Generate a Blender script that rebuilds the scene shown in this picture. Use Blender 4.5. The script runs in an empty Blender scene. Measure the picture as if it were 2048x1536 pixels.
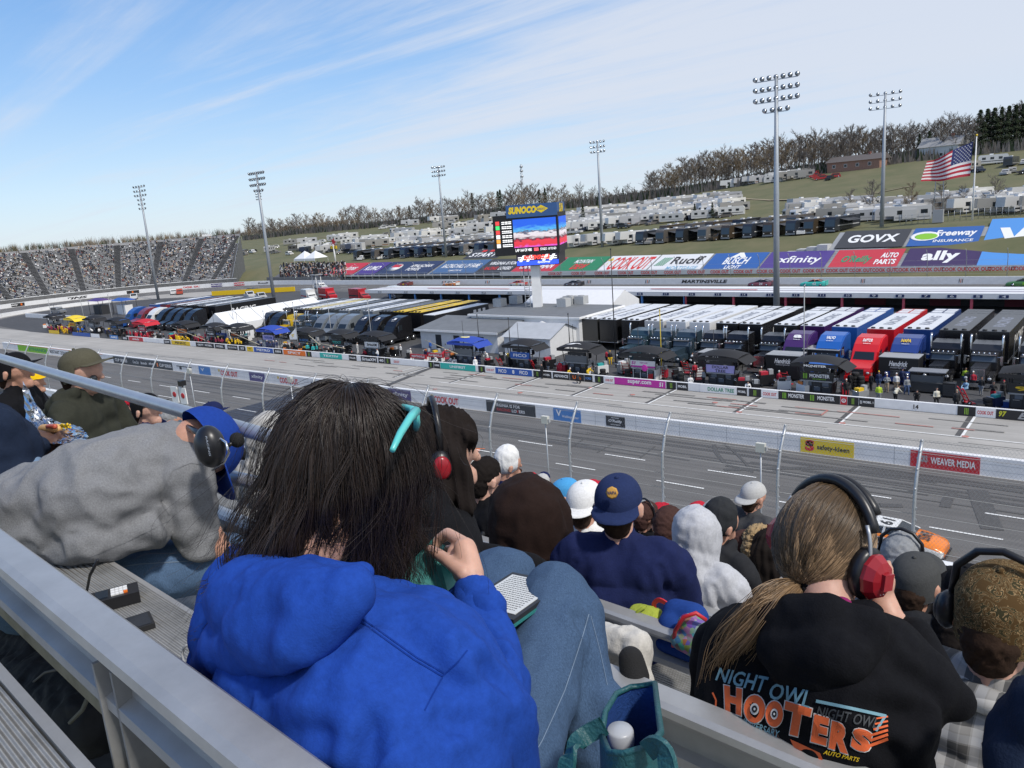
import bpy, math, random
import numpy as np
from mathutils import Vector, Matrix, noise as mnoise
random.seed(7); RNG = np.random.default_rng(7)
SC = bpy.context.scene; COL = SC.collection
rad = math.radians
# ---------------------------------------------------------------- camera
F, CX, CY, HC = 1566.0, 1024.0, 768.0, 19.0
def _n(v): return v / np.linalg.norm(v)
_l = _n(np.array([-976 - CX, 570 - CY, F])); _d = np.array([1560 - CX, 7750 - CY, F])
_d = _n(_d - _l * (_l @ _d)); _X, _Z = -_l, -_d; _Y = np.cross(_Z, _X)
RC = np.stack([_X, _Y, _Z]); CP = np.array([0, 0, HC])
cam = bpy.data.objects.new('camera', bpy.data.cameras.new('camera')); COL.objects.link(cam)
cam.data.sensor_width = 36; cam.data.lens = F / 2048 * 36; cam.data.clip_start = .05; cam.data.clip_end = 9000
_m = np.eye(4); _m[:3, 0] = RC[:, 0]; _m[:3, 1] = -RC[:, 1]; _m[:3, 2] = -RC[:, 2]; _m[:3, 3] = CP
cam.matrix_world = Matrix(_m.tolist()); SC.camera = cam
def ray(px, py): return RC @ np.array([px - CX, py - CY, F])
def G(px, py, z=0.0):
    d = ray(px, py); return CP + d * ((z - HC) / d[2])
def D(px, py, y):
    d = ray(px, py); return CP + d * (y / d[1])
def S(px, py, d): return CP + ray(px, py) / F * d
def PJ(p):
    c = RC.T @ (np.array(p, float) - CP); return CX + F * c[0] / c[2], CY + F * c[1] / c[2], c[2]
_u = -ray(-700, 550); _u[2] = 0; U = _n(_u); V = np.array([-U[1], U[0], 0]); W = np.array([0, 0, 1.0])
ROWANG = math.atan2(U[1], U[0])
def R3(u, v, w): return CP + U * u + V * v + W * w          # row frame of the grandstand, w measured from the eye
def SV(px, py, v):
    d = ray(px, py) / F; return CP + d * (v / (d @ V))
# ---------------------------------------------------------------- world and sun
SUN_AZ, SUN_EL = rad(78), rad(52)        # azimuth from -Y (behind the viewer) towards +X
sdir = Vector((math.sin(SUN_AZ) * math.cos(SUN_EL), -math.cos(SUN_AZ) * math.cos(SUN_EL), math.sin(SUN_EL)))
w = bpy.data.worlds.new('World'); SC.world = w; w.use_nodes = True
NT = w.node_tree; N = NT.nodes; L = NT.links; bg = N['Background']
sky = N.new('ShaderNodeTexSky'); sky.sky_type = 'NISHITA'; sky.sun_disc = False
sky.sun_elevation = SUN_EL; sky.sun_rotation = math.atan2(sdir.x, sdir.y); sky.air_density = 1.0; sky.dust_density = .15; sky.ozone_density = 1.6
tc = N.new('ShaderNodeTexCoord'); sx = N.new('ShaderNodeSeparateXYZ'); L.new(tc.outputs['Generated'], sx.inputs[0])
def wm(op, a, b=None, c=None):
    n = N.new('ShaderNodeMath'); n.operation = op
    for i, x in enumerate((a, b, c)):
        if x is None: continue
        if isinstance(x, (int, float)): n.inputs[i].default_value = x
        else: L.new(x, n.inputs[i])
    return n.outputs[0]
zz = wm('ADD', wm('MAXIMUM', sx.outputs[2], 0.0), .09)
cx_, cy_ = wm('DIVIDE', sx.outputs[0], zz), wm('DIVIDE', sx.outputs[1], zz)
def cloudlayer(sxk, syk, rot, scale, detail, rough, seed, dist=.6):
    cb = N.new('ShaderNodeCombineXYZ'); L.new(cx_, cb.inputs[0]); L.new(cy_, cb.inputs[1]); cb.inputs[2].default_value = seed
    mp = N.new('ShaderNodeMapping'); mp.inputs['Rotation'].default_value = (0, 0, rot); mp.inputs['Scale'].default_value = (sxk, syk, 1)
    L.new(cb.outputs[0], mp.inputs[0]); nz = N.new('ShaderNodeTexNoise'); L.new(mp.outputs[0], nz.inputs['Vector'])
    nz.inputs['Scale'].default_value = scale; nz.inputs['Detail'].default_value = detail; nz.inputs['Roughness'].default_value = rough
    nz.inputs['Distortion'].default_value = dist; return nz.outputs['Fac']
big = cloudlayer(1, 1, .3, .35, 5, .55, 3.1)
streak = cloudlayer(.20, 1.35, -.62, .9, 10, .64, 7.7, .9)
fine = cloudlayer(.6, 1.5, -.62, 6.0, 8, .7, 1.3, .4)
side = wm('ADD', wm('MULTIPLY_ADD', sx.outputs[0], .40, .12), wm('MULTIPLY', sx.outputs[1], .20))     # more cloud towards +X, clearer to the west
den = wm('ADD', wm('MULTIPLY', big, .62), wm('ADD', wm('MULTIPLY', streak, 1.25), wm('MULTIPLY', fine, .10)))
den = wm('ADD', wm('SUBTRACT', den, .32), side)
mr = N.new('ShaderNodeMapRange'); mr.interpolation_type = 'SMOOTHSTEP'; L.new(den, mr.inputs[0]); mr.inputs[1].default_value = .42; mr.inputs[2].default_value = .92
fade = N.new('ShaderNodeMapRange'); L.new(sx.outputs[2], fade.inputs[0]); fade.inputs[1].default_value = 0.0; fade.inputs[2].default_value = .12
mask = wm('MULTIPLY', wm('MULTIPLY', mr.outputs[0], .88), wm('ADD', wm('MULTIPLY', fade.outputs[0], .45), .55))
sat = N.new('ShaderNodeHueSaturation'); sat.inputs['Saturation'].default_value = 1.0; L.new(sky.outputs[0], sat.inputs['Color'])
mix = N.new('ShaderNodeMix'); mix.data_type = 'RGBA'; L.new(mask, mix.inputs['Factor']); 
gr = N.new('ShaderNodeValToRGB'); L.new(sx.outputs[2], gr.inputs[0]); ge = gr.color_ramp.elements; ge[0].position = 0; ge[0].color = (.44, .56, .68, 1); ge[1].position = .6; ge[1].color = (.035, .13, .40, 1)
for p_, c_ in ((.05, (.40, .55, .72, 1)), (.16, (.24, .42, .70, 1)), (.32, (.10, .27, .60, 1))): q_ = ge.new(p_); q_.color = c_
gm = N.new('ShaderNodeVectorMath'); gm.operation = 'SCALE'; L.new(gr.outputs[0], gm.inputs[0]); gm.inputs['Scale'].default_value = 8.0
bl = N.new('ShaderNodeMix'); bl.data_type = 'RGBA'; bl.inputs['Factor'].default_value = .82; L.new(sat.outputs[0], bl.inputs['A']); L.new(gm.outputs[0], bl.inputs['B']); L.new(bl.outputs['Result'], mix.inputs['A'])
mix.inputs['B'].default_value = (4.4, 4.7, 5.3, 1); L.new(mix.outputs['Result'], bg.inputs['Color']); bg.inputs['Strength'].default_value = .13
sl = bpy.data.lights.new('sun', 'SUN'); sl.energy = 2.5; sl.angle = rad(5.0); sl.color = (1, .95, .88)
so = bpy.data.objects.new('sun', sl); COL.objects.link(so); so.rotation_euler = sdir.to_track_quat('Z', 'Y').to_euler(); so.location = (0, 0, 120)
SC.view_settings.view_transform = 'Standard'; SC.view_settings.look = 'None'; SC.view_settings.exposure = 0.33; SC.view_settings.gamma = 1
SC.cycles.max_bounces = 6; SC.cycles.transparent_max_bounces = 12; SC.cycles.use_denoising = True
# ---------------------------------------------------------------- materials
_MC = {}
def mat(col, rough=.6, metal=0, var=0, vs=4.0, bump=0, bs=60.0, name='paint', spec=.5, emit=0, weave=0, stretch=None, vcol=None):
    key = (tuple(col), rough, metal, var, vs, bump, bs, name, spec, emit, weave, stretch, vcol)
    if key in _MC: return _MC[key]
    m = bpy.data.materials.new(name); m.use_nodes = True; nt = m.node_tree; b = nt.nodes['Principled BSDF']
    c = (*col, 1); b.inputs['Base Color'].default_value = c; b.inputs['Roughness'].default_value = rough; b.inputs['Metallic'].default_value = metal
    b.inputs['Specular IOR Level'].default_value = spec
    if emit: b.inputs['Emission Color'].default_value = c; b.inputs['Emission Strength'].default_value = emit
    if var or bump:
        t = nt.nodes.new('ShaderNodeTexCoord'); src = t.outputs['Object']
        if stretch:
            mp = nt.nodes.new('ShaderNodeMapping'); mp.inputs['Scale'].default_value = stretch; nt.links.new(src, mp.inputs[0]); src = mp.outputs[0]
    if var:
        nz = nt.nodes.new('ShaderNodeTexNoise'); nz.inputs['Scale'].default_value = vs; nz.inputs['Detail'].default_value = 7; nz.inputs['Roughness'].default_value = .65
        nt.links.new(src, nz.inputs['Vector'])
        r = nt.nodes.new('ShaderNodeMix'); r.data_type = 'RGBA'
        lo = vcol if vcol else tuple(x * (1 - var) for x in col)
        hi = col if vcol else tuple(min(1, x * (1 + var)) for x in col)
        r.inputs['A'].default_value = (*lo, 1); r.inputs['B'].default_value = (*hi, 1)
        k = nt.nodes.new('ShaderNodeMapRange'); k.inputs[1].default_value = .3; k.inputs[2].default_value = .7
        nt.links.new(nz.outputs['Fac'], k.inputs[0]); nt.links.new(k.outputs[0], r.inputs['Factor']); nt.links.new(r.outputs['Result'], b.inputs['Base Color'])
    if bump:
        n2 = nt.nodes.new('ShaderNodeTexNoise'); n2.inputs['Scale'].default_value = bs; n2.inputs['Detail'].default_value = 4
        nt.links.new(src, n2.inputs['Vector']); bp = nt.nodes.new('ShaderNodeBump'); bp.inputs['Strength'].default_value = bump; bp.inputs['Distance'].default_value = .01
        nt.links.new(n2.outputs['Fac'], bp.inputs['Height']); nt.links.new(bp.outputs[0], b.inputs['Normal'])
    _MC[key] = m; return m
WHITE = mat((.78, .78, .77), .55, var=.06, vs=.7, name='white_paint'); BLACK = mat((.012, .012, .014), .45, name='black_paint')
DARK = mat((.03, .032, .036), .6, name='dark_canvas'); GREY = mat((.33, .34, .35), .6, name='grey_paint'); STEEL = mat((.42, .44, .46), .45, .6, var=.12, vs=8, name='galvanised_steel')
RED = mat((.52, .02, .03), .45, name='red_paint'); BLUE = mat((.02, .09, .38), .45, name='blue_paint'); NAVY = mat((.015, .03, .11), .5, name='navy_paint')
YEL = mat((.72, .48, .01), .5, name='yellow_paint'); PURP = mat((.07, .03, .17), .5, name='purple_paint'); GREEN = mat((.02, .3, .14), .5, name='green_paint')
GLASS = mat((.02, .025, .03), .08, name='dark_glass'); RUBBER = mat((.015, .015, .016), .8, name='rubber'); CHROME = mat((.7, .71, .73), .18, 1, name='chrome')
ORNG = mat((.75, .16, .01), .5, name='orange_paint'); TEAL = mat((.03, .42, .36), .45, name='teal_paint'); SKIN = mat((.52, .29, .21), .5, var=.12, vs=30, name='skin')
# ---------------------------------------------------------------- mesh builder
def FR(o, right, up):
    r = Vector(right).normalized(); u = Vector(up); u = (u - r * u.dot(r)).normalized(); n = r.cross(u)
    M = Matrix.Identity(4)
    for i in range(3): M[i][0], M[i][1], M[i][2], M[i][3] = r[i], u[i], n[i], o[i]
    return M
_TX = {}
def glyphs(s, bold=0.03, shear=0.0):
    bold = min(bold * .5, .09); k = (s, bold, shear)
    if k not in _TX:
        c = bpy.data.curves.new('t', 'FONT'); c.body = s; c.offset = bold; c.shear = shear; c.resolution_u = 3; c.space_character = 1.0 + bold
        o = bpy.data.objects.new('t', c); me = bpy.data.meshes.new_from_object(o)
        v = np.array([x.co[:2] for x in me.vertices]) if len(me.vertices) else np.zeros((1, 2)); f = [tuple(p.vertices) for p in me.polygons]
        lo, hi = v.min(0), v.max(0); v = (v - lo) / np.maximum(hi - lo, 1e-6); asp = (hi - lo)[0] / max((hi - lo)[1], 1e-6)
        bpy.data.objects.remove(o); bpy.data.curves.remove(c); bpy.data.meshes.remove(me); _TX[k] = (v, f, asp)
    return _TX[k]
class MB:
    def __init__(s): s.v = []; s.f = []; s.mi = []; s.sm = []; s.mats = []; s.n = 0
    def add(s, vs, fs, m, smooth=False, M=None):
        vs = np.asarray(vs, float).reshape(-1, 3)
        if M is not None: A = np.array(M); vs = vs @ A[:3, :3].T + A[:3, 3]
        if m not in s.mats: s.mats.append(m)
        i = s.mats.index(m); k = s.n
        s.v.append(vs); s.n += len(vs)
        for f in fs: s.f.append([j + k for j in f]); s.mi.append(i); s.sm.append(smooth)
        return s
    def bx(s, x0, x1, y0, y1, z0, z1, m, M=None):
        return s.add([(x0, y0, z0), (x1, y0, z0), (x1, y1, z0), (x0, y1, z0), (x0, y0, z1), (x1, y0, z1), (x1, y1, z1), (x0, y1, z1)],
                     [(3, 2, 1, 0), (4, 5, 6, 7), (0, 1, 5, 4), (1, 2, 6, 5), (2, 3, 7, 6), (3, 0, 4, 7)], m, M=M)
    def bar(s, a, b, wd, ht, m, up=(0, 0, 1)):
        a, b = Vector(a), Vector(b); d = b - a; ln = d.length
        if abs(d.normalized().dot(Vector(up))) > .98: up = (0, 1, 0)
        return s.bx(0, ln, -ht / 2, ht / 2, -wd / 2, wd / 2, m, FR(a, d, up))
    def prism(s, poly, z0, z1, m, M=None, smooth=False):
        n = len(poly); vs = [(x, y, z0) for x, y in poly] + [(x, y, z1) for x, y in poly]
        return s.add(vs, [tuple(range(n))[::-1], tuple(range(n, 2 * n))] + [(i, (i + 1) % n, (i + 1) % n + n, i + n) for i in range(n)], m, smooth, M)
    def quad(s, a, b, c, d, m, M=None): return s.add([a, b, c, d], [(0, 1, 2, 3)], m, M=M)
    def tube(s, pts, r, m, n=8, cap=True, smooth=True, M=None):
        P = [Vector(p) for p in pts]; k = len(P); rs = r if hasattr(r, '__len__') else [r] * k
        vs = []; t0 = (P[1] - P[0]).normalized(); ref = Vector((0, 0, 1)) if abs(t0.z) < .9 else Vector((1, 0, 0)); x = t0.cross(ref).normalized()
        for i in range(k):
            t = (P[min(i + 1, k - 1)] - P[max(i - 1, 0)]).normalized(); x = (x - t * x.dot(t)).normalized(); y = t.cross(x)
            for j in range(n):
                a = 2 * math.pi * j / n; vs.append(P[i] + (x * math.cos(a) + y * math.sin(a)) * rs[i])
        fs = [(i * n + j, i * n + (j + 1) % n, (i + 1) * n + (j + 1) % n, (i + 1) * n + j) for i in range(k - 1) for j in range(n)]
        if cap: fs += [tuple(range(n))[::-1], tuple(range((k - 1) * n, k * n))]
        return s.add(vs, fs, m, smooth, M)
    def lathe(s, prof, m, n=16, M=None, smooth=True):
        k = len(prof); vs = [(r * math.cos(2 * math.pi * j / n), r * math.sin(2 * math.pi * j / n), z) for r, z in prof for j in range(n)]
        fs = [(i * n + j, i * n + (j + 1) % n, (i + 1) * n + (j + 1) % n, (i + 1) * n + j) for i in range(k - 1) for j in range(n)]
        fs += [tuple(range(n))[::-1], tuple(range((k - 1) * n, k * n))]
        return s.add(vs, fs, m, smooth, M)
    def ell(s, c, r, m, M=None, nu=14, nv=9):
        r = r if hasattr(r, '__len__') else (r, r, r); vs = []; fs = []
        for i in range(nv + 1):
            th = math.pi * i / nv; q = max(math.sin(th), 1e-4)
            for j in range(nu): a = 2 * math.pi * j / nu; vs.append((c[0] + r[0] * q * math.cos(a), c[1] + r[1] * q * math.sin(a), c[2] + r[2] * math.cos(th)))
        for i in range(nv):
            for j in range(nu): fs.append((i * nu + j, (i + 1) * nu + j, (i + 1) * nu + (j + 1) % nu, i * nu + (j + 1) % nu))
        return s.add(vs, fs, m, True, M)
    def cap(s, a, ra, b, rb, m, n=12):                           # tapered capsule
        a, b = Vector(a), Vector(b); d = b - a; ln = d.length
        if ln < 1e-6: return s.ell(a, ra, m)
        M = FR(a, Vector((1, 0, 0)) if abs(d.normalized().x) < .9 else Vector((0, 1, 0)), d)
        zax = d.normalized(); x = zax.orthogonal().normalized(); y = zax.cross(x); M = Matrix.Identity(4)
        for i in range(3): M[i][0], M[i][1], M[i][2], M[i][3] = x[i], y[i], zax[i], a[i]
        pr = [(ra * math.cos(t) + 1e-5, ra * math.sin(t)) for t in (-1.5, -1.0, -.5, 0)] + [(rb * math.cos(t) + 1e-5, ln + rb * math.sin(t)) for t in (0, .5, 1.0, 1.5)]
        return s.lathe(pr, m, n, M)
    def text(s, t, m, M, w, h=None, off=.004, bold=.03, shear=0.0):
        v, f, asp = glyphs(t, bold, shear)
        h = w / asp if h is None else h
        return s.add(np.c_[(v[:, 0] - .5) * w, (v[:, 1] - .5) * h, np.full(len(v), off)], f, m, M=M)
    def mesh(s, name='mesh'):
        me = bpy.data.meshes.new(name); vs = np.concatenate(s.v) if s.v else np.zeros((0, 3))
        me.from_pydata(vs.tolist(), [], s.f)
        for m in s.mats: me.materials.append(m)
        me.polygons.foreach_set('material_index', s.mi); me.polygons.foreach_set('use_smooth', s.sm); me.update(); return me
    def build(s, name, parent=None, world=False):
        if world and parent is not None:
            A = np.array(parent.matrix_basis.inverted()); s.v = [v @ A[:3, :3].T + A[:3, 3] for v in s.v]
        return obj(name, s.mesh(name), parent)
def obj(name, me, parent=None):
    o = bpy.data.objects.new(name, me); COL.objects.link(o); o.parent = parent; return o
def tag(o, label=None, cat=None, group=None, kind=None):
    for k, x in (('label', label), ('category', cat), ('group', group), ('kind', kind)):
        if x: o[k] = x
    return o
def empty(name, loc, label, cat, group=None, rz=0, sc=1):
    o = bpy.data.objects.new(name, None); COL.objects.link(o); o.location = loc; o.rotation_euler = (0, 0, rz); o.scale = (sc,) * 3 if not hasattr(sc, '__len__') else sc
    o.empty_display_size = .1; return tag(o, label, cat, group)
TEMPL = []
def ctree(o, parent=None):
    c = o.copy(); COL.objects.link(c); c.parent = parent
    for ch in o.children: ctree(ch, c)
    return c
def place(o, loc, rz=0, label=None, group=None, sc=None):
    o.location = loc; o.rotation_euler = (0, 0, rz)
    if sc: o.scale = (sc,) * 3 if not hasattr(sc, '__len__') else sc
    return tag(o, label, None, group)
def recolor(o, mp):                                              # own mesh data with swapped materials
    for q in [o] + list(o.children):
        if q.type == 'MESH' and any(m in mp for m in q.data.materials):
            q.data = q.data.copy()
            for i, m in enumerate(q.data.materials):
                if m in mp: q.data.materials[i] = mp[m]
    return o
# temp scene for baking modifiers without evaluating everything else
TS = bpy.data.scenes.new('bake')
def bake(me, voxel=.01, smooth=4, sub=0, fac=.5):
    o = bpy.data.objects.new('b', me); TS.collection.objects.link(o)
    if voxel: r = o.modifiers.new('r', 'REMESH'); r.mode = 'VOXEL'; r.voxel_size = voxel; r.use_smooth_shade = True
    if smooth: q = o.modifiers.new('s', 'SMOOTH'); q.iterations = smooth; q.factor = fac
    if sub: z = o.modifiers.new('u', 'SUBSURF'); z.levels = sub; z.render_levels = sub
    vl = TS.view_layers[0]; vl.update(); r = bpy.data.meshes.new_from_object(o.evaluated_get(vl.depsgraph))
    bpy.data.objects.remove(o); bpy.data.meshes.remove(me)
    r.polygons.foreach_set('use_smooth', [True] * len(r.polygons)); return r
def verts(me): a = np.empty(len(me.vertices) * 3); me.vertices.foreach_get('co', a); return a.reshape(-1, 3)
def norms(me): a = np.empty(len(me.vertices) * 3); me.vertices.foreach_get('normal', a); return a.reshape(-1, 3)
def setv(me, v): me.vertices.foreach_set('co', v.ravel()); me.update()
def setmat(me, *ms):
    me.materials.clear()
    for m in ms: me.materials.append(m)
    return me
def facemat(me, fn):                                             # material index per face from its centre
    c = np.empty(len(me.polygons) * 3); me.polygons.foreach_get('center', c); me.polygons.foreach_set('material_index', fn(c.reshape(-1, 3)).astype(int)); me.update()
WOFF = {}
def unlocal(me, parent):
    WOFF[me.name] = np.array(parent.matrix_basis); A = np.array(parent.matrix_basis.inverted()); v = verts(me); setv(me, v @ A[:3, :3].T + A[:3, 3]); return me
# ================================================================ helpers on world lines
def LX(px, y, z):                                                # x of the point on the line (., y, z) seen in pixel column px
    k = (px - CX) / F; a = RC.T @ np.array([1.0, 0, 0]); b = RC.T @ (np.array([0, y, z]) - CP)
    return (k * b[2] - b[0]) / (a[0] - k * a[2])
def sheet(name, poly, z, m, kind='structure'):
    b = MB(); b.add([(x, y, z) for x, y in poly], [tuple(range(len(poly)))], m); o = b.build(name); o['kind'] = kind; return o
TC = (-222.0, 98.0)                                              # centre of the far turn
def arcpts(r, a0, a1, n=40): return [(TC[0] + r * math.cos(rad(a0 + (a1 - a0) * i / n)), TC[1] + r * math.sin(rad(a0 + (a1 - a0) * i / n))) for i in range(n + 1)]
def paved(col, name, streak=(.04, 2.2, 1), amt=.2, crack=True, fine=40, contrast=.12):
    m = bpy.data.materials.new(name); m.use_nodes = True; nt = m.node_tree; b = nt.nodes['Principled BSDF']; b.inputs['Roughness'].default_value = .85; b.inputs['Specular IOR Level'].default_value = .3
    t = nt.nodes.new('ShaderNodeTexCoord'); prev = None
    for sc, s, a in ((streak, .9, amt), ((1, 1, 1), .11, contrast), ((1, 1, 1), fine, .10)):
        mp = nt.nodes.new('ShaderNodeMapping'); mp.inputs['Scale'].default_value = sc; nt.links.new(t.outputs['Object'], mp.inputs[0])
        nz = nt.nodes.new('ShaderNodeTexNoise'); nz.inputs['Scale'].default_value = s; nz.inputs['Detail'].default_value = 8; nz.inputs['Roughness'].default_value = .7; nt.links.new(mp.outputs[0], nz.inputs[0])
        k = nt.nodes.new('ShaderNodeMapRange'); k.inputs[1].default_value = .3; k.inputs[2].default_value = .7; k.inputs[3].default_value = 1 - a; k.inputs[4].default_value = 1 + a; nt.links.new(nz.outputs['Fac'], k.inputs[0])
        if prev is None: prev = k.outputs[0]
        else:
            q = nt.nodes.new('ShaderNodeMath'); q.operation = 'MULTIPLY'; nt.links.new(prev, q.inputs[0]); nt.links.new(k.outputs[0], q.inputs[1]); prev = q.outputs[0]
    q = nt.nodes.new('ShaderNodeMix'); q.data_type = 'RGBA'; q.blend_type = 'MULTIPLY'; q.inputs['Factor'].default_value = 1; q.inputs['A'].default_value = (*col, 1); nt.links.new(prev, q.inputs['B']); nt.links.new(q.outputs['Result'], b.inputs['Base Color'])
    return m
ASPH = paved((.135, .130, .125), 'track_asphalt', amt=.28); CONC = paved((.36, .345, .32), 'pit_concrete', amt=.16); LOT = paved((.075, .075, .077), 'garage_asphalt', (1, 1, 1), .2)
LINE = mat((.72, .72, .70), .7, var=.18, vs=3, name='line_paint')
SKID = mat((.055, .053, .052), .75, var=.5, vs=6, name='tyre_rubber_mark', vcol=(.10, .097, .094)); CSKID = mat((.13, .125, .12), .8, var=.4, vs=5, name='pit_rubber_mark', vcol=(.30, .29, .27))
REDMARK = mat((.55, .13, .10), .7, var=.3, vs=4, name='red_pit_mark', vcol=(.35, .25, .22))
GRASSM = mat((.155, .14, .072), .95, var=.3, vs=.12, name='grass', vcol=(.095, .105, .045))
sheet('ground', [(-3500, -900), (2500, -900), (2500, 4500), (-3500, 4500)], -.35, GRASSM)
RO, RI = 60.0, 43.0
sheet('race_track', [(70, 38)] + [(70, 158)] + arcpts(RO, 90, 270), 0.0, ASPH)
inner = [(70, 55.6), (70, 141)] + arcpts(RI, 90, 270)
sheet('pit_road', [(70, 55.5), (70, 70.0)] + [(-195, 70.0)] + arcpts(28, 270, 90, 24)[1:] + [(-222, 141)] + arcpts(RI, 90, 270), .02, CONC)
sheet('garage_lot', [(70, 69.6), (70, 141.4), (-205, 141.4)] + arcpts(26, 90, 250, 20) + [(-195, 69.6)], .035, LOT)
# --- painted lines
def strip(b, p0, p1, wd, z, m):
    a, c = np.array(p0, float), np.array(p1, float); n = np.array([-(c - a)[1], (c - a)[0]]); n = n / np.linalg.norm(n) * wd / 2
    b.add([(*(a - n), z), (*(c - n), z), (*(c + n), z), (*(a + n), z)], [(0, 1, 2, 3)], m)
b = MB()
for yy, off in ((G(1082, 889)[1], G(1041, 880)[0]), (G(1193, 941)[1], G(1110, 928)[0])):
    for k in range(-26, 12): x = off + k * 8.45; strip(b, (x, yy), (x + 3.5, yy), .16, .03, LINE)
for yy in (147.2, 152.4):
    for k in range(-24, 8): x = k * 8.6 + (yy % 3); strip(b, (x, yy), (x + 3.4, yy), .17, .03, LINE)
for r in (48.6, 53.8):
    for k in range(22):
        a = rad(95 + k * 8.2); a2 = a + 3.4 / r; strip(b, (TC[0] + r * math.cos(a), TC[1] + r * math.sin(a)), (TC[0] + r * math.cos(a2), TC[1] + r * math.sin(a2)), .17, .03, LINE)
b.build('lane_lines')['kind'] = 'structure'
b = MB(); pl = 63.6                                              # pit stall lines
strip(b, (-62.5, pl), (70, pl), .16, .05, LINE)
for px in (858, 968, 1082, 1208, 1353, 1524, 1720, 1950, 2230): x = LX(px, 69.6, 0); strip(b, (x - .2, 69.6), (x - .2, pl), .55, .046, SKID); strip(b, (x, 69.6), (x, pl), .2, .052, LINE)
for k in range(7): x = LX(858, 69.6, 0) - 2 - k * 9.5; strip(b, (x, 69.6), (x, 66.5), .14, .05, LINE)
strip(b, (-69.5, 69.6), (-66.5, 56.2), .8, .048, SKID)
for k in range(-14, 8): x = -36 + k * 9.2; strip(b, (x, 58.6), (x + 4.2, 58.6), .15, .05, LINE)
for px, py in ((1180, 776), (1265, 790), (1430, 806), (1478, 825), (1684, 847), (1930, 874), (870, 779), (1040, 786)):
    p = G(px, py); b.lathe([(.28, .05), (.22, .056)], REDMARK, 10, Matrix.Translation((p[0], p[1], 0)))
b.build('pit_stall_lines')['kind'] = 'structure'
b = MB(); r0 = random.Random(3)
for i in range(46):                                              # rubber laid in the stalls and on pit road
    x = r0.uniform(-95, 4); y = r0.choice([65.2, 65.8, 67.2, 67.9]) + r0.uniform(-.25, .25); ln = r0.uniform(2.2, 6); strip(b, (x, y), (x + ln, y + r0.uniform(-.15, .15)), r0.uniform(.16, .34), .054 + i * .0004, CSKID)
for i in range(14): x = r0.uniform(-100, 2); y = r0.uniform(65, 68.5); strip(b, (x, y), (x + r0.uniform(1.5, 3), y), .16, .075 + i * .0003, REDMARK)
for (a, c) in (((1590, 815), (1656, 822)), ((1590, 827), (1642, 832)), ((1642, 832), (1656, 822))): strip(b, G(*a)[:2], G(*c)[:2], .16, .082, REDMARK)
for i in range(70): x = r0.uniform(-150, 8); y = r0.uniform(56.5, 62.5); ln = r0.uniform(5, 16); strip(b, (x, y), (x + ln, y + r0.uniform(-.2, .2)), r0.uniform(.08, .2), .028 + i * .0002, CSKID)
b.build('pit_tyre_marks')['kind'] = 'structure'
b = MB()
for i in range(60): x = r0.uniform(-110, 6); y = r0.uniform(49.5, 54.6); ln = r0.uniform(9, 30); strip(b, (x, y), (x + ln, y + r0.uniform(-.5, .3)), r0.uniform(.10, .3), .008 + i * .0002, SKID)
def skidcurve(pts, wd, z):
    P = [G(*p)[:2] for p in pts]
    for a, c in zip(P[:-1], P[1:]): strip(b, a, c, wd, z, SKID)
skidcurve([(1448, 940), (1520, 938), (1600, 936), (1700, 940), (1800, 950), (1900, 964), (2048, 985)], .5, .022)
skidcurve([(1428, 890), (1432, 905), (1448, 925), (1475, 936), (1500, 942)], .32, .0225); skidcurve([(1448, 888), (1470, 905), (1490, 925), (1505, 945)], .22, .023)
skidcurve([(1905, 985), (1895, 1000), (1890, 1015)], .6, .0235); skidcurve([(1955, 980), (1965, 1010), (1975, 1035), (1985, 1060)], 1.1, .024); skidcurve([(1720, 1007), (1760, 1011), (1805, 1012)], .55, .0245)
skidcurve([(1140, 896), (1165, 880)], .14, .025); skidcurve([(1195, 905), (1225, 888)], .12, .0252); skidcurve([(1280, 916), (1310, 893)], .14, .0254)
OSP = mat((.75, .18, .04), .7, name='orange_spray')
for a, c, w_ in (((925, 896), (970, 898), .14), ((922, 905), (940, 912), .14), ((945, 902), (960, 900), .6)): strip(b, G(*a)[:2], G(*c)[:2], w_, .026, OSP)
b.build('track_tyre_marks')['kind'] = 'structure'
b = MB(); fx = -66.6                                             # painted start and finish line
CHK = [mat((.02, .025, .04), .7, name='dark_paint'), LINE]
for i in range(28):
    for j in range(3): y0 = 40.0 + i * .545; b.add([(fx + j * .55, y0, .03), (fx + j * .55 + .55, y0, .03), (fx + j * .55 + .55, y0 + .545, .03), (fx + j * .55, y0 + .545, .03)], [(0, 1, 2, 3)], CHK[(i + j) % 2])
DKB = mat((.035, .04, .06), .7, var=.3, vs=2, name='dark_blue_paint')
for i in range(30): strip(b, (fx - 9, 40.2 + i * .51), (fx - .4, 40.2 + i * .51), .40, .031, DKB)
b.build('finish_line')['kind'] = 'structure'
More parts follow.
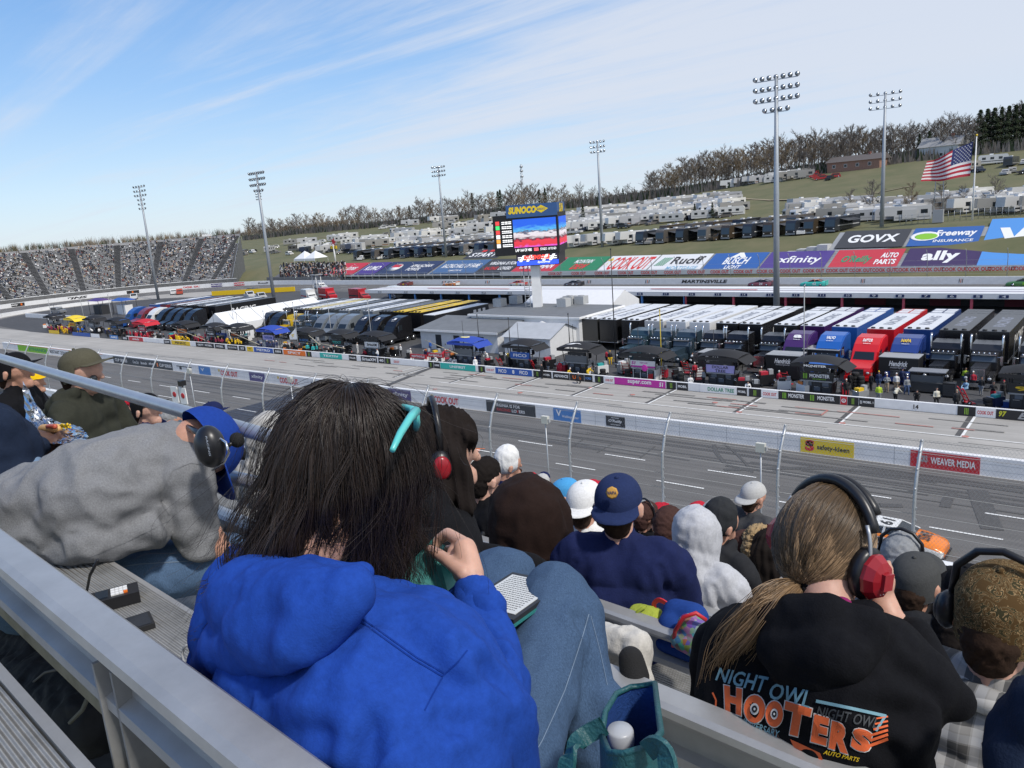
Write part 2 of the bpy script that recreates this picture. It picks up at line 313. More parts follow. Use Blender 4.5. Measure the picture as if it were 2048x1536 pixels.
# --- concrete walls with painted adverts
WALLW = mat((.74, .745, .75), .6, var=.07, vs=1.2, name='white_wall', bump=.15, bs=8)
def wallsign(b, x0, x1, z0, z1, y, ground, words, nrm=-1):
    # one painted panel: words = list of (text, cx 0..1, cz 0..1, w 0..1, h 0..1, material, bold, shear)
    if ground: b.bx(x0, x1, y - .02, y - .002, z0, z1, ground)
    for t in words:
        s, cx, cz, ww, hh, m = t[:6]; bo = t[6] if len(t) > 6 else .04; sh = t[7] if len(t) > 7 else 0
        M = FR((x0 + (x1 - x0) * cx, y - .022, z0 + (z1 - z0) * cz), (1, 0, 0), (0, 0, 1)); b.text(s, m, M, (x1 - x0) * ww, (z1 - z0) * hh, .006, bo, sh)
RT = mat((.60, .03, .03), .6, name='red_lettering'); BT = mat((.02, .02, .022), .6, name='black_lettering'); WT = mat((.78, .78, .78), .6, name='white_lettering'); LG = mat((.22, .50, .03), .6, name='lime_paint'); GT = mat((.03, .25, .13), .6, name='green_lettering')
XF = mat((.07, .05, .18), .55, name='violet_paint'); SKYB = mat((.05, .20, .52), .55, name='sky_blue_paint'); OT = mat((.80, .22, .06), .6, name='orange_lettering'); LIL = mat((.42, .38, .72), .55, name='lilac_paint'); MAG = mat((.50, .03, .33), .5, name='magenta_paint')
YW = 55.5; HW = 1.28
b = MB(); b.bx(-170, 70, YW, YW + .45, 0, HW, WALLW)
for k in range(60): x = -168 + k * 4; b.bx(x, x + .03, YW - .004, YW, 0, HW, GREY)
for z in (.42, .84): b.bx(-170, 70, YW - .006, YW, z, z + .012, GREY)
def iw(px0, px1, ground, words, z0=.06, z1=HW - .1):
    wallsign(b, LX(px0, YW, .6), LX(px1, YW, .6), z0, z1, YW, ground, words)
iw(36, 96, LG, [('ETHANOL', .68, .5, .6, .5, GT, .06, .2)]); iw(98, 137, WT, [('RESTART ZONE', .5, .5, .88, .5, BT, .06, 0)]); iw(139, 199, LG, [('ETHANOL', .72, .5, .5, .5, GT, .06, .2)])
b.bx(LX(20, YW, 1.2), LX(205, YW, 1.2), YW - .02, YW - .006, HW - .09, HW - .02, OT)
iw(227, 345, BT, [('CUP SERIES', .14, .5, .22, .42, WT), ('Coca-Cola', .40, .5, .10, .4, WT, .02, .3), ('busch', .54, .5, .10, .35, WT), ('xfinity', .67, .5, .10, .42, WT), ('I', .765, .5, .02, .5, OT), ('CUP SERIES', .89, .5, .19, .42, WT)])
iw(352, 386, None, [('TT', .5, .5, .9, .45, BT, .1)]); iw(398, 421, SKYB, [('V', .32, .6, .3, .4, WT)])
for a, c in ((437, 476), (555, 597), (862, 918)): iw(a, c, None, [('COOK OUT', .55, .5, .86, .62, RT, .06), ('*', .05, .75, .1, .4, YEL)])
for a, c in ((499, 530), (777, 822)): iw(a, c, XF, [('xfinity', .5, .5, .74, .5, WT, .03)])
iw(617, 772, None, [('MARTINSVILLE', .5, .5, .96, .46, BT, .07, .25)])
iw(973, 1071, BT, [('VIRGINIA IS FOR', .43, .68, .54, .26, WT, .03), ('RACING', .36, .3, .28, .24, RT, .03), ('LO  ERS', .66, .3, .26, .26, WT, .04), ('V', .645, .3, .045, .24, RT, .05)])
iw(1107, 1162, SKYB, [('V', .2, .62, .2, .5, WT, .06), ('ValleyStar', .62, .36, .62, .28, WT, .02)])
iw(1212, 1250, BT, [("O'Reilly", .5, .5, .72, .34, WT, .05, .2), ('AUTO PARTS', .5, .18, .5, .12, WT), ('FEATURED', .5, .82, .4, .1, WT)], z0=.14, z1=HW - .2)
SKY_ = mat((.72, .53, .02), .55, name='sign_yellow')
iw(1601, 1708, SKY_, [('safety-kleen', .62, .42, .6, .42, BT, .05), ('S', .18, .5, .18, .74, RT, .1), ('S', .175, .62, .15, .34, BT, .1)]); iw(1821, 1960, RED, [('WEAVER MEDIA', .62, .5, .64, .42, WT, .05), ('<', .14, .55, .10, .42, GREY, .08), ('RS', .22, .55, .07, .42, GREY, .08)])
t = b.build('pit_road_wall'); tag(t, 'long white concrete wall with painted adverts between the track and pit road', 'wall')
# pit wall
YP = 69.7; HP = .82
b = MB(); b.bx(-150, 70, YP, YP + .3, 0, HP, WALLW)
def pw(px0, px1, ground, words=(), z0=.03, z1=HP - .03): wallsign(b, LX(px0, YP, .4), LX(px1, YP, .4), z0, z1, YP, ground, list(words))
PT = lambda s, w_=.8, h_=.5, m=WT, bo=.06, sh=0: (s, .5, .5, w_, h_, m, bo, sh)
MON = lambda: [('III', .5, .5, .22, .7, mat((.28, .48, .05), .5, name='lime_lettering'), .03)]
for a, c, g, wd in ((98, 118, YEL, ()), (145, 180, BLUE, ()), (182, 199, WT, ()), (220, 236, SKYB, [PT('AIRE', .8)]), (243, 257, BT, [PT('IIII', .5)]), (258, 286, RED, [PT('chick', .5)]), (328, 341, BT, [PT('DOW', .7)]), (343, 380, YEL, [PT('PENNZ', .6, .5, BT)]), (392, 428, BT, [PT('GETT  MOBIL', .8, .4)]), (430, 450, BT, [PT('MOBIL', .7, .4)]), (455, 475, BT, [PT('SCOTTS', .8, .35)]), (478, 491, BT, [PT('33', .5)]), (494, 506, YEL, [PT('*', .5, .5, BT)]), (508, 546, BLUE, [PT('METRO', .7)]), (548, 565, BT, [PT('IIII', .6, .4)]), (567, 611, ORNG, [PT('SPICY', .6)]), (613, 623, BT, MON()), (640, 684, TEAL, [PT('TEXTIV', .7, .4)]), (698, 713, BT, [PT('FULLER', .8, .3)]), (722, 754, BT, [PT('SiriusXM', .86, .55)]), (757, 769, BT, [PT('40', .7)]), (770, 781, BT, MON()), (785, 856, None, [('COOK OUT', .12, .5, .16, .4, RT, .05)]), (857, 867, BT, MON()), (868, 880, BT, [PT('IIII', .7, .3)]), (881, 951, TEAL, [PT('UNIFIRST', .45, .4)]), (957, 970, BT, MON()), (971, 990, WT, [PT('COOK OUT', .8, .35, RT)]), (991, 1064, BLUE, [('FICO', .2, .5, .22, .55, WT, .05), ('8', .5, .5, .06, .6, WT, .1), ('FICO', .78, .5, .22, .55, WT, .05)]), (1067, 1083, BT, MON()), (1084, 1103, BT, [PT('MOBIL', .7, .3)]), (1106, 1139, BT, [PT('ADVANCE', .85, .42)]), (1140, 1168, BT, [PT('UPS', .6, .55, ORNG)]), (1169, 1185, BT, [PT('FORD', .7, .35, mat((.1, .25, .6), .5, name='blue_oval'))]), (1190, 1207, BT, MON()), (1209, 1228, WT, [PT('COOK OUT', .8, .35, RT)]), (1229, 1331, MAG, [('super.com', .5, .5, .46, .62, WT, .06), ('51', .92, .5, .08, .6, WT, .08, .2)]), (1333, 1352, BT, MON()), (1354, 1376, BT, [PT('MOBIL', .8, .35)]), (1400, 1473, WT, [('DOLLAR TREE', .58, .5, .72, .5, GT, .05)]), (1474, 1494, BT, [PT('MOBIL', .8, .3)]), (1498, 1522, BT, MON()), (1523, 1556, WT, [PT('COOK OUT', .82, .4, RT)]), (1557, 1680, BT, [('III', .1, .5, .06, .7, LG, .03), ('MONSTER', .3, .55, .26, .5, WT, .05), ('III', .56, .5, .06, .7, LG, .03), ('MONSTER', .78, .55, .27, .5, WT, .05)]), (1681, 1694, RED, [PT('O', .7, .5), PT('T', .3, .4)]), (1695, 1717, BT, MON()), (1718, 1749, BT, [PT('[] MOBIL 1', .85, .35)]), (1822, 1842, None, [PT('14', .5, .5, BT, .06)]), (1915, 1951, BT, MON()), (1952, 1990, WT, [PT('COOK OUT', .85, .4, RT)]), (1992, 2090, BT, [('97', .14, .55, .16, .6, mat((.55, .55, .03), .5, name='yellow_number'), .08, .2), ('EL', .6, .5, .3, .7, GREY, .08, .4)])): pw(a, c, g, wd)
t = b.build('pit_wall'); tag(t, 'low pit wall covered with team banners along the pit stalls', 'wall')
# outer wall of the front straight, of the back straight and the turn
b = MB(); b.bx(-222, 70, 38.7, 39.3, -.2, 1.05, WALLW); b.build('front_outer_wall'); tag(bpy.data.objects['front_outer_wall'], 'white outer wall below the catch fence in front of the stands', 'wall')
b = MB(); n = 60
ro = arcpts(RO, 90, 268, n); ri = arcpts(RO - .4, 90, 268, n); BHW = 1.35
for i in range(n):
    A, B_, C_, D_ = ro[i], ro[i + 1], ri[i + 1], ri[i]
    b.add([(*A, 0), (*B_, 0), (*C_, 0), (*D_, 0), (*A, BHW), (*B_, BHW), (*C_, BHW), (*D_, BHW)], [(4, 5, 6, 7), (0, 1, 5, 4), (2, 3, 7, 6)], WALLW)
b.bx(-222, 70, 157.6, 158, 0, BHW, WALLW)
def bwall(px0, px1, ground, words): wallsign(b, LX(px0, 157.6, .7), LX(px1, 157.6, .7), .08, BHW - .12, 157.6, ground, words)
bwall(1362, 1456, None, [('MARTINSVILLE', .5, .5, .98, .62, BT, .08, .25)])
for px in (888, 975, 1063, 1178, 1295, 1726, 1922): bwall(px - 5, px + 6, None, [('I', .15, .5, .22, .62, BT, .06, .2), ('I', .45, .5, .22, .62, ORNG, .06, .2), ('I', .75, .5, .22, .62, BT, .06, .2)])
def arcsign(px, py, wid, ground, words):                           # a panel on the turn's wall
    p = G(px, py); a = math.atan2(p[1] - TC[1], p[0] - TC[0]); r = RO - .46; c = (TC[0] + r * math.cos(a), TC[1] + r * math.sin(a), BHW * .5)
    M = FR(c, (math.sin(a), -math.cos(a), 0), (0, 0, 1))
    if ground: b.bx(-wid / 2, wid / 2, -.56, .52, -.05, -.01, ground, M)
    for s, cx, ww, hh, m, sh in words: b.text(s, m, M @ Matrix.Translation(((cx - .5) * wid, 0, 0)), wid * ww, 1.1 * hh, .03, .08, sh)
arcsign(160, 601, 22, None, [('MARTINSVILLE', .5, .98, .66, BT, .25)]); arcsign(262, 590, 16, BT, [('CUP SERIES', .2, .3, .5, WT, 0), ('I', .5, .03, .6, ORNG, 0), ('CUP SERIES', .8, .3, .5, WT, 0)])
arcsign(45, 614, 16, BT, [('CUP SERIES', .14, .24, .5, WT, 0), ('xfinity', .42, .14, .5, WT, 0), ('I', .56, .03, .6, ORNG, 0), ('CUP SERIES', .8, .28, .5, WT, 0)])
arcsign(366, 582, 9, None, [('COOK OUT', .5, .9, .55, RT, 0)]); arcsign(411, 579, 8, XF, [('xfinity', .5, .7, .55, WT, 0)]); arcsign(455, 576, 7, RED, [('RUOFF', .5, .7, .5, WT, 0)]); arcsign(500, 574, 6, None, [('Ruoff', .6, .8, .4, BT, 0)])
t = b.build('outer_track_wall'); tag(t, 'white outer wall curving round the far turn and the back straight', 'wall')
# inner kerb wall of the far turn
b = MB(); ro = arcpts(30.4, 150, 262, 24); ri = arcpts(30.0, 150, 262, 24)
for i in range(24):
    A, B_, C_, D_ = ro[i], ro[i + 1], ri[i + 1], ri[i]; b.add([(*A, 0), (*B_, 0), (*C_, 0), (*D_, 0), (*A, 1), (*B_, 1), (*C_, 1), (*D_, 1)], [(4, 5, 6, 7), (0, 1, 5, 4), (2, 3, 7, 6)], WALLW)
for (x0, y0, x1, y1) in ((-236, 84, -196, 84.0),): b.bx(x0, x1, y0, y0 + .4, 0, 1.1, WALLW)
t = b.build('infield_wall'); tag(t, 'white inner wall at the entry of pit road in the far turn', 'wall')
# catch fence in front of the stands
t = empty('catch_fence', (0, 39.1, 0), 'tall grey catch fence with curved posts along the outer wall', 'fence')
xs = [LX(px, 39.1, 1.5) for px in (985, 1143, 1327, 1555, 1825, 2150)]; st = (xs[4] - xs[0]) / 4; xs = [xs[0] - st * k for k in range(14, 0, -1)] + xs + [xs[-1] + st, xs[-1] + 2 * st]
prof = [(0, .2), (0, 3.6), (.12, 4.5), (.42, 5.4), (.9, 6.15), (1.25, 6.6)]
for x in xs:
    m = MB(); m.tube([(0, y, z) for y, z in prof], .085, STEEL, 8)
    for z in (1.7, 2.3, 2.9, 3.5): m.bx(-.02, .12, -.05, .05, z, z + .10, STEEL)
    for (y, z) in prof[2:]: m.ell((.0, y - .08, z), .07, STEEL, nu=6, nv=4)
    o = m.build('post', t); o.location = (x, 0, 0)
m = MB(); WIRE = mat((.30, .31, .32), .5, .5, name='wire')
for (y, z) in [(.02, 1.4), (.02, 2.3), (.02, 3.2), (.1, 4.3), (.4, 5.3), (.85, 6.05), (1.25, 6.6)]: m.tube([(xs[0], y + .07, z), (xs[-1], y + .07, z)], .012, WIRE, 4)
m.build('cable', t)
m = MB(); vs = []; fs = []; sp = .17; ww = .0045; zs = np.array([z for y, z in prof[:]]); ys = np.array([y for y, z in prof])
arc = np.r_[0, np.cumsum(np.hypot(np.diff(ys), np.diff(zs)))]; LQ = arc[-1]; kk = 9; ss = np.linspace(.9, LQ, kk)
for dirn in (1, -1):
    for x0 in np.arange(xs[6] - LQ, xs[-1] + LQ, sp):
        base = len(vs)
        for q in ss: yy = np.interp(q, arc, ys) + .1; z_ = np.interp(q, arc, zs); x = x0 + dirn * (q - .9) * .75; vs += [(x - ww, yy, z_), (x + ww, yy, z_)]
        fs += [(base + 2 * i, base + 2 * i + 1, base + 2 * i + 3, base + 2 * i + 2) for i in range(kk - 1)]
m.add(vs, fs, WIRE); m.build('mesh_panel', t)
# speaker boxes on thin posts behind the fence
for px, py, pyt, lab in ((1098, 950, 838, 'grey speaker box on a thin post right of the dark red hood advert wall'), (1522, 980, 892, 'grey speaker box on a thin post left of the yellow wall advert'), (385, 780, 741, 'grey speaker box on a thin post behind the olive cap'), (590, 830, 758, 'grey speaker box on a thin post by the finish line')):
    p = D(px, py, 38.2); z1 = D(px, pyt, 38.2)[2]; t = empty('speaker_post', (p[0], p[1], 0), lab.replace('right of the dark red hood advert wall', 'beside the blue wall advert'), 'speaker', 'speaker posts along the fence')
    m = MB(); m.tube([(0, 0, -.5), (0, 0, z1 - .3)], .04, STEEL, 8); m.build('post', t)
    m = MB(); m.bx(-.24, .24, -.12, .12, z1 - .32, z1 + .16, mat((.55, .55, .50), .6, name='speaker_grey')); m.bx(.26, .34, -.1, .1, z1 - .22, z1 + .0, GREY); m.build('speaker_box', t)
p = D(365, 812, 38.3); t = empty('flag_stand', (p[0], 38.3, 0), 'white flag stand with red emblem panels and a camera above the finish line', 'flag stand'); z1 = p[2]
for x, px in ((-1.1, 0), (.5, 0)):
    m = MB(); m.bx(x - .6, x + .6, -.05, .05, z1 + .3, z1 + 1.9, WHITE); m.bx(x - .5, x + .5, -.1, .1, z1 - 3, z1 + .3, STEEL); m.ell((x, -.06, z1 + 1.1), (.35, .03, .28), RED); m.build('panel', t)
m = MB(); m.bx(.2, .7, -.2, .4, z1 + 2.1, z1 + 2.6, BLACK); m.tube([(.45, .1, z1 + .3), (.45, .1, z1 + 2.1)], .06, BLACK, 6); m.build('camera', t)
# guard rails of the lower walkway along the fence (white, seen between heads)
b = MB(); b.bx(-60, 20, 36.9, 37.1, 0.9, 1.25, WALLW); b.bx(-60, 20, 35.5, 38.7, .3, .55, GREY)
tag(b.build('walkway_rail'), 'white rail of the walkway just below the catch fence', 'rail')
# ---------------------------------------------------------------- lighting poles
def lightpole(px, py, pyt, y, label, banks, nl, hw, lampr, hexoff=0):
    p = D(px, py, y); z1 = D(px, pyt, y)[2]; base = p[2] if abs(p[2]) > 1.2 else 0.0; p = D(px, py, y)
    t = empty('light_pole', (p[0], y, base - .1), label, 'light pole', 'floodlight poles around the track'); hgt = z1 - base
    m = MB(); m.tube([(0, 0, -.5), (0, 0, hgt * .5), (0, 0, hgt)], [.42 * lampr / .3, .34 * lampr / .3, .2 * lampr / .3], mat((.34, .37, .40), .5, .3, var=.05, name='pole_grey'), 12); m.build('pole', t)
    dirv = Vector((-p[0] * .2 - 30, 40 - y * .6, 0)); ang = math.atan2(-p[0], -y) * 0
    for k in range(banks):
        z = hgt - .15 - k * lampr * 4.2; w_ = hw if k < 3 else hw * .55; nn = nl if k < 3 else max(3, nl // 2 + 1)
        m = MB(); m.bar((-w_, 0, z - lampr * 1.0), (w_, 0, z - lampr * 1.0), .12, .12, STEEL)
        o = m.build('crossarm', t)
        for i in range(nn):
            x = -w_ + 2 * w_ * i / (nn - 1); m = MB(); A = FR((x, -.1, z), (1, 0, 0), (0, -.35, 1))
            m.lathe([(.02, -lampr * 1.0), (lampr * .55, -lampr * .8), (lampr, 0), (lampr * 1.04, .06)], BLACK, 10, A); m.lathe([(lampr * .9, .065), (.01, .09)], mat((.55, .58, .6), .15, .5, name='lamp_glass'), 10, A); m.bar((x, 0, z - lampr), (x, 0, z), .06, .06, BLACK); m.build('lamp', t)
    return t
lightpole(1553, 640, 150, 79.17 * 1.44, 'thick grey floodlight pole rising between the black transporters, tallest in view', 4, 7, 2.95, .34)
lightpole(550, 612, 338, 79.3 * 1.44, 'grey floodlight pole rising from the long white tent in the infield', 4, 7, 2.9, .32)
lightpole(317, 600, 365, 83 * 1.44, 'slim floodlight pole in front of the packed far grandstand', 6, 5, 3.2, .3)
lightpole(893, 517, 330, 174.4 * 1.06, 'thin floodlight pole among the coaches left of the big screen', 3, 6, 2.6, .3)
lightpole(1205, 498, 280, 193.3 * .97, 'thin floodlight pole among the coaches right of the big screen', 3, 5, 2.1, .3)
lightpole(1763, 470, 185, 191, 'tall floodlight pole behind the upper banners near the flag', 3, 5, 3.0, .34)
lightpole(538, 540, 384, 230, 'faint farther floodlight pole close beside the pole by the tent', 3, 5, 2.0, .3)
# ================================================================ infield: buildings
CORR = mat((.70, .71, .72), .5, var=.05, vs=2, name='white_siding'); ROOFG = mat((.16, .17, .18), .7, var=.12, vs=.8, name='grey_roof'); ROOFL = mat((.42, .44, .46), .55, var=.08, vs=1, name='light_metal_roof'); FAB = mat((.76, .77, .78), .55, var=.04, vs=1.2, name='white_tent_fabric')
t = empty('garage_building', (0, 122, 0), 'long low open garage with white fascia, red and blue posts and a striped roof', 'garage')
gx0, gx1 = LX(730, 122, 2.6), 60
m = MB(); m.bx(gx0, gx1, 0, .25, 2.3, 3.05, CORR)
m.add([(gx0, .25, 3.02), (gx1, .25, 3.02), (gx1, 9, 2.85), (gx0, 9, 2.85), (gx0, .25, 2.9), (gx1, .25, 2.9), (gx1, 9, 2.7), (gx0, 9, 2.7)], [(0, 1, 2, 3), (7, 6, 5, 4), (0, 3, 7, 4), (1, 2, 6, 5), (2, 3, 7, 6)], FAB)
for y0, y1, c in ((2.2, 3.2, mat((.45, .43, .5), .6, name='roof_stripe')), (5.2, 5.8, mat((.5, .5, .52), .6, name='roof_stripe'))): m.add([(gx0, y0, 3.06 - .02 * y0 + .01), (gx1, y0, 3.06 - .02 * y0 + .01), (gx1, y1, 3.06 - .02 * y1 + .01), (gx0, y1, 3.06 - .02 * y1 + .01)], [(0, 1, 2, 3)], c)
for a, c, mm in ((LX(1280, 122, 3), LX(1500, 122, 3), RED), (LX(830, 122, 3), LX(1000, 122, 3), mat((.55, .2, .2), .6, name='faded_red'))): m.add([(a, 3.7, 3.06), (c, 2.7, 3.06), (c, 3.5, 3.05), (a, 4.3, 3.05)], [(0, 1, 2, 3)], mm)
m.build('roof', t)
m = MB(); m.bx(gx0 + .2, gx1, 7.0, 7.2, 0, 2.75, mat((.05, .05, .055), .8, name='garage_dark_wall'));  # back wall in one even near-black colour
for px in range(1560, 2300, 150): m.bx(LX(px, 129, 1.5), LX(px + 62, 129, 1.5), 6.9, 6.98, .0, 2.6, mat((.16, .02, .035), .6, name='maroon_wall'))
m.build('back_wall', t)
for i, px in enumerate((780, 830, 882, 938, 999, 1063, 1131, 1208, 1284, 1369, 1371, 1467, 1571, 1684, 1807, 1943, 2090)):
    m = MB(); m.bx(-.16, .16, .3, .62, 0, 2.85, mat((.10, .28, .62), .5, name='blue_post') if px < 1370 else mat((.62, .10, .14), .5, name='red_post')); o = m.build('column', t); o.location = (LX(px, 122.4, 1.5), 0, 0)
for i in range(26): 
    px = 760 + i * 52; m = MB(); m.bx(-.55, .55, -.06, 0, 2.45, 2.85, NAVY if px > 1090 else GREY); m.text(str(28 - i) if i < 26 else '', WT, FR((0, -.062, 2.65), (1, 0, 0), (0, 0, 1)), .5, .3); o = m.build('number_plate', t); o.location = (LX(px, 122, 2.6), 0, 0)
b = MB(); b.bx(gx0 - 5, 70, 108, 131, .04, .3, LOT); tag(b.build('garage_apron'), kind='structure')
def flatroof(name, x0, x1, y0, y1, h, label, roofm=ROOFG, over=.4, wallm=CORR):
    t = empty(name, ((x0 + x1) / 2, (y0 + y1) / 2, 0), label, 'building'); w_, d_ = (x1 - x0) / 2, (y1 - y0) / 2
    m = MB(); m.bx(-w_, w_, -d_, d_, 0, h - .25, wallm); m.build('wall', t)
    m = MB(); m.bx(-w_ - over, w_ + over, -d_ - over, d_ + over, h - .25, h, WHITE); m.bx(-w_ - over + .25, w_ + over - .25, -d_ - over + .25, d_ + over - .25, h, h + .05, roofm); m.build('roof', t); return t
t = flatroof('main_building', -76, -57.2, 85.5, 96.5, 4.4, 'white infield building with a wide dark flat roof below the big screen')
for px, py in ((1000, 612), (1032, 606), (1128, 612), (1140, 607), (1163, 607)):
    p = G(px, py, 4.5); m = MB(); m.bx(-.8, .8, -.7, .7, .06, 1.25, mat((.45, .46, .46), .6, var=.1, name='hvac_grey')); m.lathe([(.5, 1.25), (.5, 1.32), (.01, 1.33)], GREY, 10); o = tag(m.build('roof_unit'), 'grey air conditioning unit on the dark flat roof', 'air conditioner', 'air conditioning units on the flat roof'); o.location = (p[0], p[1], 4.4)
t = empty('office_building', (-73.3, 80, 0), 'low white office with a sloping grey roof behind the blue pit canopy', 'building')
m = MB(); m.bx(-8, 6.5, 0, 5, 0, 2.7, CORR); m.build('wall', t)
m = MB(); m.add([(-8.6, -.6, 2.75), (7, -.6, 2.75), (7, 6.5, 3.75), (-8.6, 6.5, 3.75), (-8.6, -.6, 2.95), (7, -.6, 2.95), (7, 6.5, 3.95), (-8.6, 6.5, 3.95)], [(3, 2, 1, 0), (4, 5, 6, 7), (0, 1, 5, 4), (1, 2, 6, 5), (2, 3, 7, 6), (3, 0, 4, 7)], ROOFG); m.bx(-8.62, 7.02, -.62, -.55, 2.7, 2.98, WHITE); m.build('roof', t)
for x in (-5, -1.5, 3): m = MB(); m.bx(x, x + 1.1, -.03, .02, .2, 2.2, DARK); m.build('door', t)
t = empty('shed', (-61.5, 79.5, 0), 'white corrugated shed with a pale ridged roof beside the screen pillar', 'shed')
m = MB(); m.prism([(-3.4, 0), (3.4, 0), (3.4, 2.6), (0, 3.9), (-3.4, 2.6)], 0, 7.5, CORR, FR((0, 0, 0), (0, 1, 0), (0, 0, 1)) @ Matrix.Translation((3.4, 0, -3.75))); m.build('wall', t)
m = MB()
for s in (-1, 1): m.add([(-4, 3.4 + s * 3.7, 2.52), (4, 3.4 + s * 3.7, 2.52), (4, 3.4, 3.98), (-4, 3.4, 3.98)], [(0, 1, 2, 3)], ROOFL)
m.build('roof', t)
def tent(x0, x1, y0, y1, hw, hr, label, axis='y', gable=None):
    t = empty('marquee_tent', (x0, y0, 0), label, 'tent'); a, d = x1 - x0, y1 - y0; m = MB()
    if axis == 'y': pr = [(0, 0), (a, 0), (a, hw), (a / 2, hr), (0, hw)]; m.prism(pr, 0, d, FAB, FR((0, d, 0), (1, 0, 0), (0, 0, 1)))
    else: pr = [(0, 0), (d, 0), (d, hw), (d / 2, hr), (0, hw)]; m.prism(pr, 0, a, FAB, FR((0, 0, 0), (0, 1, 0), (0, 0, 1)))
    m.build('canopy', t)
    if axis == 'y':
        m = MB()
        for k in range(1, 6): y = d * k / 6; m.tube([(-.03, y, 0), (-.03, y, hw), (a / 2, y, hr + .04), (a + .03, y, hw), (a + .03, y, 0)], .05, GREY, 5)
        m.build('frame', t)
    if gable: m = MB(); m.bx(.6, a - .6, -.06, -.02, .2, 1.6, gable); m.bx(a * .3, a * .6, -.05, -.02, 1.7, 2.3, DARK); m.build('gable_banner', t)
    return t
tent(-129.5, -122.5, 74.5, 96, 3.0, 5.0, 'long white marquee tent with a blue banner across its end', gable=BLUE); tent(-80, -63, 103, 112, 3.2, 5.2, 'long white marquee tent behind the dark flat roof', 'x')
t = empty('popup_tent', (-62.6, 84.6, 0), 'grey pop up canopy tucked against the white building', 'tent'); m = MB(); m.add([(-2, -2, 2.4), (2, -2, 2.4), (2, 2, 2.4), (-2, 2, 2.4), (0, 0, 3.9)], [(0, 1, 4), (1, 2, 4), (2, 3, 4), (3, 0, 4)], mat((.55, .56, .57), .7, name='grey_canvas')); m.bx(-2, 2, -2.02, 2.02, 2.1, 2.4, mat((.5, .51, .52), .7, name='grey_valance')); m.build('canopy', t)
for i in (-1.9, 1.9):
    for j in (-1.9, 1.9): m = MB(); m.tube([(i, j, 0), (i, j, 2.2)], .04, STEEL, 6); m.build('leg', t)
# ---------------------------------------------------------------- big screen tower
sp_ = D(1073, 600, 92.0); t = empty('screen_tower', (sp_[0], 92, 0), 'big video screen tower on a white pillar under a blue and yellow sign', 'video screen')
zt, zb = D(1043, 437, 92)[2], D(1060, 503, 92)[2]; z2 = D(1065, 530, 92)[2]; zs_ = D(1060, 408, 92)[2]; zs0 = D(1060, 430, 92)[2]
ang = math.atan2(sp_[0], -92) ; n1 = Vector((-sp_[0], -92, 0)).normalized(); n1.rotate(Matrix.Rotation(-rad(9.5), 3, 'Z')); rt = Vector((0, 0, 1)).cross(n1) ; hw_ = 4.75
Ms = FR((0, 0, 0), rt, (0, 0, 1)); Ms = Ms @ Matrix.Translation((-.9, 0, 0)); m = MB()
m.bx(-hw_, hw_, zb - .4, zt + .6, -2 * hw_, 0, BLACK, Ms); m.build('cabinet', t)
def screenmat(name, kind):
    m = bpy.data.materials.new(name); m.use_nodes = True; nt = m.node_tree; b = nt.nodes['Principled BSDF']; b.inputs['Base Color'].default_value = (0, 0, 0, 1)
    tcn = nt.nodes.new('ShaderNodeTexCoord'); sp = nt.nodes.new('ShaderNodeSeparateXYZ'); nt.links.new(tcn.outputs['Generated'], sp.inputs[0])
    nz = nt.nodes.new('ShaderNodeTexNoise'); nz.inputs['Scale'].default_value = 5; nz.inputs['Detail'].default_value = 4; mp = nt.nodes.new('ShaderNodeMapping'); mp.inputs['Scale'].default_value = (1, 1, 3); nt.links.new(tcn.outputs['Generated'], mp.inputs[0]); nt.links.new(mp.outputs[0], nz.inputs[0])
    ad = nt.nodes.new('ShaderNodeMath'); ad.operation = 'MULTIPLY_ADD'; nt.links.new(nz.outputs['Fac'], ad.inputs[0]); ad.inputs[1].default_value = .35; nt.links.new(sp.outputs[2], ad.inputs[2])
    cr = nt.nodes.new('ShaderNodeValToRGB'); nt.links.new(ad.outputs[0], cr.inputs[0]); e = cr.color_ramp; e.elements[0].position = .17; e.elements[0].color = (.75, .12, .7, 1); e.elements[1].position = .95; e.elements[1].color = (.02, .12, .75, 1)
    for p, c in ((.24, (.7, .04, .06, 1)), (.40, (.75, .05, .08, 1)), (.46, (.06, .02, .04, 1)), (.55, (.7, .62, .66, 1)), (.66, (.75, .72, .78, 1)), (.72, (.10, .08, .12, 1)), (.78, (.1, .45, .8, 1))): q = e.elements.new(p); q.color = c
    nt.links.new(cr.outputs[0], b.inputs['Emission Color']); b.inputs['Emission Strength'].default_value = .95; return m
VID = screenmat('video_picture', 0); h_ = zt - zb
m = MB(); m.bx(-hw_ * .38, hw_ * .94, zb + h_ * .14, zt - h_ * .02, .02, .06, VID, Ms); m.build('video_picture', t)
M2 = Ms @ Matrix.Translation((hw_, 0, 0)) @ Matrix.Rotation(rad(90), 4, 'Y'); m = MB(); m.bx(.6, 2 * hw_ - .5, zb + h_ * .14, zt - h_ * .02, .02, .06, VID, M2); m.build('video_picture', t)
EM = lambda c, e=1.0: mat(c, .5, emit=e, name='screen_glow')
m = MB()
for i in range(6): z = zt - h_ * (.10 + i * .135); m.bx(-hw_ * .92, -hw_ * .8, z - .28, z + .28, .02, .05, EM([(.6, .05, .05), (.05, .6, .15), (.6, .05, .05), (.7, .7, .7), (.7, .3, .05), (.6, .6, .6)][i], .8), Ms); m.text('====='[:3 + i % 3], EM((.8, .8, .8)), Ms @ Matrix.Translation((-hw_ * .58, z, .05)), hw_ * .3, .36)
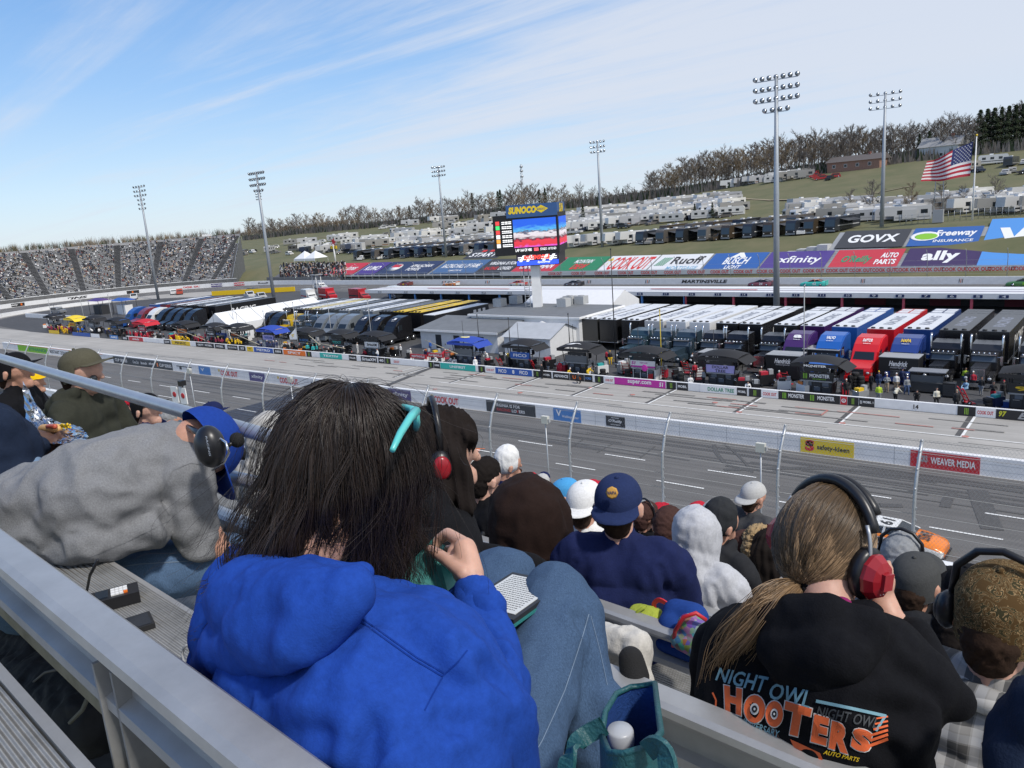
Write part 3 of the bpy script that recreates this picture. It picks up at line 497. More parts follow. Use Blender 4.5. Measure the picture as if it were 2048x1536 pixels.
m.text('LAP 164 OF 400', EM((.8, .8, .8)), Ms @ Matrix.Translation((-hw_ * .10, zb + h_ * .06, .05)), hw_ * .5, .42); m.text('STAGE 2  10 TO GO', EM((.8, .8, .8)), Ms @ Matrix.Translation((hw_ * .66, zb + h_ * .06, .05)), hw_ * .48, .34); m.bx(hw_ * .22, hw_ * .36, zb + .05, zb + h_ * .11, .02, .05, EM((.6, .08, .1)), Ms); m.build('scoreboard', t)
m = MB(); m.bx(-hw_ * .35, hw_ * .96, z2 - .1, z2 + 1.75, -1.6 * hw_, -.1, BLACK, Ms); m.bx(-hw_ * .34, hw_ * .95, z2 + 1.8, z2 + 2.3, -1.6 * hw_, -.05, mat((.6, .6, .62), .5, name='truss_white'), Ms)
for i in range(14): m.bx(-hw_ * .32 + i * .44, -hw_ * .32 + i * .44 + .2, z2 + 1.85, z2 + 2.25, -.05, -.02, BLACK, Ms)
m.bx(-hw_ * .34, hw_ * .95, z2, z2 + .65, -.09, -.05, EM((.03, .08, .7), .9), Ms); m.bx(-hw_ * .34, hw_ * .95, z2 + .65, z2 + 1.7, -.09, -.05, EM((.02, .015, .03), .5), Ms)
m.text('MARTINSVILLE', EM((.8, .06, .04)), Ms @ Matrix.Translation((hw_ * .28, z2 + 1.12, -.04)), hw_ * .82, .62, .004, .08, .25); m.text('# #', EM((.8, .8, .8)), Ms @ Matrix.Translation((hw_ * .3, z2 + 1.0, -.045)), hw_ * 1.2, .9); m.text('Speedway', EM((.8, .8, .8)), Ms @ Matrix.Translation((hw_ * .5, z2 + .36, -.04)), hw_ * .4, .36, .004, .02, .3); m.build('ticker_screen', t)
SUN_B = mat((.035, .10, .26), .5, name='sign_blue'); SUN_Y = mat((.85, .62, .02), .5, name='sign_yellow_letter')
m = MB(); m.bx(-hw_ * .56, hw_, zs0 - .25, zs_, -2 * hw_ + 1, .12, SUN_B, Ms); m.text('SUNOCO', SUN_Y, Ms @ Matrix.Translation((-hw_ * .06, (zs0 + zs_) / 2, .13)), hw_ * .86, (zs_ - zs0) * .66, .004, .14, .2); m.text('SUN', SUN_Y, M2 @ Matrix.Translation((hw_ * .9, (zs0 + zs_) / 2, .02)), hw_ * .9, 1.3, .01, .09, .2)
m.add([(hw_ * .52 + dx * 1.0, (zs0 + zs_) / 2 + dy * .55, .14) for dx, dy in ((-1, 0), (0, -1), (1, 0), (0, 1))], [(0, 1, 2, 3)], SUN_Y, M=Ms); m.text('SUNOCO', SUN_B, Ms @ Matrix.Translation((hw_ * .52, (zs0 + zs_) / 2, .15)), 1.2, .3); m.build('sign', t)
m = MB(); m.bx(-.75, .55, 0, z2, -.8, .4, WHITE, Ms @ Matrix.Translation((.9, 0, -1.4))); m.build('pillar', t)
m = MB(); Ml = Ms @ Matrix.Translation((-.55, 0, -.9))
for x in (-.35, .35): m.tube([(x, 0, 0), (x, z2, 0)], .06, STEEL, 5, M=Ml)
for k in range(int(z2 / .45)): m.tube([(-.35, .3 + k * .45, 0), (.35, .3 + k * .45, 0)], .04, STEEL, 4, M=Ml)
m.build('ladder', t)
# ================================================================ race haulers
ROOFW = mat((.66, .68, .70), .5, var=.06, vs=1.5, name='white_trailer_roof'); PAINT = mat((.011, .012, .014), .25, name='body_paint'); SIDE = mat((.012, .0121, .014), .3, name='trailer_paint'); ROOFP = mat((.0121, .012, .0142), .4, name='roof_panel')
def wheel(b_, x, y, r=.5, wd=.55):
    A = FR((x, y, r), (0, 1, 0), (0, 0, 1)) @ Matrix.Translation((0, 0, -wd / 2)); b_.lathe([(r * .6, 0), (r, .04), (r, wd - .04), (r * .6, wd)], RUBBER, 14, A); b_.lathe([(r * .58, -.01), (r * .5, wd + .02), (.02, wd + .02)], CHROME, 10, A)
def hauler(style, name='race_hauler'):
    t = empty(name, (0, 0, 0), '', 'truck', 'race team haulers parked in the infield')
    m = MB(); m.bx(-1.3, 1.3, 7.6, 22, 1.15, 4.05, SIDE); m.bx(-1.32, 1.32, 7.62, 22.02, 1.05, 1.3, GREY)
    m.text('RACING', WT, FR((1.302, 14, 2.7), (0, 1, 0), (0, 0, 1)), 6, 1.0, .004, .06, .2); m.text('RACING', WT, FR((-1.302, 14, 2.7), (0, -1, 0), (0, 0, 1)), 6, 1.0, .004, .06, .2); m.build('trailer', t)
    m = MB(); m.bx(-1.28, 1.28, 7.7, 18.6, 4.05, 4.09, ROOFW); m.bx(-1.28, 1.28, 18.62, 21.95, 4.05, 4.085, ROOFP)
    for x in (-1.15, .1):
        for y in (18.9, 20.4): m.bx(x, x + 1.05, y, y + 1.2, 4.085, 4.10, ROOFW)
    for x in (-.8, 0, .8): m.lathe([(.22, 0), (.2, .12), (.02, .14)], BLACK, 10, Matrix.Translation((x, 8.0, 4.09)))
    m.text('RACING', mat((.25, .27, .32), .6, name='roof_lettering'), FR((0, 13.4, 4.09), (0, 1, 0), (-1, 0, 0)), 6.0, 1.1, .01, .07, .1); m.build('trailer_roof', t)
    m = MB()
    if style == 'aero':
        pr = [(.0, .45), (.0, 1.25), (.12, 1.55), (1.7, 1.95), (2.3, 2.75), (2.9, 3.35), (3.9, 3.85), (5.2, 4.0), (5.7, 3.9), (5.7, .8), (4.6, .55), (1.0, .45)]
        A = FR((0, 0, 0), (0, 1, 0), (0, 0, 1)); m.prism(pr, -1.14, 1.14, PAINT, A)
        pr2 = [(2.4, .9), (2.45, 2.7), (3.1, 3.3), (4.0, 3.78), (5.2, 3.9), (5.68, 3.8), (5.68, .9)]; m.prism(pr2, -1.24, 1.24, PAINT, A)
    else:
        m.bx(-.62, .62, .25, 2.9, .9, 2.0, PAINT); m.bx(-1.1, -.66, .5, 2.4, .7, 1.35, PAINT); m.bx(.66, 1.1, .5, 2.4, .7, 1.35, PAINT)
        m.prism([(2.9, .8), (2.85, 2.05), (3.15, 2.75), (4.2, 2.85), (4.25, .8)], -1.05, 1.05, PAINT, FR((0, 0, 0), (0, 1, 0), (0, 0, 1))); m.prism([(4.0, .8), (4.0, 2.9), (4.3, 3.45), (6.0, 3.55), (6.0, .8)], -1.2, 1.2, PAINT, FR((0, 0, 0), (0, 1, 0), (0, 0, 1)))
        for x in np.linspace(-.85, .85, 5): m.ell((x, 3.0, 2.88), (.1, .12, .07), CHROME, nu=6, nv=4)
    m.build('cab', t)
    m = MB()
    if style == 'aero': m.add([(-.98, 1.74, 2.02), (.98, 1.74, 2.02), (.9, 2.27, 2.72), (-.9, 2.27, 2.72)], [(0, 1, 2, 3)], GLASS); [m.add([(s * 1.246, 2.55, 2.0), (s * 1.246, 3.6, 2.0), (s * 1.246, 3.5, 2.85), (s * 1.246, 2.75, 2.75)], [(0, 1, 2, 3)], GLASS) for s in (-1, 1)]
    else: m.add([(-.95, 2.84, 2.1), (.95, 2.84, 2.1), (.9, 3.11, 2.68), (-.9, 3.11, 2.68)], [(0, 1, 2, 3)], mat((.10, .12, .14), .12, name='truck_glass')); m.bx(-1.0, 1.0, 2.78, 3.1, 2.7, 2.78, CHROME)
    m.build('windshield', t)
    m = MB()
    if style == 'aero':
        m.bx(-.55, .55, -.03, .02, .75, 1.45, DARK)
        for k in range(5): m.bx(-.55, .55, -.05, -.02, .78 + k * .14, .83 + k * .14, CHROME)
    else:
        m.bx(-.56, .56, .18, .26, .85, 1.95, CHROME)
        for k in range(11): m.bx(-.49 + k * .088, -.45 + k * .088 , .16, .20, .92, 1.86, DARK)
    m.build('grille', t)
    m = MB(); m.bx(-1.2, 1.2, -.12, .14, .35, .72, PAINT if style == 'aero' else CHROME); m.build('bumper', t)
    for s in (-1, 1): m = MB(); m.ell((s * .92, .2 if style == 'classic' else .02, 1.1), (.17, .1, .12), mat((.6, .62, .64), .1, .3, name='headlamp'), nu=8, nv=6); m.build('headlight', t); m = MB(); m.bx(s * 1.45 - .1, s * 1.45 + .1, 2.5, 2.6, 1.9, 2.7, CHROME); m.tube([(s * 1.1, 2.6, 2.6), (s * 1.45, 2.55, 2.6)], .03, CHROME, 5); m.build('mirror', t)
    if style == 'classic':
        for s in (-1, 1): m = MB(); m.tube([(s * 1.28, 4.1, .8), (s * 1.28, 4.1, 4.1), (s * 1.28, 4.25, 4.35)], .1, CHROME, 8); m.build('exhaust_stack', t)
    for s in (-1, 1):
        for y in (1.3, 4.6, 5.9, 18.6, 19.9): m = MB(); wheel(m, s * 1.0 - (.0 if s > 0 else .0), y, .5, .4); m.build('wheel', t)
    return t
HP_ = {s: hauler(s) for s in ('aero', 'classic')}; TEMPL.extend(HP_.values())
def car_paint(c, rough=.25): return mat(c, rough, name='body_paint', spec=.6)
def put_hauler(style, px, zref, body, side, roof, rooft, label, y0=78.6, dy=0, words=None, cabword=None, logo=None):
    o = ctree(HP_[style])
    x = LX(px, y0 + (7.7 if zref > 4 else 4.2), zref); place(o, (x, y0 + dy, 0), rad(-1.2), label)
    if px < 1270 and px > 1170:
        for c in list(o.children):
            if c.name.split('.')[0] not in ('trailer', 'trailer_roof'): bpy.data.objects.remove(c)
    recolor(o, {PAINT: car_paint(body), SIDE: car_paint(side), ROOFW: roof, ROOFP: rooft}); o['category'] = 'truck'
    if cabword:
        m = MB(); A = FR((0, 3.1, 3.44), (1, 0, 0), (0, 1.0, .55)); m.text(cabword, logo or WT, A @ Matrix.Translation((0, .3, 0)), .9, .5, .12, .08); m.text('team', WT, A @ Matrix.Translation((0, -.2, 0)), .7, .12, .12); m.build('cab_emblem', o)
    return o
RW = ROOFW; RD = mat((.10, .105, .11), .5, var=.1, vs=2, name='dark_trailer_roof'); K = (.012, .012, .014)
for a in (('classic', 1176, 4.1, (.02, .02, .022), (.03, .03, .03), RW, RW, 'black hauler with a white roof and grey nose, nearest the white building'), ('classic', 1214, 4.1, K, K, RW, RW, 'black hauler with a white roof behind the brown equipment cart'), ('classic', 1259, 4.1, K, K, RW, RD, 'black hauler with white roof, third right of the white building'), ('classic', 1306, 4.1, (.03, .06, .08), (.5, .5, .5), RW, RW, 'hauler with a dark teal striped cab behind the magenta pit box'), ('classic', 1350, 4.1, (.03, .05, .07), (.68, .69, .70), RW, RW, 'white sided hauler with dark cab, left of the two white trailers'), ('classic', 1397, 4.1, (.03, .05, .07), (.70, .71, .72), RW, RW, 'white sided hauler with dark cab, right of the two white trailers'),
    ('classic', 1451, 4.1, K, K, RW, RD, 'black classic cab hauler with white roof beside the white trailers'), ('classic', 1498, 4.1, K, K, RW, RD, 'black classic cab hauler with white roof left of the floodlight pole'), ('classic', 1568, 4.1, K, K, RW, RD, 'black classic cab hauler with white roof between the pole and purple truck'),
    ('aero', 1622, 4.1, (.06, .02, .12), (.05, .015, .09), RW, mat((.05, .03, .08), .5, name='purple_roof'), 'purple hauler with a white letter on its cab'), ('aero', 1686, 4.1, (.015, .11, .42), (.02, .10, .36), RW, mat((.03, .08, .25), .5, name='blue_roof'), 'bright blue hauler beside the red truck'), ('aero', 1761, 4.1, (.62, .015, .02), (.56, .012, .02), RW, mat((.4, .04, .03), .5, name='red_roof'), 'bright red hauler with a chrome grille'), ('aero', 1832, 4.1, (.02, .05, .22), (.015, .05, .2), RW, mat((.03, .05, .12), .5, name='navy_roof'), 'navy blue hauler with a yellow cab emblem right of the red truck'),
    ('classic', 1905, 4.1, K, K, RD, RD, 'all black hauler with chrome grille right of the navy truck'), ('classic', 1984, 4.1, (.03, .03, .033), K, RD, RD, 'all black hauler with tall chrome grille and bright bumper at the right'), ('classic', 2080, 4.1, K, (.6, .4, .02), RD, RD, 'black and yellow hauler cut by the right edge')):
    ex = {'purple hauler with a white letter on its cab': ('a', None), 'bright blue hauler beside the red truck': ('VALVO', None), 'bright red hauler with a chrome grille': ('RAPTOR', None), 'navy blue hauler with a yellow cab emblem right of the red truck': ('NAPA', YEL)}.get(a[7], (None, None)); put_hauler(*a, cabword=ex[0], logo=ex[1], dy=-.6 if a[0] == 'aero' and a[1] == 1761 else 0)
LC = [('aero', 274, (.02, .08, .3), RW, 'blue cab hauler at the far left end of the truck rows'), ('aero', 296, (.2, .03, .04), RD, 'dark red cab hauler beside the far blue cab'), ('aero', 316, (.7, .7, .7), RW, 'white cab hauler among the far left dark trucks'), ('aero', 336, K, RW, 'black sleek hauler just right of the far white cab'), ('aero', 355, K, RD, 'black sleek hauler second right of the far white cab'), ('aero', 372, K, RW, 'black sleek hauler third right of the far white cab'), ('aero', 392, K, RD, 'black sleek hauler left of the white marquee tent'),
      ('aero', 520, K, RW, 'black sleek hauler touching the right side of the white marquee'), ('aero', 542, K, RD, 'black sleek hauler second right of the white marquee'), ('aero', 564, K, RW, 'black sleek hauler third right of the white marquee'), ('classic', 582, (.62, .42, .02), mat((.6, .5, .2), .5, name='yellow_roof'), 'yellow classic cab hauler in the middle of the left truck row'), ('classic', 603, (.04, .05, .06), RW, 'dark classic cab hauler right of the yellow cab'), ('classic', 626, (.04, .05, .06), RD, 'dark classic cab hauler second right of the yellow cab'), ('aero', 655, (.16, .18, .2), RW, 'grey cab hauler, leftmost of three grey cabs'), ('aero', 678, (.16, .18, .2), RD, 'grey cab hauler, middle of three grey cabs'), ('aero', 703, (.16, .18, .2), RW, 'grey cab hauler, rightmost of three grey cabs'), ('aero', 737, K, RD, 'black hauler with a tick mark on its cab, left of three'), ('aero', 764, K, YEL, 'black hauler with a yellow roof and tick mark, middle of three'), ('aero', 797, K, YEL, 'black hauler with yellow roof and yellow side panels by the office')]
for st_, px, c, rf, lab in LC: put_hauler(st_, px, 3.5, c, c if c[0] < .5 else (.05, .05, .06), rf, RD, lab, y0=79.5, cabword='J' if 'tick' in lab or 'side panels' in lab else None)
t = empty('box_trailer', (-85.2, 86, 0), 'black trailer with white lettering parked beside the grey roof', 'trailer'); m = MB(); m.bx(-1.2, 1.2, 0, 13, .9, 3.9, BLACK); m.bx(-1.18, 1.18, .02, 12.98, 3.9, 3.95, ROOFW); m.text('III', WT, FR((1.2, 10.6, 2.6), (0, 1, 0), (0, 0, 1)), 3, 1.6, .01, .06); m.text('UNIFIRST', WT, FR((1.2, 2.6, 2.4), (0, 1, 0), (0, 0, 1)), 4, .7, .01, .06); m.build('body', t); m = MB(); [wheel(m, s * .95, y, .45, .3) for s in (-1, 1) for y in (9.5, 10.6)]; m.build('wheel', t)
for i, (px, py, w_, tx, lab) in enumerate(((1425, 735, 3.2, 'Hendrick', 'black display trailer behind the lilac banner'), (1565, 742, 3.4, 'Hendrick', 'black display trailer with white script in front of the purple truck'), (1640, 730, 3.6, 'Hendrick', 'black display trailer peeking over the lime lettered pit box'), (1795, 750, 3.4, 'Hendrick', 'black display trailer with white script before the navy truck'))):
    p = G(px, py + 20); t = empty('display_trailer', (p[0], max(p[1], 75.2), 0), lab, 'trailer', 'black display trailers'); m = MB(); m.bx(-w_ / 2, w_ / 2, 0, 2.2, .25, 2.6, BLACK); m.bx(-w_ / 2 - .03, w_ / 2 + .03, -.03, 2.23, 2.6, 2.66, GREY); m.text(tx, WT, FR((0, -.002, 2.05), (1, 0, 0), (0, 0, 1)), w_ * .48, .5, .006, .06, .3); m.text('motorsports', mat((.4, .4, .42), .5, name='grey_lettering'), FR((0, -.002, 1.65), (1, 0, 0), (0, 0, 1)), w_ * .42, .22, .006, .04, .3); m.build('body', t); m = MB(); [wheel(m, s * (w_ / 2 - .25), 1.1, .32, .2) for s in (-1, 1)]; m.build('wheel', t)
# ================================================================ people: posed figures grown as one skin
def figure_mesh(caps, voxel, smooth=4):
    b_ = MB()
    for c in caps:
        if len(c) == 2: b_.ell(c[0], c[1], SKIN)
        else: b_.cap(*c, SKIN)
    return bake(b_.mesh(), voxel, smooth)
SHIRT = mat((.0201, .02, .02), .8, name='shirt_cloth'); TROU = mat((.0202, .02, .02), .85, name='trouser_cloth'); CAPM = mat((.0203, .02, .02), .7, name='cap_cloth'); SHOE = mat((.0204, .02, .02), .7, name='shoe_leather')
def standing(pose):
    hip = .92; lean = {'stand': 0, 'walk': .04, 'crouch': .35, 'point': .02, 'sit': .05, 'bend': .5, 'arms': 0}[pose]; cr = {'crouch': .42, 'sit': .40, 'bend': .08}.get(pose, 0)
    H_ = np.array([0, 0, hip - cr]); ch = H_ + np.array([0, -lean * .5, .36 - lean * .1]); nk = H_ + np.array([0, -lean * .8, .56 - lean * .25]); hd = H_ + np.array([0, -lean * .95 - .02, .74 - lean * .3])
    c = [(H_ + [0, 0, .0], .15, H_ + [0, 0, .15], .15), (H_ + [0, 0, .1], .15, ch, .17), (ch + [-.12, 0, .06], .09, ch + [.12, 0, .06], .09), (nk, .06, hd, .06), (hd, (.085, .105, .125))]
    for s in (-1, 1):
        a = H_ + [s * .1, 0, 0]; st = .16 * s if pose == 'walk' else (.06 * s)
        if pose in ('crouch',): k = a + [s * .1, -.38, -.06 if s > 0 else -.36]; f = np.array([s * .15, -.30 if s > 0 else -.02, .07])
        elif pose == 'sit': k = a + [s * .05, -.42, .02]; f = np.array([s * .16, -.45, .07])
        else: k = a + [s * .02, -.05 - st * .5, -.44 + cr * .4]; f = np.array([a[0] + s * .03, .02 - st, .07])
        c += [(a, .105, k, .075), (k, .072, f, .052), (f + [0, .03, -.02], .05, f + [0, -.14, -.03], .045)]
        sh = ch + [s * .19, 0, .08]
        if pose == 'point' and s > 0: e = sh + [.2, -.18, .02]; h = e + [.12, -.2, .12]
        elif pose == 'arms': e = sh + [s * .12, -.02, -.24]; h = e + [-s * .2, -.2, .04]
        elif pose in ('crouch', 'bend', 'sit'): e = sh + [s * .06, -.16, -.2]; h = e + [-s * .06, -.2, -.1]
        else: e = sh + [s * .06, .02 + st * .3, -.28]; h = e + [s * .0, -.1 - st * .6, -.23]
        c += [(sh, .065, e, .05), (e, .05, h, .04), (h, .045, h + [0, -.03, -.08], .035)]
    me = figure_mesh(c, .032, 3); setmat(me, SKIN, SHIRT, TROU, CAPM, SHOE)
    hz, bz = hd, H_
    def fm(p):
        r = np.full(len(p), 1); r[p[:, 2] < bz[2] + .03] = 2; r[p[:, 2] < .10] = 4
        dh = np.linalg.norm(p - hd, axis=1); r[dh < .17] = 0; r[(dh < .17) & (p[:, 2] > hd[2] + .03)] = 3; r[(dh < .17) & (p[:, 1] > hd[1] + .03) & (p[:, 2] > hd[2] - .04)] = 3
        return r
    facemat(me, fm); return me
POSES = {p: standing(p) for p in ('stand', 'walk', 'crouch', 'point', 'sit', 'bend', 'arms')}
CN = {'black': (.014, .014, .016), 'white': (.72, .72, .71), 'red': (.45, .02, .04), 'yellow': (.70, .45, .01), 'navy': (.02, .03, .09), 'blue': (.03, .12, .45), 'grey': (.25, .26, .27), 'orange': (.7, .2, .03), 'teal': (.03, .36, .36), 'lime': (.45, .6, .04), 'tan': (.35, .27, .18), 'denim': (.06, .10, .2), 'maroon': (.22, .02, .05), 'cream': (.6, .57, .47), 'light blue': (.25, .42, .6), 'brown': (.06, .03, .025)}
def cm(c, n, r=.8): return mat(CN[c] if isinstance(c, str) else c, r, name=n)
PEOPLE = {}
def crew(px, py, top, low, hat, pose, where, rz=0.0, z=0.0, sc=1.0, y=None):
    p = G(px, py, z) if y is None else np.array([LX(px, y, z + .9), y, z])
    o = bpy.data.objects.new('person', POSES[pose].copy()); COL.objects.link(o); o.location = (p[0], p[1], p[2]); o.rotation_euler = (0, 0, rz); o.scale = (sc,) * 3
    o.data.materials[1] = cm(top, 'shirt_cloth'); o.data.materials[2] = cm(low, 'trouser_cloth'); o.data.materials[3] = cm(hat, 'cap_cloth'); o.data.materials[4] = cm('black', 'shoe_leather')
    verb = {'stand': 'standing', 'walk': 'walking', 'crouch': 'crouching', 'point': 'pointing', 'sit': 'sitting', 'bend': 'bending over', 'arms': 'reaching'}[pose]
    same = top == low
    base = f"{verb} person in {top} {'suit' if same else 'top'} and {hat} cap {where}"
    PEOPLE.setdefault(base, []).append((p[0], o)); tag(o, base, 'person', 'pit crew and officials'); return o
# ---------------------------------------------------------------- pit boxes
CANO = mat((.0131, .0133, .015), .75, name='canopy_cloth', bump=.2, bs=6); PANEL = mat((.0132, .013, .0152), .5, name='pit_panel'); CABI = mat((.0133, .013, .0151), .35, name='cabinet_paint')
def pitbox():
    t = empty('pit_box', (0, 0, 0), '', 'pit cart', 'team pit boxes behind the pit wall')
    m = MB(); m.bx(-1.35, 1.35, -.6, .7, .25, 1.45, CABI)
    for i in range(3): m.bx(-1.25 + i * .85, -.5 + i * .85, -.62, -.6, .35, 1.35, DARK); m.bx(-1.1 + i * .85, -.65 + i * .85, -.64, -.62, .95, 1.0, CHROME)
    m.build('cabinet', t)
    m = MB(); m.bx(-1.5, 1.5, -.75, .85, 1.45, 1.55, GREY); m.build('deck', t)
    m = MB(); m.bx(-1.5, 1.5, -.8, -.72, 1.6, 2.35, PANEL); m.bx(-1.15, 1.15, -.74, -.7, 2.4, 2.75, DARK); m.build('front_panel', t)
    for x in (-1.7, 1.7):
        for y in (-.9, 1.0): m = MB(); m.tube([(x * .88, y, 1.5), (x, y * 1.1, 3.25)], .04, BLACK, 6); m.build('canopy_post', t)
    m = MB(); nx, ny = 9, 6; vs = []; fs = []
    for j in range(ny):
        for i in range(nx):
            a, c = i / (nx - 1) * 2 - 1, j / (ny - 1) * 2 - 1; vs.append((a * 2.1, c * 1.5, 3.25 + .48 * (1 - a * a) * (1 - .6 * c * c) + .1 * (1 - c * c)))
    fs = [(j * nx + i, j * nx + i + 1, (j + 1) * nx + i + 1, (j + 1) * nx + i) for j in range(ny - 1) for i in range(nx - 1)]
    m.add(vs, fs, CANO, True); m.bx(-2.1, 2.1, -1.52, -1.48, 2.95, 3.27, CANO); m.bx(2.08, 2.12, -1.5, 1.5, 2.95, 3.27, CANO); m.bx(-2.12, -2.08, -1.5, 1.5, 2.95, 3.27, CANO)
    m.quad((2.1, -1.5, 3.2), (2.95, -1.4, 2.65), (2.95, 1.4, 2.65), (2.1, 1.5, 3.2), CANO); m.build('canopy', t)
    for i in range(4): m = MB(); x = -1.1 + i * .73; m.bx(x - .2, x + .2, 0, .4, 1.95, 2.0, BLACK); m.bx(x - .2, x + .2, .36, .42, 2.0, 2.5, BLACK); m.bx(x - .04, x + .04, .16, .24, 1.55, 1.95, STEEL); m.build('seat', t)
    m = MB()
    for x in (1.6, 2.0): m.bar((x, -.3, .05), (x - .1, .35, 1.6), .05, .05, BLACK)
    for k in range(5): m.bar((1.58, -.25 + k * .12, .3 + k * .28), (1.98, -.25 + k * .12, .3 + k * .28), .05, .03, STEEL)
    m.build('ladder', t)
    m = MB()
    for i in range(3): m.bx(-1.0 + i * .75, -.45 + i * .75, -.66, -.62, 1.05 if i != 1 else .6, 1.4 if i != 1 else .95, mat((.10, .12, .15), .2, name='monitor_glass'))
    m.build('monitor', t)
    m = MB(); m.tube([(-1.4, .9, 1.5), (-1.4, .9, 5.6)], .03, DARK, 5); m.build('antenna', t)
    for x in (-1.1, 1.1): m = MB(); wheel(m, x - .08, .0, .25, .16); m.build('wheel', t)
    return t
PB = pitbox(); TEMPL.append(PB)
for px, can, pan, text, tm, lab, yy, cab in ((110, 'black', 'black', 'PIT', WT, 'black canopied pit box at the far left end of the pit row', 73, K), (152, 'yellow', 'yellow', 'SHELL', RT, 'pit box under a bright yellow canopy', 72.2, (.55, .36, .01)), (190, 'black', 'grey', 'TOYOTA', WT, 'black pit box right of the yellow canopy', 73, K), (236, 'black', 'black', 'QR', SKYB, 'black pit box left of the red canopy with a blue logo', 72.6, K), (292, 'red', 'red', 'CHICK', WT, 'pit box under a glossy red canopy', 72.4, (.4, .02, .03)), (372, 'black', 'orange', 'BASS PRO', BT, 'black pit box with an orange banner', 73, K), (430, 'black', 'black', 'MOBIL', WT, 'black pit box with a long awning left of the yellow suited crew', 72.4, K), (478, 'black', 'black', 'KUBOTA', ORNG, 'black pit box behind the yellow suited crew', 73, K), (545, 'blue', 'lilac', 'FREEDOM', BLUE, 'pit box under a bright blue canopy', 72.6, (.7, .7, .7)), (616, 'black', 'black', 'BUSCH', SKYB, 'black pit box right of the blue canopy', 72.6, K), (682, 'black', 'black', 'TEXT', TEAL, 'black pit box with small white logos along its valance', 72.6, K), (752, 'black', 'white', 'SiriusXM', BT, 'black pit box with a white satellite radio panel', 72.6, K),
        (936, 'blue', 'grey', '', WT, 'pit box under a royal blue canopy with a yellow oval', 72.2, (.01, .025, .1)), (1048, 'black', 'blue', 'FICO', WT, 'black pit box with a blue band under its canopy', 72.4, K), (1160, 'black', 'grey', '', WT, 'black pit box with a white scribble on its canopy', 72.6, K), (1293, 'black', 'white', '51', MAG, 'white and magenta pit box under a black domed canopy', 72.3, (.75, .75, .75)), (1447, 'black', 'lilac', 'DOLLAR TREE', BT, 'black pit box with a lilac banner', 72.6, K), (1638, 'black', 'black', 'MONSTER', WT, 'black pit box with lime claw logos', 72.3, K), (2062, 'black', 'black', '97', YEL, 'black and yellow pit box cut by the right edge', 73, K)):
    o = ctree(PB); place(o, (LX(px, yy, 2), yy, 0), 0, lab); pc = {'lilac': (.42, .38, .72), 'white': (.75, .75, .75), 'grey': (.14, .15, .16)}.get(pan, CN.get(pan, K))
    recolor(o, {CANO: mat({'blue': (.02, .06, .36), 'yellow': (.75, .55, .03), 'red': (.5, .015, .03)}.get(can, (.013, .0131, .015)), .7, name='canopy_cloth', bump=.2, bs=6), PANEL: mat(pc, .5, name='pit_panel'), CABI: mat(cab, .4, name='cabinet_paint')})
    m = MB(); A = FR((0, -.81, 1.98), (1, 0, 0), (0, 0, 1))
    if text == 'DOLLAR TREE': m.text('DOLLAR', BT, A @ Matrix.Translation((0, .16, 0)), 1.7, .28, .01, .03); m.text('TREE', BT, A @ Matrix.Translation((0, -.2, 0)), 1.1, .28, .01, .03)
    elif text == 'MONSTER': m.text('III', LG, A @ Matrix.Translation((-1.0, 0, 0)), .35, .5, .01, .03); m.text('MONSTER', WT, A @ Matrix.Translation((.3, .05, 0)), 1.8, .34, .01, .06); m.text('ENERGY', LG, A @ Matrix.Translation((.3, -.25, 0)), 1.2, .1, .01); m.text('MONSTER', WT, FR((0.1, -1.53, 3.1), (1, 0, 0), (0, 0, 1)), 2.0, .2, .01, .06); m.bx(-1.2, -.9, -.66, -.63, 1.1, 1.4, RED)
    elif text == '51': m.bx(-1.45, 1.45, -.815, -.80, 1.62, 1.8, MAG); m.text('51', MAG, A @ Matrix.Translation((-1.1, .1, 0)), .5, .34, .02, .08, .2); m.text('super.com', MAG, A @ Matrix.Translation((.1, .12, 0)), .9, .16, .02); m.lathe([(.36, -.817), (.3, -.83)], MAG, 12, Matrix.Translation((1.1, 0, 1.98)) @ Matrix.Rotation(rad(0), 4, 'X') @ Matrix.Rotation(rad(-90), 4, 'X') @ Matrix.Translation((0, 0, -1.63))); m.add([(.4, -.66, .3), (1.0, -.66, .35), (1.1, -.66, 1.0), (.55, -.66, .9)], [(0, 1, 2, 3)], RED)
    elif text: m.text(text, tm, A, 2.0, .36, .01, .06)
    if 'oval' in lab: m.ell((0, -.3, 3.78), (.7, .5, .06), mat((.8, .7, .3), .6, name='pale_oval')); m.text('NAPA', BLUE, FR((0, -.3, 3.85), (1, 0, 0), (0, 1, .2)), .8, .3)
    if 'scribble' in lab: m.add([(-1.2, -.9, 3.62), (-.4, -1.0, 3.66), (.2, -.8, 3.75), (.9, -.9, 3.70), (.5, -.7, 3.77), (-.3, -.7, 3.77)], [(0, 1, 2, 3, 4, 5)], WT)
    if m.n: m.build('emblem', o)
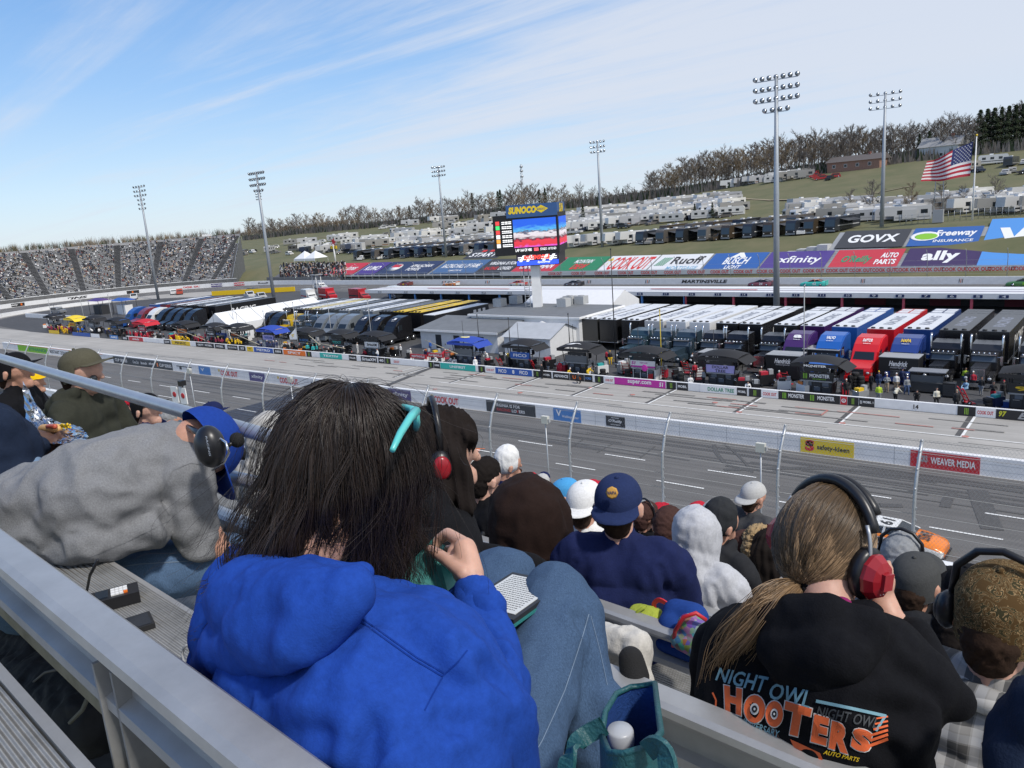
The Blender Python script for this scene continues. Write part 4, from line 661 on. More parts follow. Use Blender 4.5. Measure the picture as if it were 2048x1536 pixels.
# ---------------------------------------------------------------- crew, read off the photograph stall by stall
rr = random.Random(11)
C_ = [(1985, 803, 'black', 'red', 'black', 'arms', 'behind the right end pit cart'), (2005, 800, 'black', 'black', 'red', 'walk', 'by the right end cart'), (1930, 772, 'lime', 'denim', 'black', 'stand', 'before the chrome bumpered black truck'), (1945, 780, 'red', 'black', 'white', 'stand', 'near the chrome bumpered truck'), (1955, 770, 'lime', 'black', 'black', 'stand', 'in front of the chrome bumper'), (1932, 788, 'light blue', 'denim', 'grey', 'sit', 'beside the blue cooler'), (1962, 792, 'black', 'grey', 'black', 'stand', 'by the black cabinet'), (1912, 820, 'black', 'black', 'tan', 'stand', 'at the plain white pit wall'), (1872, 815, 'cream', 'black', 'black', 'stand', 'holding a helmet at the plain pit wall'), (1833, 812, 'black', 'black', 'black', 'bend', 'over the wall number fourteen'), (1790, 806, 'cream', 'black', 'black', 'bend', 'with a helmet at the plain pit wall'), (1757, 806, 'lime', 'grey', 'black', 'stand', 'by the end of the black wall banner'), (1717, 803, 'light blue', 'grey', 'black', 'sit', 'on the pit wall near the red wall sign'), (1742, 782, 'black', 'black', 'black', 'stand', 'right of the lime lettered pit box'), (1757, 778, 'navy', 'denim', 'yellow', 'stand', 'behind the tape right of the lime box'), (1773, 785, 'grey', 'tan', 'white', 'arms', 'before the white script trailer'), (1792, 783, 'white', 'tan', 'white', 'stand', 'before the white script trailer'), (1804, 772, 'navy', 'navy', 'navy', 'stand', 'behind the white shirted man'), (1813, 790, 'grey', 'denim', 'white', 'walk', 'left of the small pit cart'), (1692, 795, 'black', 'black', 'white', 'stand', 'at the right side of the lime box'), (1700, 780, 'black', 'black', 'black', 'stand', 'behind the lime box'),
      (1558, 776, 'red', 'red', 'white', 'stand', 'left of the lime box'), (1548, 757, 'white', 'black', 'white', 'sit', 'on the cart left of the lime box'), (1523, 758, 'tan', 'black', 'white', 'sit', 'on the cart beside the lilac banner'), (1495, 786, 'white', 'white', 'black', 'crouch', 'at the white and green banner end'), (1385, 735, 'white', 'denim', 'black', 'stand', 'left of the lilac banner box'), (1390, 757, 'red', 'black', 'white', 'stand', 'beside the red carts'), (1381, 775, 'white', 'black', 'black', 'sit', 'on the pit wall left of the lilac box'), (1408, 772, 'grey', 'black', 'black', 'stand', 'by the lilac banner box'), (1281, 757, 'white', 'red', 'white', 'crouch', 'inside the magenta box'), (1214, 728, 'red', 'black', 'white', 'stand', 'right of the scribbled canopy'), (1221, 730, 'black', 'yellow', 'yellow', 'stand', 'under the right of the scribbled canopy'), (1136, 758, 'yellow', 'black', 'white', 'crouch', 'at the left of the orange lettered banner'), (1176, 760, 'yellow', 'yellow', 'black', 'bend', 'over the orange lettered banner'), (1156, 768, 'black', 'black', 'white', 'crouch', 'between the two yellow crew'), (1121, 750, 'red', 'red', 'grey', 'stand', 'left of the scribbled canopy'), (1085, 757, 'black', 'black', 'black', 'stand', 'right of the blue banded box'), (1098, 748, 'black', 'grey', 'black', 'stand', 'behind the short black wall banner'), (1050, 738, 'light blue', 'black', 'black', 'bend', 'under the blue banded box'), (1030, 742, 'black', 'black', 'white', 'stand', 'at the left of the blue banded box'),
      (952, 742, 'white', 'white', 'white', 'stand', 'right of the green banner'), (937, 732, 'white', 'white', 'black', 'point', 'before the royal blue box'), (905, 731, 'white', 'white', 'red', 'crouch', 'left end of the green banner'), (912, 733, 'white', 'white', 'white', 'crouch', 'middle of the green banner'), (875, 729, 'white', 'black', 'white', 'crouch', 'beside the red barriers'), (886, 722, 'red', 'red', 'white', 'bend', 'over the red barrier'), (975, 725, 'white', 'white', 'white', 'bend', 'at the ladder of the royal blue box'), (823, 722, 'cream', 'tan', 'white', 'stand', 'left of the red barriers'), (757, 722, 'white', 'denim', 'black', 'arms', 'at the satellite radio box'), (803, 713, 'white', 'black', 'white', 'stand', 'near the gap in the pit row'), (862, 705, 'blue', 'denim', 'grey', 'stand', 'by the office wall'), (895, 700, 'white', 'tan', 'black', 'stand', 'near the office door'), (733, 715, 'red', 'black', 'red', 'crouch', 'left of the satellite radio box'), (716, 708, 'white', 'white', 'white', 'walk', 'left of the satellite radio box')]
for c in C_: crew(*c, rz=rr.uniform(-.6, .6) + (math.pi if rr.random() < .3 else 0))
for px0, px1, n_, top, low, hats, wh in ((98, 148, 10, 'maroon', 'maroon', ('maroon', 'yellow', 'black'), 'at the far left pit stall'), (118, 150, 6, 'yellow', 'yellow', ('yellow', 'white', 'red'), 'under the yellow canopy'), (150, 172, 6, 'blue', 'navy', ('blue', 'white'), 'right of the yellow canopy'), (185, 204, 4, 'white', 'white', ('white', 'black'), 'at the white banner left of the red canopy'), (208, 256, 6, 'black', 'black', ('black', 'light blue'), 'left of the red canopy'), (262, 300, 7, 'red', 'red', ('white', 'red'), 'under the red canopy'), (302, 334, 5, 'black', 'white', ('white', 'black'), 'right of the red canopy'), (343, 382, 8, 'yellow', 'yellow', ('yellow', 'black'), 'at the yellow pit banner'), (392, 452, 9, 'maroon', 'black', ('black', 'maroon', 'lime'), 'behind the black wall banners'), (455, 492, 7, 'yellow', 'black', ('yellow', 'black'), 'left of the blue canopy'), (516, 560, 7, 'navy', 'navy', ('maroon', 'white', 'navy'), 'under the blue canopy'), (570, 612, 7, 'black', 'orange', ('red', 'black', 'orange'), 'at the orange pit banner'), (615, 640, 4, 'teal', 'black', ('teal', 'lime'), 'right of the orange banner'), (645, 712, 9, 'black', 'white', ('white', 'red', 'black'), 'at the turquoise pit banner')):
    for i in range(n_): crew(px0 + (px1 - px0) * (i + rr.uniform(-.2, .2)) / n_, 0, top, low if rr.random() < .75 else 'black', rr.choice(hats), rr.choice(('stand', 'walk', 'arms', 'crouch', 'stand', 'bend')), wh, rz=rr.uniform(-1.5, 1.5), y=rr.choice((70.5, 71.0, 71.4, 73.6)))
for base, L_ in PEOPLE.items():
    if len(L_) > 1:
        L_.sort(key=lambda q: q[0])
        for i, (_, o) in enumerate(L_): o['label'] = (('leftmost ' if i == 0 else 'rightmost ' if i == len(L_) - 1 else ['second', 'third', 'fourth', 'fifth', 'sixth', 'seventh', 'eighth', 'ninth', 'tenth'][i - 1] + ' from left ') + base)
# ---------------------------------------------------------------- tyres, carts, barriers in the pits
TY = MB(); TY.lathe([(.2, 0), (.32, .02), (.34, .06), (.34, .26), (.32, .3), (.2, .32)], RUBBER, 16); TY.lathe([(.2, .02), (.19, .16), (.03, .16)], mat((.3, .31, .32), .4, .7, name='wheel_rim'), 12); TYM = TY.mesh('tyre')
rr = random.Random(5)
TYL = {}
for px, y, n_, wh in ((1710, 75.6, 5, 'behind the lime lettered box'), (1722, 75.6, 4, 'behind the lime lettered box'), (1505, 72.0, 3, 'between the lilac and lime boxes'), (1362, 71.6, 4, 'right of the magenta box'), (1352, 71.8, 3, 'right of the magenta box'), (1256, 71.5, 4, 'left of the magenta box'), (1206, 72, 3, 'right of the scribbled canopy'), (1012, 71.3, 3, 'left of the blue banded box'), (1075, 71.4, 3, 'right of the blue banded box'), (986, 72, 2, 'right of the royal blue box'), (775, 72, 3, 'right of the satellite radio box'), (1960, 71.2, 2, 'by the white wall banner at the right'), (1975, 72.2, 3, 'by the right end cart'), (660, 72, 3, 'at the turquoise banner'), (590, 72, 3, 'at the orange banner'), (320, 72, 3, 'right of the red canopy')):
    for k in range(n_): o = obj('racing_tyre', TYM); o.location = (LX(px, y, .5) + rr.uniform(-.03, .03), y + rr.uniform(-.03, .03), k * .325 + .04); TYL.setdefault(wh, []).append(o); tag(o, 'black racing tyre stacked ' + wh, 'tyre', 'racing tyres stacked in the pits')
for wh, L_ in TYL.items():
    for o in L_: o['label'] = 'black racing tyre in the stack ' + wh
def cart():
    t = empty('hand_cart', (0, 0, 0), '', 'cart', 'red hand carts in the pits'); m = MB()
    for s in (-.3, .3): m.tube([(s, .3, .2), (s, -.2, 1.2), (s, -.3, 1.3)], .035, RED, 6)
    for k in range(4): m.tube([(-.3, .22 - k * .13, .35 + k * .26), (.3, .22 - k * .13, .35 + k * .26)], .03, RED, 5)
    m.bx(-.35, .35, .2, .65, .14, .2, RED); m.build('frame', t)
    for s in (-.38, .3): m = MB(); wheel(m, s, .25, .18, .08); m.build('wheel', t)
    return t
CT = cart()
for i, (px, py, lab) in enumerate(((1002, 742, 'red hand cart left of the blue banded pit box'), (1067, 746, 'red hand cart right of the blue banded pit box'), (1252, 752, 'red hand cart left of the magenta pit box'), (1400, 765, 'red hand cart left of the lilac bannered box'), (1372, 752, 'red hand cart standing behind the white shirted man'), (1570, 775, 'red hand cart left of the lime lettered box'), (1926, 812, 'small red hand cart behind the plain pit wall'), (896, 722, 'red hand cart beside the royal blue pit box'))):
    p = G(px, py); place(CT if i == 0 else ctree(CT), (p[0], p[1], .04), rr.uniform(-1, 1), lab, sc=1.25)
for px, py, lab in ((838, 716, 'red and white barrier, left of two'), (872, 714, 'red and white barrier, right of two')):
    p = G(px, py + 8); t = empty('pit_barrier', (p[0], p[1], 0), lab + ' left of the royal blue pit box', 'barrier', 'red pit barriers'); m = MB(); m.bx(-1.5, 1.5, -.05, .05, .5, 1.05, RED); m.text('MARTINSVILLE', WT, FR((0, -.05, .78), (1, 0, 0), (0, 0, 1)), 2.4, .3, .01, .06); m.build('board', t)
    for s in (-1.3, 1.3): m = MB(); m.bx(s - .05, s + .05, -.3, .3, 0, .5, WHITE); m.build('foot', t)
for px, py, c, lab in ((2012, 815, BLUE, 'blue cooler box under the right end cart'), (1890, 758, BLUE, 'blue cooler on the ground before the all black truck'), (1945, 770, BLUE, 'blue water cooler by the red jacketed man'), (1250, 690, mat((.16, .08, .06), .7, name='brown_case'), 'brown equipment case on the lift gate')):
    p = G(px, py); t = empty('cooler', (p[0], p[1], .04), lab, 'cooler'); m = MB(); m.bx(-.35, .35, -.22, .22, 0, .5, c); m.build('body', t); m = MB(); m.bx(-.37, .37, -.24, .24, .5, .62, WHITE if c is BLUE else c); m.build('lid', t)
def ecart():
    t = empty('equipment_cart', (0, 0, 0), '', 'cart', 'equipment carts in the pits'); m = MB(); m.bx(-.6, .6, -.35, .35, .2, 1.0, CABI); m.bx(-.5, .1, -.25, .25, 1.0, 1.25, RED); m.bx(.2, .55, -.2, .2, 1.0, 1.4, GREY); m.build('body', t); m = MB(); m.tube([(-.6, -.3, .9), (-.9, -.3, 1.1), (-.9, .3, 1.1), (-.6, .3, .9)], .03, CHROME, 5); m.build('handle', t); m = MB(); [wheel(m, s * .45, y, .16, .08) for s in (-1, 1) for y in (-.3, .3)]; m.build('wheel', t); return t
EC = ecart(); TEMPL.append(EC)
for i in range(64):
    px = 100 + i * 30 + rr.uniform(-9, 9); y = rr.uniform(71.2, 76.5)
    if 1735 < px < 1985: continue
    o = ctree(EC); place(o, (LX(px, y, .5), y, 0), rr.uniform(-1.5, 1.5), 'small equipment cart with boxes and tools in the pit stalls', sc=rr.uniform(.8, 1.25)); recolor(o, {CABI: cm(rr.choice(('black', 'black', 'red', 'grey', 'navy', 'white')), 'cabinet_paint', .4), RED: cm(rr.choice(('red', 'yellow', 'black', 'white', 'orange', 'teal')), 'case_paint', .5)})
p = G(1855, 785); t = empty('small_pit_cart', (p[0], p[1], 0), 'small dark pit cart with a flat grey roof behind the plain pit wall', 'cart'); m = MB(); m.bx(-1.4, 1.4, -.6, .6, .2, 1.0, DARK); m.build('cabinet', t); m = MB(); m.bx(-1.5, 1.5, -.8, .8, 2.0, 2.08, mat((.2, .21, .23), .4, name='cart_roof')); m.build('roof', t)
for x in (-1.35, 1.35):
    for y in (-.65, .65): m = MB(); m.tube([(x, y, .2), (x, y, 2.0)], .035, BLACK, 5); m.build('post', t)
m = MB(); m.bx(-1.3, 1.3, -.62, -.6, 1.1, 1.7, mat((.1, .11, .12), .3, name='monitor_glass')); m.build('monitor', t)
p = G(1898, 795); t = empty('tool_cabinet', (p[0], p[1], .04), 'black rolling tool cabinet behind the plain pit wall', 'cabinet'); m = MB(); m.bx(-.5, .5, -.35, .35, .1, 1.3, BLACK); [m.bx(-.45, .45, -.37, -.35, .2 + k * .2, .36 + k * .2, DARK) for k in range(5)]; m.build('body', t); m = MB(); [m.ell((x, y, .06), .06, RUBBER) for x in (-.4, .4) for y in (-.25, .25)]; m.build('caster', t)
# radio masts and flag poles in the pit lane
for i, (px, pyb, pyt, c, lab) in enumerate(((1229, 690, 498, BLACK, 'tall black mast behind the scribbled pit canopy'), (1321, 720, 620, mat((.6, .45, .05), .5, name='yellow_mast'), 'thin yellow mast behind the black domed canopy'), (1138, 690, 628, BLACK, 'short black mast beside the white wall'), (956, 690, 630, DARK, 'dark mast rising from the royal blue canopy'), (1018, 690, 636, DARK, 'dark mast above the office roof'), (740, 690, 600, GREY, 'grey mast in front of the black trucks'), (660, 680, 604, GREY, 'grey mast before the grey cabs'), (590, 680, 605, GREY, 'grey mast beside the yellow cab'), (528, 680, 622, GREY, 'grey mast beside the white marquee'), (466, 680, 598, GREY, 'grey mast in front of the white marquee gable'), (222, 660, 590, GREY, 'grey mast between the far canopies'), (165, 655, 590, GREY, 'grey mast by the far turn'), (100, 650, 600, GREY, 'grey mast at the far left of the pits'), (1608, 690, 572, GREY, 'grey mast by the purple truck'))):
    y = 77.0 if px > 900 else 76.5; x = LX(px, y, 4); z1 = D(px, pyt, y)[2]; m = MB(); m.tube([(0, 0, 0), (0, 0, z1)], [.07, .045], c, 6); m.ell((0, 0, z1), .1, c, nu=6, nv=4); o = tag(m.build('radio_mast'), lab, 'mast', 'masts in the pits'); o.location = (x, y, 0)
for i, (px0, py0, px1, py1, lab) in enumerate(((440, 655, 520, 690, 'long grey boom pole over the black pit canopies'), (605, 660, 640, 690, 'grey boom pole right of the blue canopy'), (615, 682, 690, 697, 'low grey boom pole before the turquoise stall'), (850, 680, 915, 708, 'tan boom pole left of the royal blue canopy'), (345, 655, 410, 680, 'grey boom pole behind the yellow crew'))):
    a, c = D(px0, py0, 71.6), D(px1, py1, 70.4); m = MB(); m.tube([a, c], .05, mat((.42, .38, .28), .6, name='boom_pole'), 6); tag(m.build('boom_pole'), lab, 'boom pole')
p = D(585, 668, 71.0); t = empty('banner_flag', (p[0], p[1], 0), 'white banner flag with gold emblem hanging right of the blue canopy', 'flag'); m = MB(); m.add([(-.9, 0, p[2] - .3), (.9, 0, p[2] + .9), (1.0, .02, p[2] - .8), (-.85, .03, p[2] - .9)], [(0, 1, 2, 3)], WHITE); m.text('T', YEL, FR((0.05, -.02, p[2] - .25), (1, 0, .2), (0, 0, 1)), .8, .4, .01, .1); m.build('cloth', t); m = MB(); m.tube([(1.05, 0, 0), (1.05, 0, p[2] + 1)], .04, GREY, 5); m.build('staff', t)
# ================================================================ stock cars
CB = mat((.0141, .0142, .0145), .3, name='car_paint'); CB2 = mat((.0143, .0142, .0145), .3, name='car_side_paint'); CR = mat((.0144, .0142, .0145), .3, name='car_roof_paint')
def stockcar():
    t = empty('race_car', (0, 0, 0), '', 'race car', 'race cars on the track')                # nose towards +x, 4.9 m long
    st = [(-2.45, .80, .92, .22), (-2.3, .92, .98, .16), (-1.5, .97, .97, .14), (-.5, .98, .92, .14), (.6, .98, .90, .14), (1.4, .97, .84, .14), (2.0, .93, .72, .14), (2.35, .84, .60, .14), (2.47, .66, .48, .18)]
    m = MB(); vs = []; k = 10
    for x, hw, top, bot in st: vs += [(x, -hw, bot), (x, -hw * 1.02, bot + .3), (x, -hw * .99, top - .12), (x, -hw * .9, top - .02), (x, -hw * .4, top + .03), (x, hw * .4, top + .03), (x, hw * .9, top - .02), (x, hw * .99, top - .12), (x, hw * 1.02, bot + .3), (x, hw, bot)]
    n_ = len(st)
    for i in range(n_ - 1):
        for j in range(k - 1): m.add([], [], CB); m.f.append([i * k + j, (i + 1) * k + j, (i + 1) * k + j + 1, i * k + j + 1]); m.mi.append(m.mats.index(CB) if j in (2, 3, 4, 5, 6) else (m.add([], [], CB2), m.mats.index(CB2))[1]); m.sm.append(True)
    m.v.append(np.array(vs)); m.n += len(vs); m.f += [list(range(k))[::-1], list(range((n_ - 1) * k, n_ * k))]; m.mi += [0, 0]; m.sm += [False, False]; m.build('body', t)
    m = MB(); gb = [(-1.75, .82, .95), (-.95, .62, 1.27), (.15, .62, 1.29), (1.0, .80, .93)]; vs = [(x, s * hw, z) for x, hw, z in gb for s in (-1, 1)]
    m.add(vs, [(0, 1, 3, 2), (4, 5, 7, 6)], GLASS); m.add([(-1.75, s * .82, .95) for s in (1,)] + [(-.95, .62, 1.27), (.15, .62, 1.29), (1.0, .80, .93)], [(0, 1, 2, 3)], GLASS); m.add([(-1.75, -.82, .95), (-.95, -.62, 1.27), (.15, -.62, 1.29), (1.0, -.80, .93)], [(3, 2, 1, 0)], GLASS); m.build('window_glass', t)
    m = MB(); m.bx(-1.0, .2, -.63, .63, 1.265, 1.31, CR)
    for s in (-1, 1): m.bar((.12, s * .62, 1.28), (1.02, s * .80, .93), .09, .05, CR); m.bar((-.92, s * .62, 1.27), (-1.78, s * .82, .95), .16, .05, CR); m.bar((-.35, s * .63, 1.28), (-.4, s * .82, .92), .1, .05, CR)
    m.build('roof', t)
    m = MB(); m.bx(-2.5, -2.42, -.8, .8, .95, 1.14, CB2); m.build('spoiler', t); m = MB(); m.bx(2.2, 2.55, -.85, .85, .1, .16, BLACK); m.build('splitter', t)
    for x in (-1.45, 1.4):
        for s in (-1, 1): m = MB(); wheel(m, s * .0, 0, .34, .3); o = m.build('wheel', t); o.location = (x, s * .84, 0); o.rotation_euler = (0, 0, rad(90 if s > 0 else -90) - rad(90)); o.rotation_euler = (0, 0, rad(90)); o.location = (x, s * .84, 0)
    return t
SC_ = stockcar(); TEMPL.append(SC_)
def racecar(x, y, rz, top, side, roof, num, lab, nc=None, hood=None):
    o = ctree(SC_); place(o, (x, y, .02), rz, lab); recolor(o, {CB: car_paint(top), CB2: car_paint(side), CR: car_paint(roof)})
    nm = nc or WT; m = MB(); m.text(num, nm, FR((-.4, 0, 1.312), (0, -1, 0), (1, 0, 0)), .9, .7, .004, .08, .15); m.text(num, nm, FR((-.3, -1.0, .56), (1, 0, 0), (0, 0, 1)), .75, .5, .006, .08, .15); m.text(num, nm, FR((-.3, 1.0, .56), (-1, 0, 0), (0, 0, 1)), .75, .5, .006, .08, .15)
    if hood: m.text(hood, BT, FR((1.45, 0, .88), (0, -1, 0), (1, 0, -.12)), 1.0, .6, .02, .05)
    m.build('race_number', o); return o
for px, top, side, roof, num, lab, nc in ((810, (.16, .05, .04), (.2, .05, .05), (.08, .04, .03), '6', 'dark brown race car, last of the line on the back straight', YEL), (902, (.7, .7, .68), (.6, .2, .05), (.7, .7, .68), '11', 'white and orange race car on the back straight', BT), (1036, (.5, .06, .05), (.6, .6, .58), (.5, .03, .03), '43', 'red and white race car just left of the screen pillar', YEL), (1148, (.02, .02, .022), (.12, .10, .10), (.02, .02, .02), '3', 'black and grey race car right of the screen pillar', WT), (1522, (.06, .02, .03), (.25, .08, .10), (.03, .01, .02), '24', 'dark maroon race car left of the teal car', WT), (1628, (.05, .5, .42), (.06, .5, .42), (.5, .2, .1), '42', 'teal race car with a pale roof on the back straight', WT), (2046, (.05, .16, .06), (.08, .2, .06), (.02, .05, .02), '88', 'green race car entering at the right edge of the back straight', LG)): racecar(LX(px, 154.8 if px != 2046 else 154.2, .6), 154.8, math.pi, top, side, roof, num, lab, nc)
p = G(500, 585); racecar(p[0], p[1], rad(200), (.03, .035, .015), (.06, .06, .02), (.02, .02, .01), '10', 'dark olive race car in the far turn', YEL)
p = D(1800, 1098, 42.2); ox = LX(1790, 42.2, .7); racecar(ox, 42.2, rad(-2), (.78, .20, .01), (.70, .70, .68), (.72, .72, .70), '19', 'orange nosed race car passing below the stands on the front straight', BT, 'BASS')
# ================================================================ hillside
def AZ(px): p = D(px, 450, 300); return p[0] / p[1]
_pc = [-600, 300, 480, 600, 800, 1000, 1200, 1400, 1560, 1800, 2048, 2600]; _az = [AZ(p) for p in _pc]
_z1 = [2, 3, 4, 4.6, 5.2, 5.8, 6.6, 7.2, 7.6, 8.6, 9.4, 10]; _z2 = [6, 8, 11, 13, 14.2, 16.2, 17.3, 19.4, 22.5, 24.6, 25.4, 27]; _z3 = [9, 10, 12, 14.5, 17, 19, 21, 25, 29, 32, 35, 37]
def HZ(x, y):
    a = x / max(y, 1); z1, z2, z3 = np.interp(a, _az, _z1), np.interp(a, _az, _z2), np.interp(a, _az, _z3)
    if y <= 185: return max(z1 * min(1, (y - 150) / 35.0), -.3) if y > 150 else -.3
    if y <= 212: return z1 + (z2 - z1) * .10 * (y - 185) / 27
    if y <= 320: t = (y - 212) / 108; return z1 + (z2 - z1) * (.10 + .90 * t)
    if y <= 460: return z2 + (z3 - z2) * (y - 320) / 140
    return z3 - (y - 460) * .012
def HP3(px, py, y0=186, y1=330):
    d = ray(px, py)
    for y in np.arange(y0, y1, 1.0):
        p = CP + d * (y / d[1])
        if p[2] <= HZ(p[0], y): return np.array([p[0], y, HZ(p[0], y)])
    return None
ys_ = [158.2, 165, 172, 178, 185, 192, 200, 212, 230, 250, 270, 290, 305, 320, 350, 400, 460, 700, 1200, 2400]; az_ = np.linspace(-4.2, .6, 90); vs = []; fs = []
for y in ys_:
    for a in az_: z = HZ(a * y, y) - (1.2 if y < 172 else 0); vs.append((a * y, y, z + .25 * mnoise.noise((a * y * .05, y * .05, 0)) * (y > 200)))
n = len(az_); fs = [(j * n + i, j * n + i + 1, (j + 1) * n + i + 1, (j + 1) * n + i) for j in range(len(ys_) - 1) for i in range(n - 1)]
m = MB(); m.add(vs, fs, GRASSM, True); o = m.build('hillside'); o['kind'] = 'structure'
b = MB()
def ribbon(b, pts, wd, mm, lift=.12):
    P = [HP3(*p) for p in pts]; P = [p for p in P if p is not None]; L2 = []
    for p, q in zip(P[:-1], P[1:]):
        for t in np.linspace(0, 1, 8): c = p + (q - p) * t; L2.append((c[0], c[1], HZ(c[0], c[1]) + lift))
    for p, q in zip(L2[:-1], L2[1:]): b.add([(p[0], p[1] - wd, p[2]), (q[0], q[1] - wd, q[2]), (q[0], q[1] + wd, q[2] + .15), (p[0], p[1] + wd, p[2] + .15)], [(0, 1, 2, 3)], mm)
DIRT = mat((.30, .25, .17), .9, var=.2, vs=.2, name='dirt_track'); ribbon(b, [(1440, 396), (1540, 402), (1700, 398), (1830, 372)], 1.1, DIRT); ribbon(b, [(560, 490), (610, 478), (700, 470)], 1.4, DIRT)
b.build('dirt_path')['kind'] = 'structure'
# ---------------------------------------------------------------- back straight stands under advert banners
SEAT = mat((.33, .34, .35), .55, .3, var=.1, vs=.6, name='bleacher_metal')
t = empty('back_grandstand', (-100, 163, 0), 'empty grey bleachers along the back straight carrying the advert banners', 'grandstand')
def slope(b, x0, x1, y0, z0, y1, z1, mm, th=.3): b.add([(x0, y0, z0), (x1, y0, z0), (x1, y1, z1), (x0, y1, z1), (x0, y0, z0 - th), (x1, y0, z0 - th), (x1, y1, z1 - th), (x0, y1, z1 - th)], [(0, 1, 2, 3), (7, 6, 5, 4), (0, 4, 5, 1), (1, 5, 6, 2), (2, 6, 7, 3), (3, 7, 4, 0)], mm)
def BZ(y): return 2.25 + (y - 163) * .352
xl, xr, xu = LX(655, 163, 2.2), 40, LX(1672, 178, 7)
m = MB(); slope(m, xl + 100, xr + 100, -.3, 2.1, 9, 5.3, SEAT)
slope(m, xu + 100, xr + 100, 9, 5.3, 18, 8.5, SEAT)
for k in range(12): y = .2 + k * .75; m.bx(xl + 100, xr + 100, y, y + .28, 2.2 + y * .352 - .1, 2.2 + y * .352 + .02, SEAT)
for k in range(4): w_ = 1.6; x1 = xu + 100; m.bx(x1 - (k + 1) * 2.2, x1 - k * 2.2, 9 + k * .2, 12, 4.9, 6.6 - k * .42, mat((.5, .5, .49), .8, name='concrete_step'))
m.build('seating', t)
m = MB()
for x in np.arange(xl + 100, xr + 100, 3.2): m.tube([(x, -1, .2), (x, -1, 2.9)], .05, STEEL, 5)
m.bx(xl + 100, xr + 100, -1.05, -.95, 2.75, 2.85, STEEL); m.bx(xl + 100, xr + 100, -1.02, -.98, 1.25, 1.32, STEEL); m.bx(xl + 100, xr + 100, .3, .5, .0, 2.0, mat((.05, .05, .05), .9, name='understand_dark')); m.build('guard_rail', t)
b = MB(); x0 = LX(1000, 161.8, 2); b.bx(x0, 40, 161.75, 161.9, 1.75, 2.75, mat((.55, .56, .57), .6, name='grey_band'))
for px in range(1110, 2060, 46 if 0 else 47): b.text('COOK OUT', RT, FR((LX(px * 1.0, 161.7, 2.2), 161.72, 2.25), (1, 0, 0), (0, 0, 1)), 4.2, .72, .01, .06)
tag(b.build('advert_band'), 'long grey fascia band repeating red lettering below the advert banners', 'advert band')
b = MB()                                                          # debris fence of the back straight
for x in np.arange(-222, 44, 6.2): b.tube([(x, 158.4, .5), (x, 158.4, 4.6), (x, 157.8, 5.6), (x, 157.2, 6.2)], .06, STEEL, 5)
for z in (1.8, 2.6, 3.4, 4.2): b.tube([(-222, 158.35, z), (44, 158.35, z)], .012, WIRE, 3)
tag(b.build('back_catch_fence'), 'thin grey catch fence behind the white back straight wall', 'fence')
def banner(px0, px1, y0, y1, ground, words, label, dz=.14):
    ym = (y0 + y1) / 2; x0, x1 = LX(px0, ym, BZ(ym)), LX(px1, ym, BZ(ym)); wd, hh = x1 - x0, math.hypot(y1 - y0, (y1 - y0) * .352)
    A = FR(((x0 + x1) / 2, ym, BZ(ym) + dz), (1, 0, 0), (0, 1, .352)); b = MB(); nx = 16; q = []
    b.bx(-wd / 2, wd / 2, -hh / 2, hh / 2, -.04, 0, ground, A)
    for w_ in words: s, cx, cy, ww, h2, mm = w_[:6]; b.text(s, mm, A @ Matrix.Translation(((cx - .5) * wd, (cy - .5) * hh, 0)), wd * ww, hh * h2, .05, w_[6] if len(w_) > 6 else .05, w_[7] if len(w_) > 7 else 0)
    return tag(b.build('advert_banner'), label, 'banner', 'advert banners over the back straight seats'), b, A, wd, hh
DKN = mat((.025, .04, .10), .6, name='dark_navy_banner'); DKG = mat((.04, .042, .048), .6, name='charcoal_banner'); STB = mat((.06, .13, .27), .6, name='steel_blue_banner'); BR = mat((.50, .03, .05), .6, name='red_banner'); BG = mat((.02, .20, .09), .6, name='green_banner'); BB = mat((.02, .10, .34), .6, name='blue_banner'); BV = mat((.07, .04, .22), .6, name='violet_banner'); DPU = mat((.04, .02, .09), .6, name='plum_banner'); VS = mat((.07, .26, .62), .6, name='sky_banner'); WB = mat((.68, .69, .70), .6, name='white_banner')
L1 = (163.2, 171.6); L2_ = (172.6, 181)
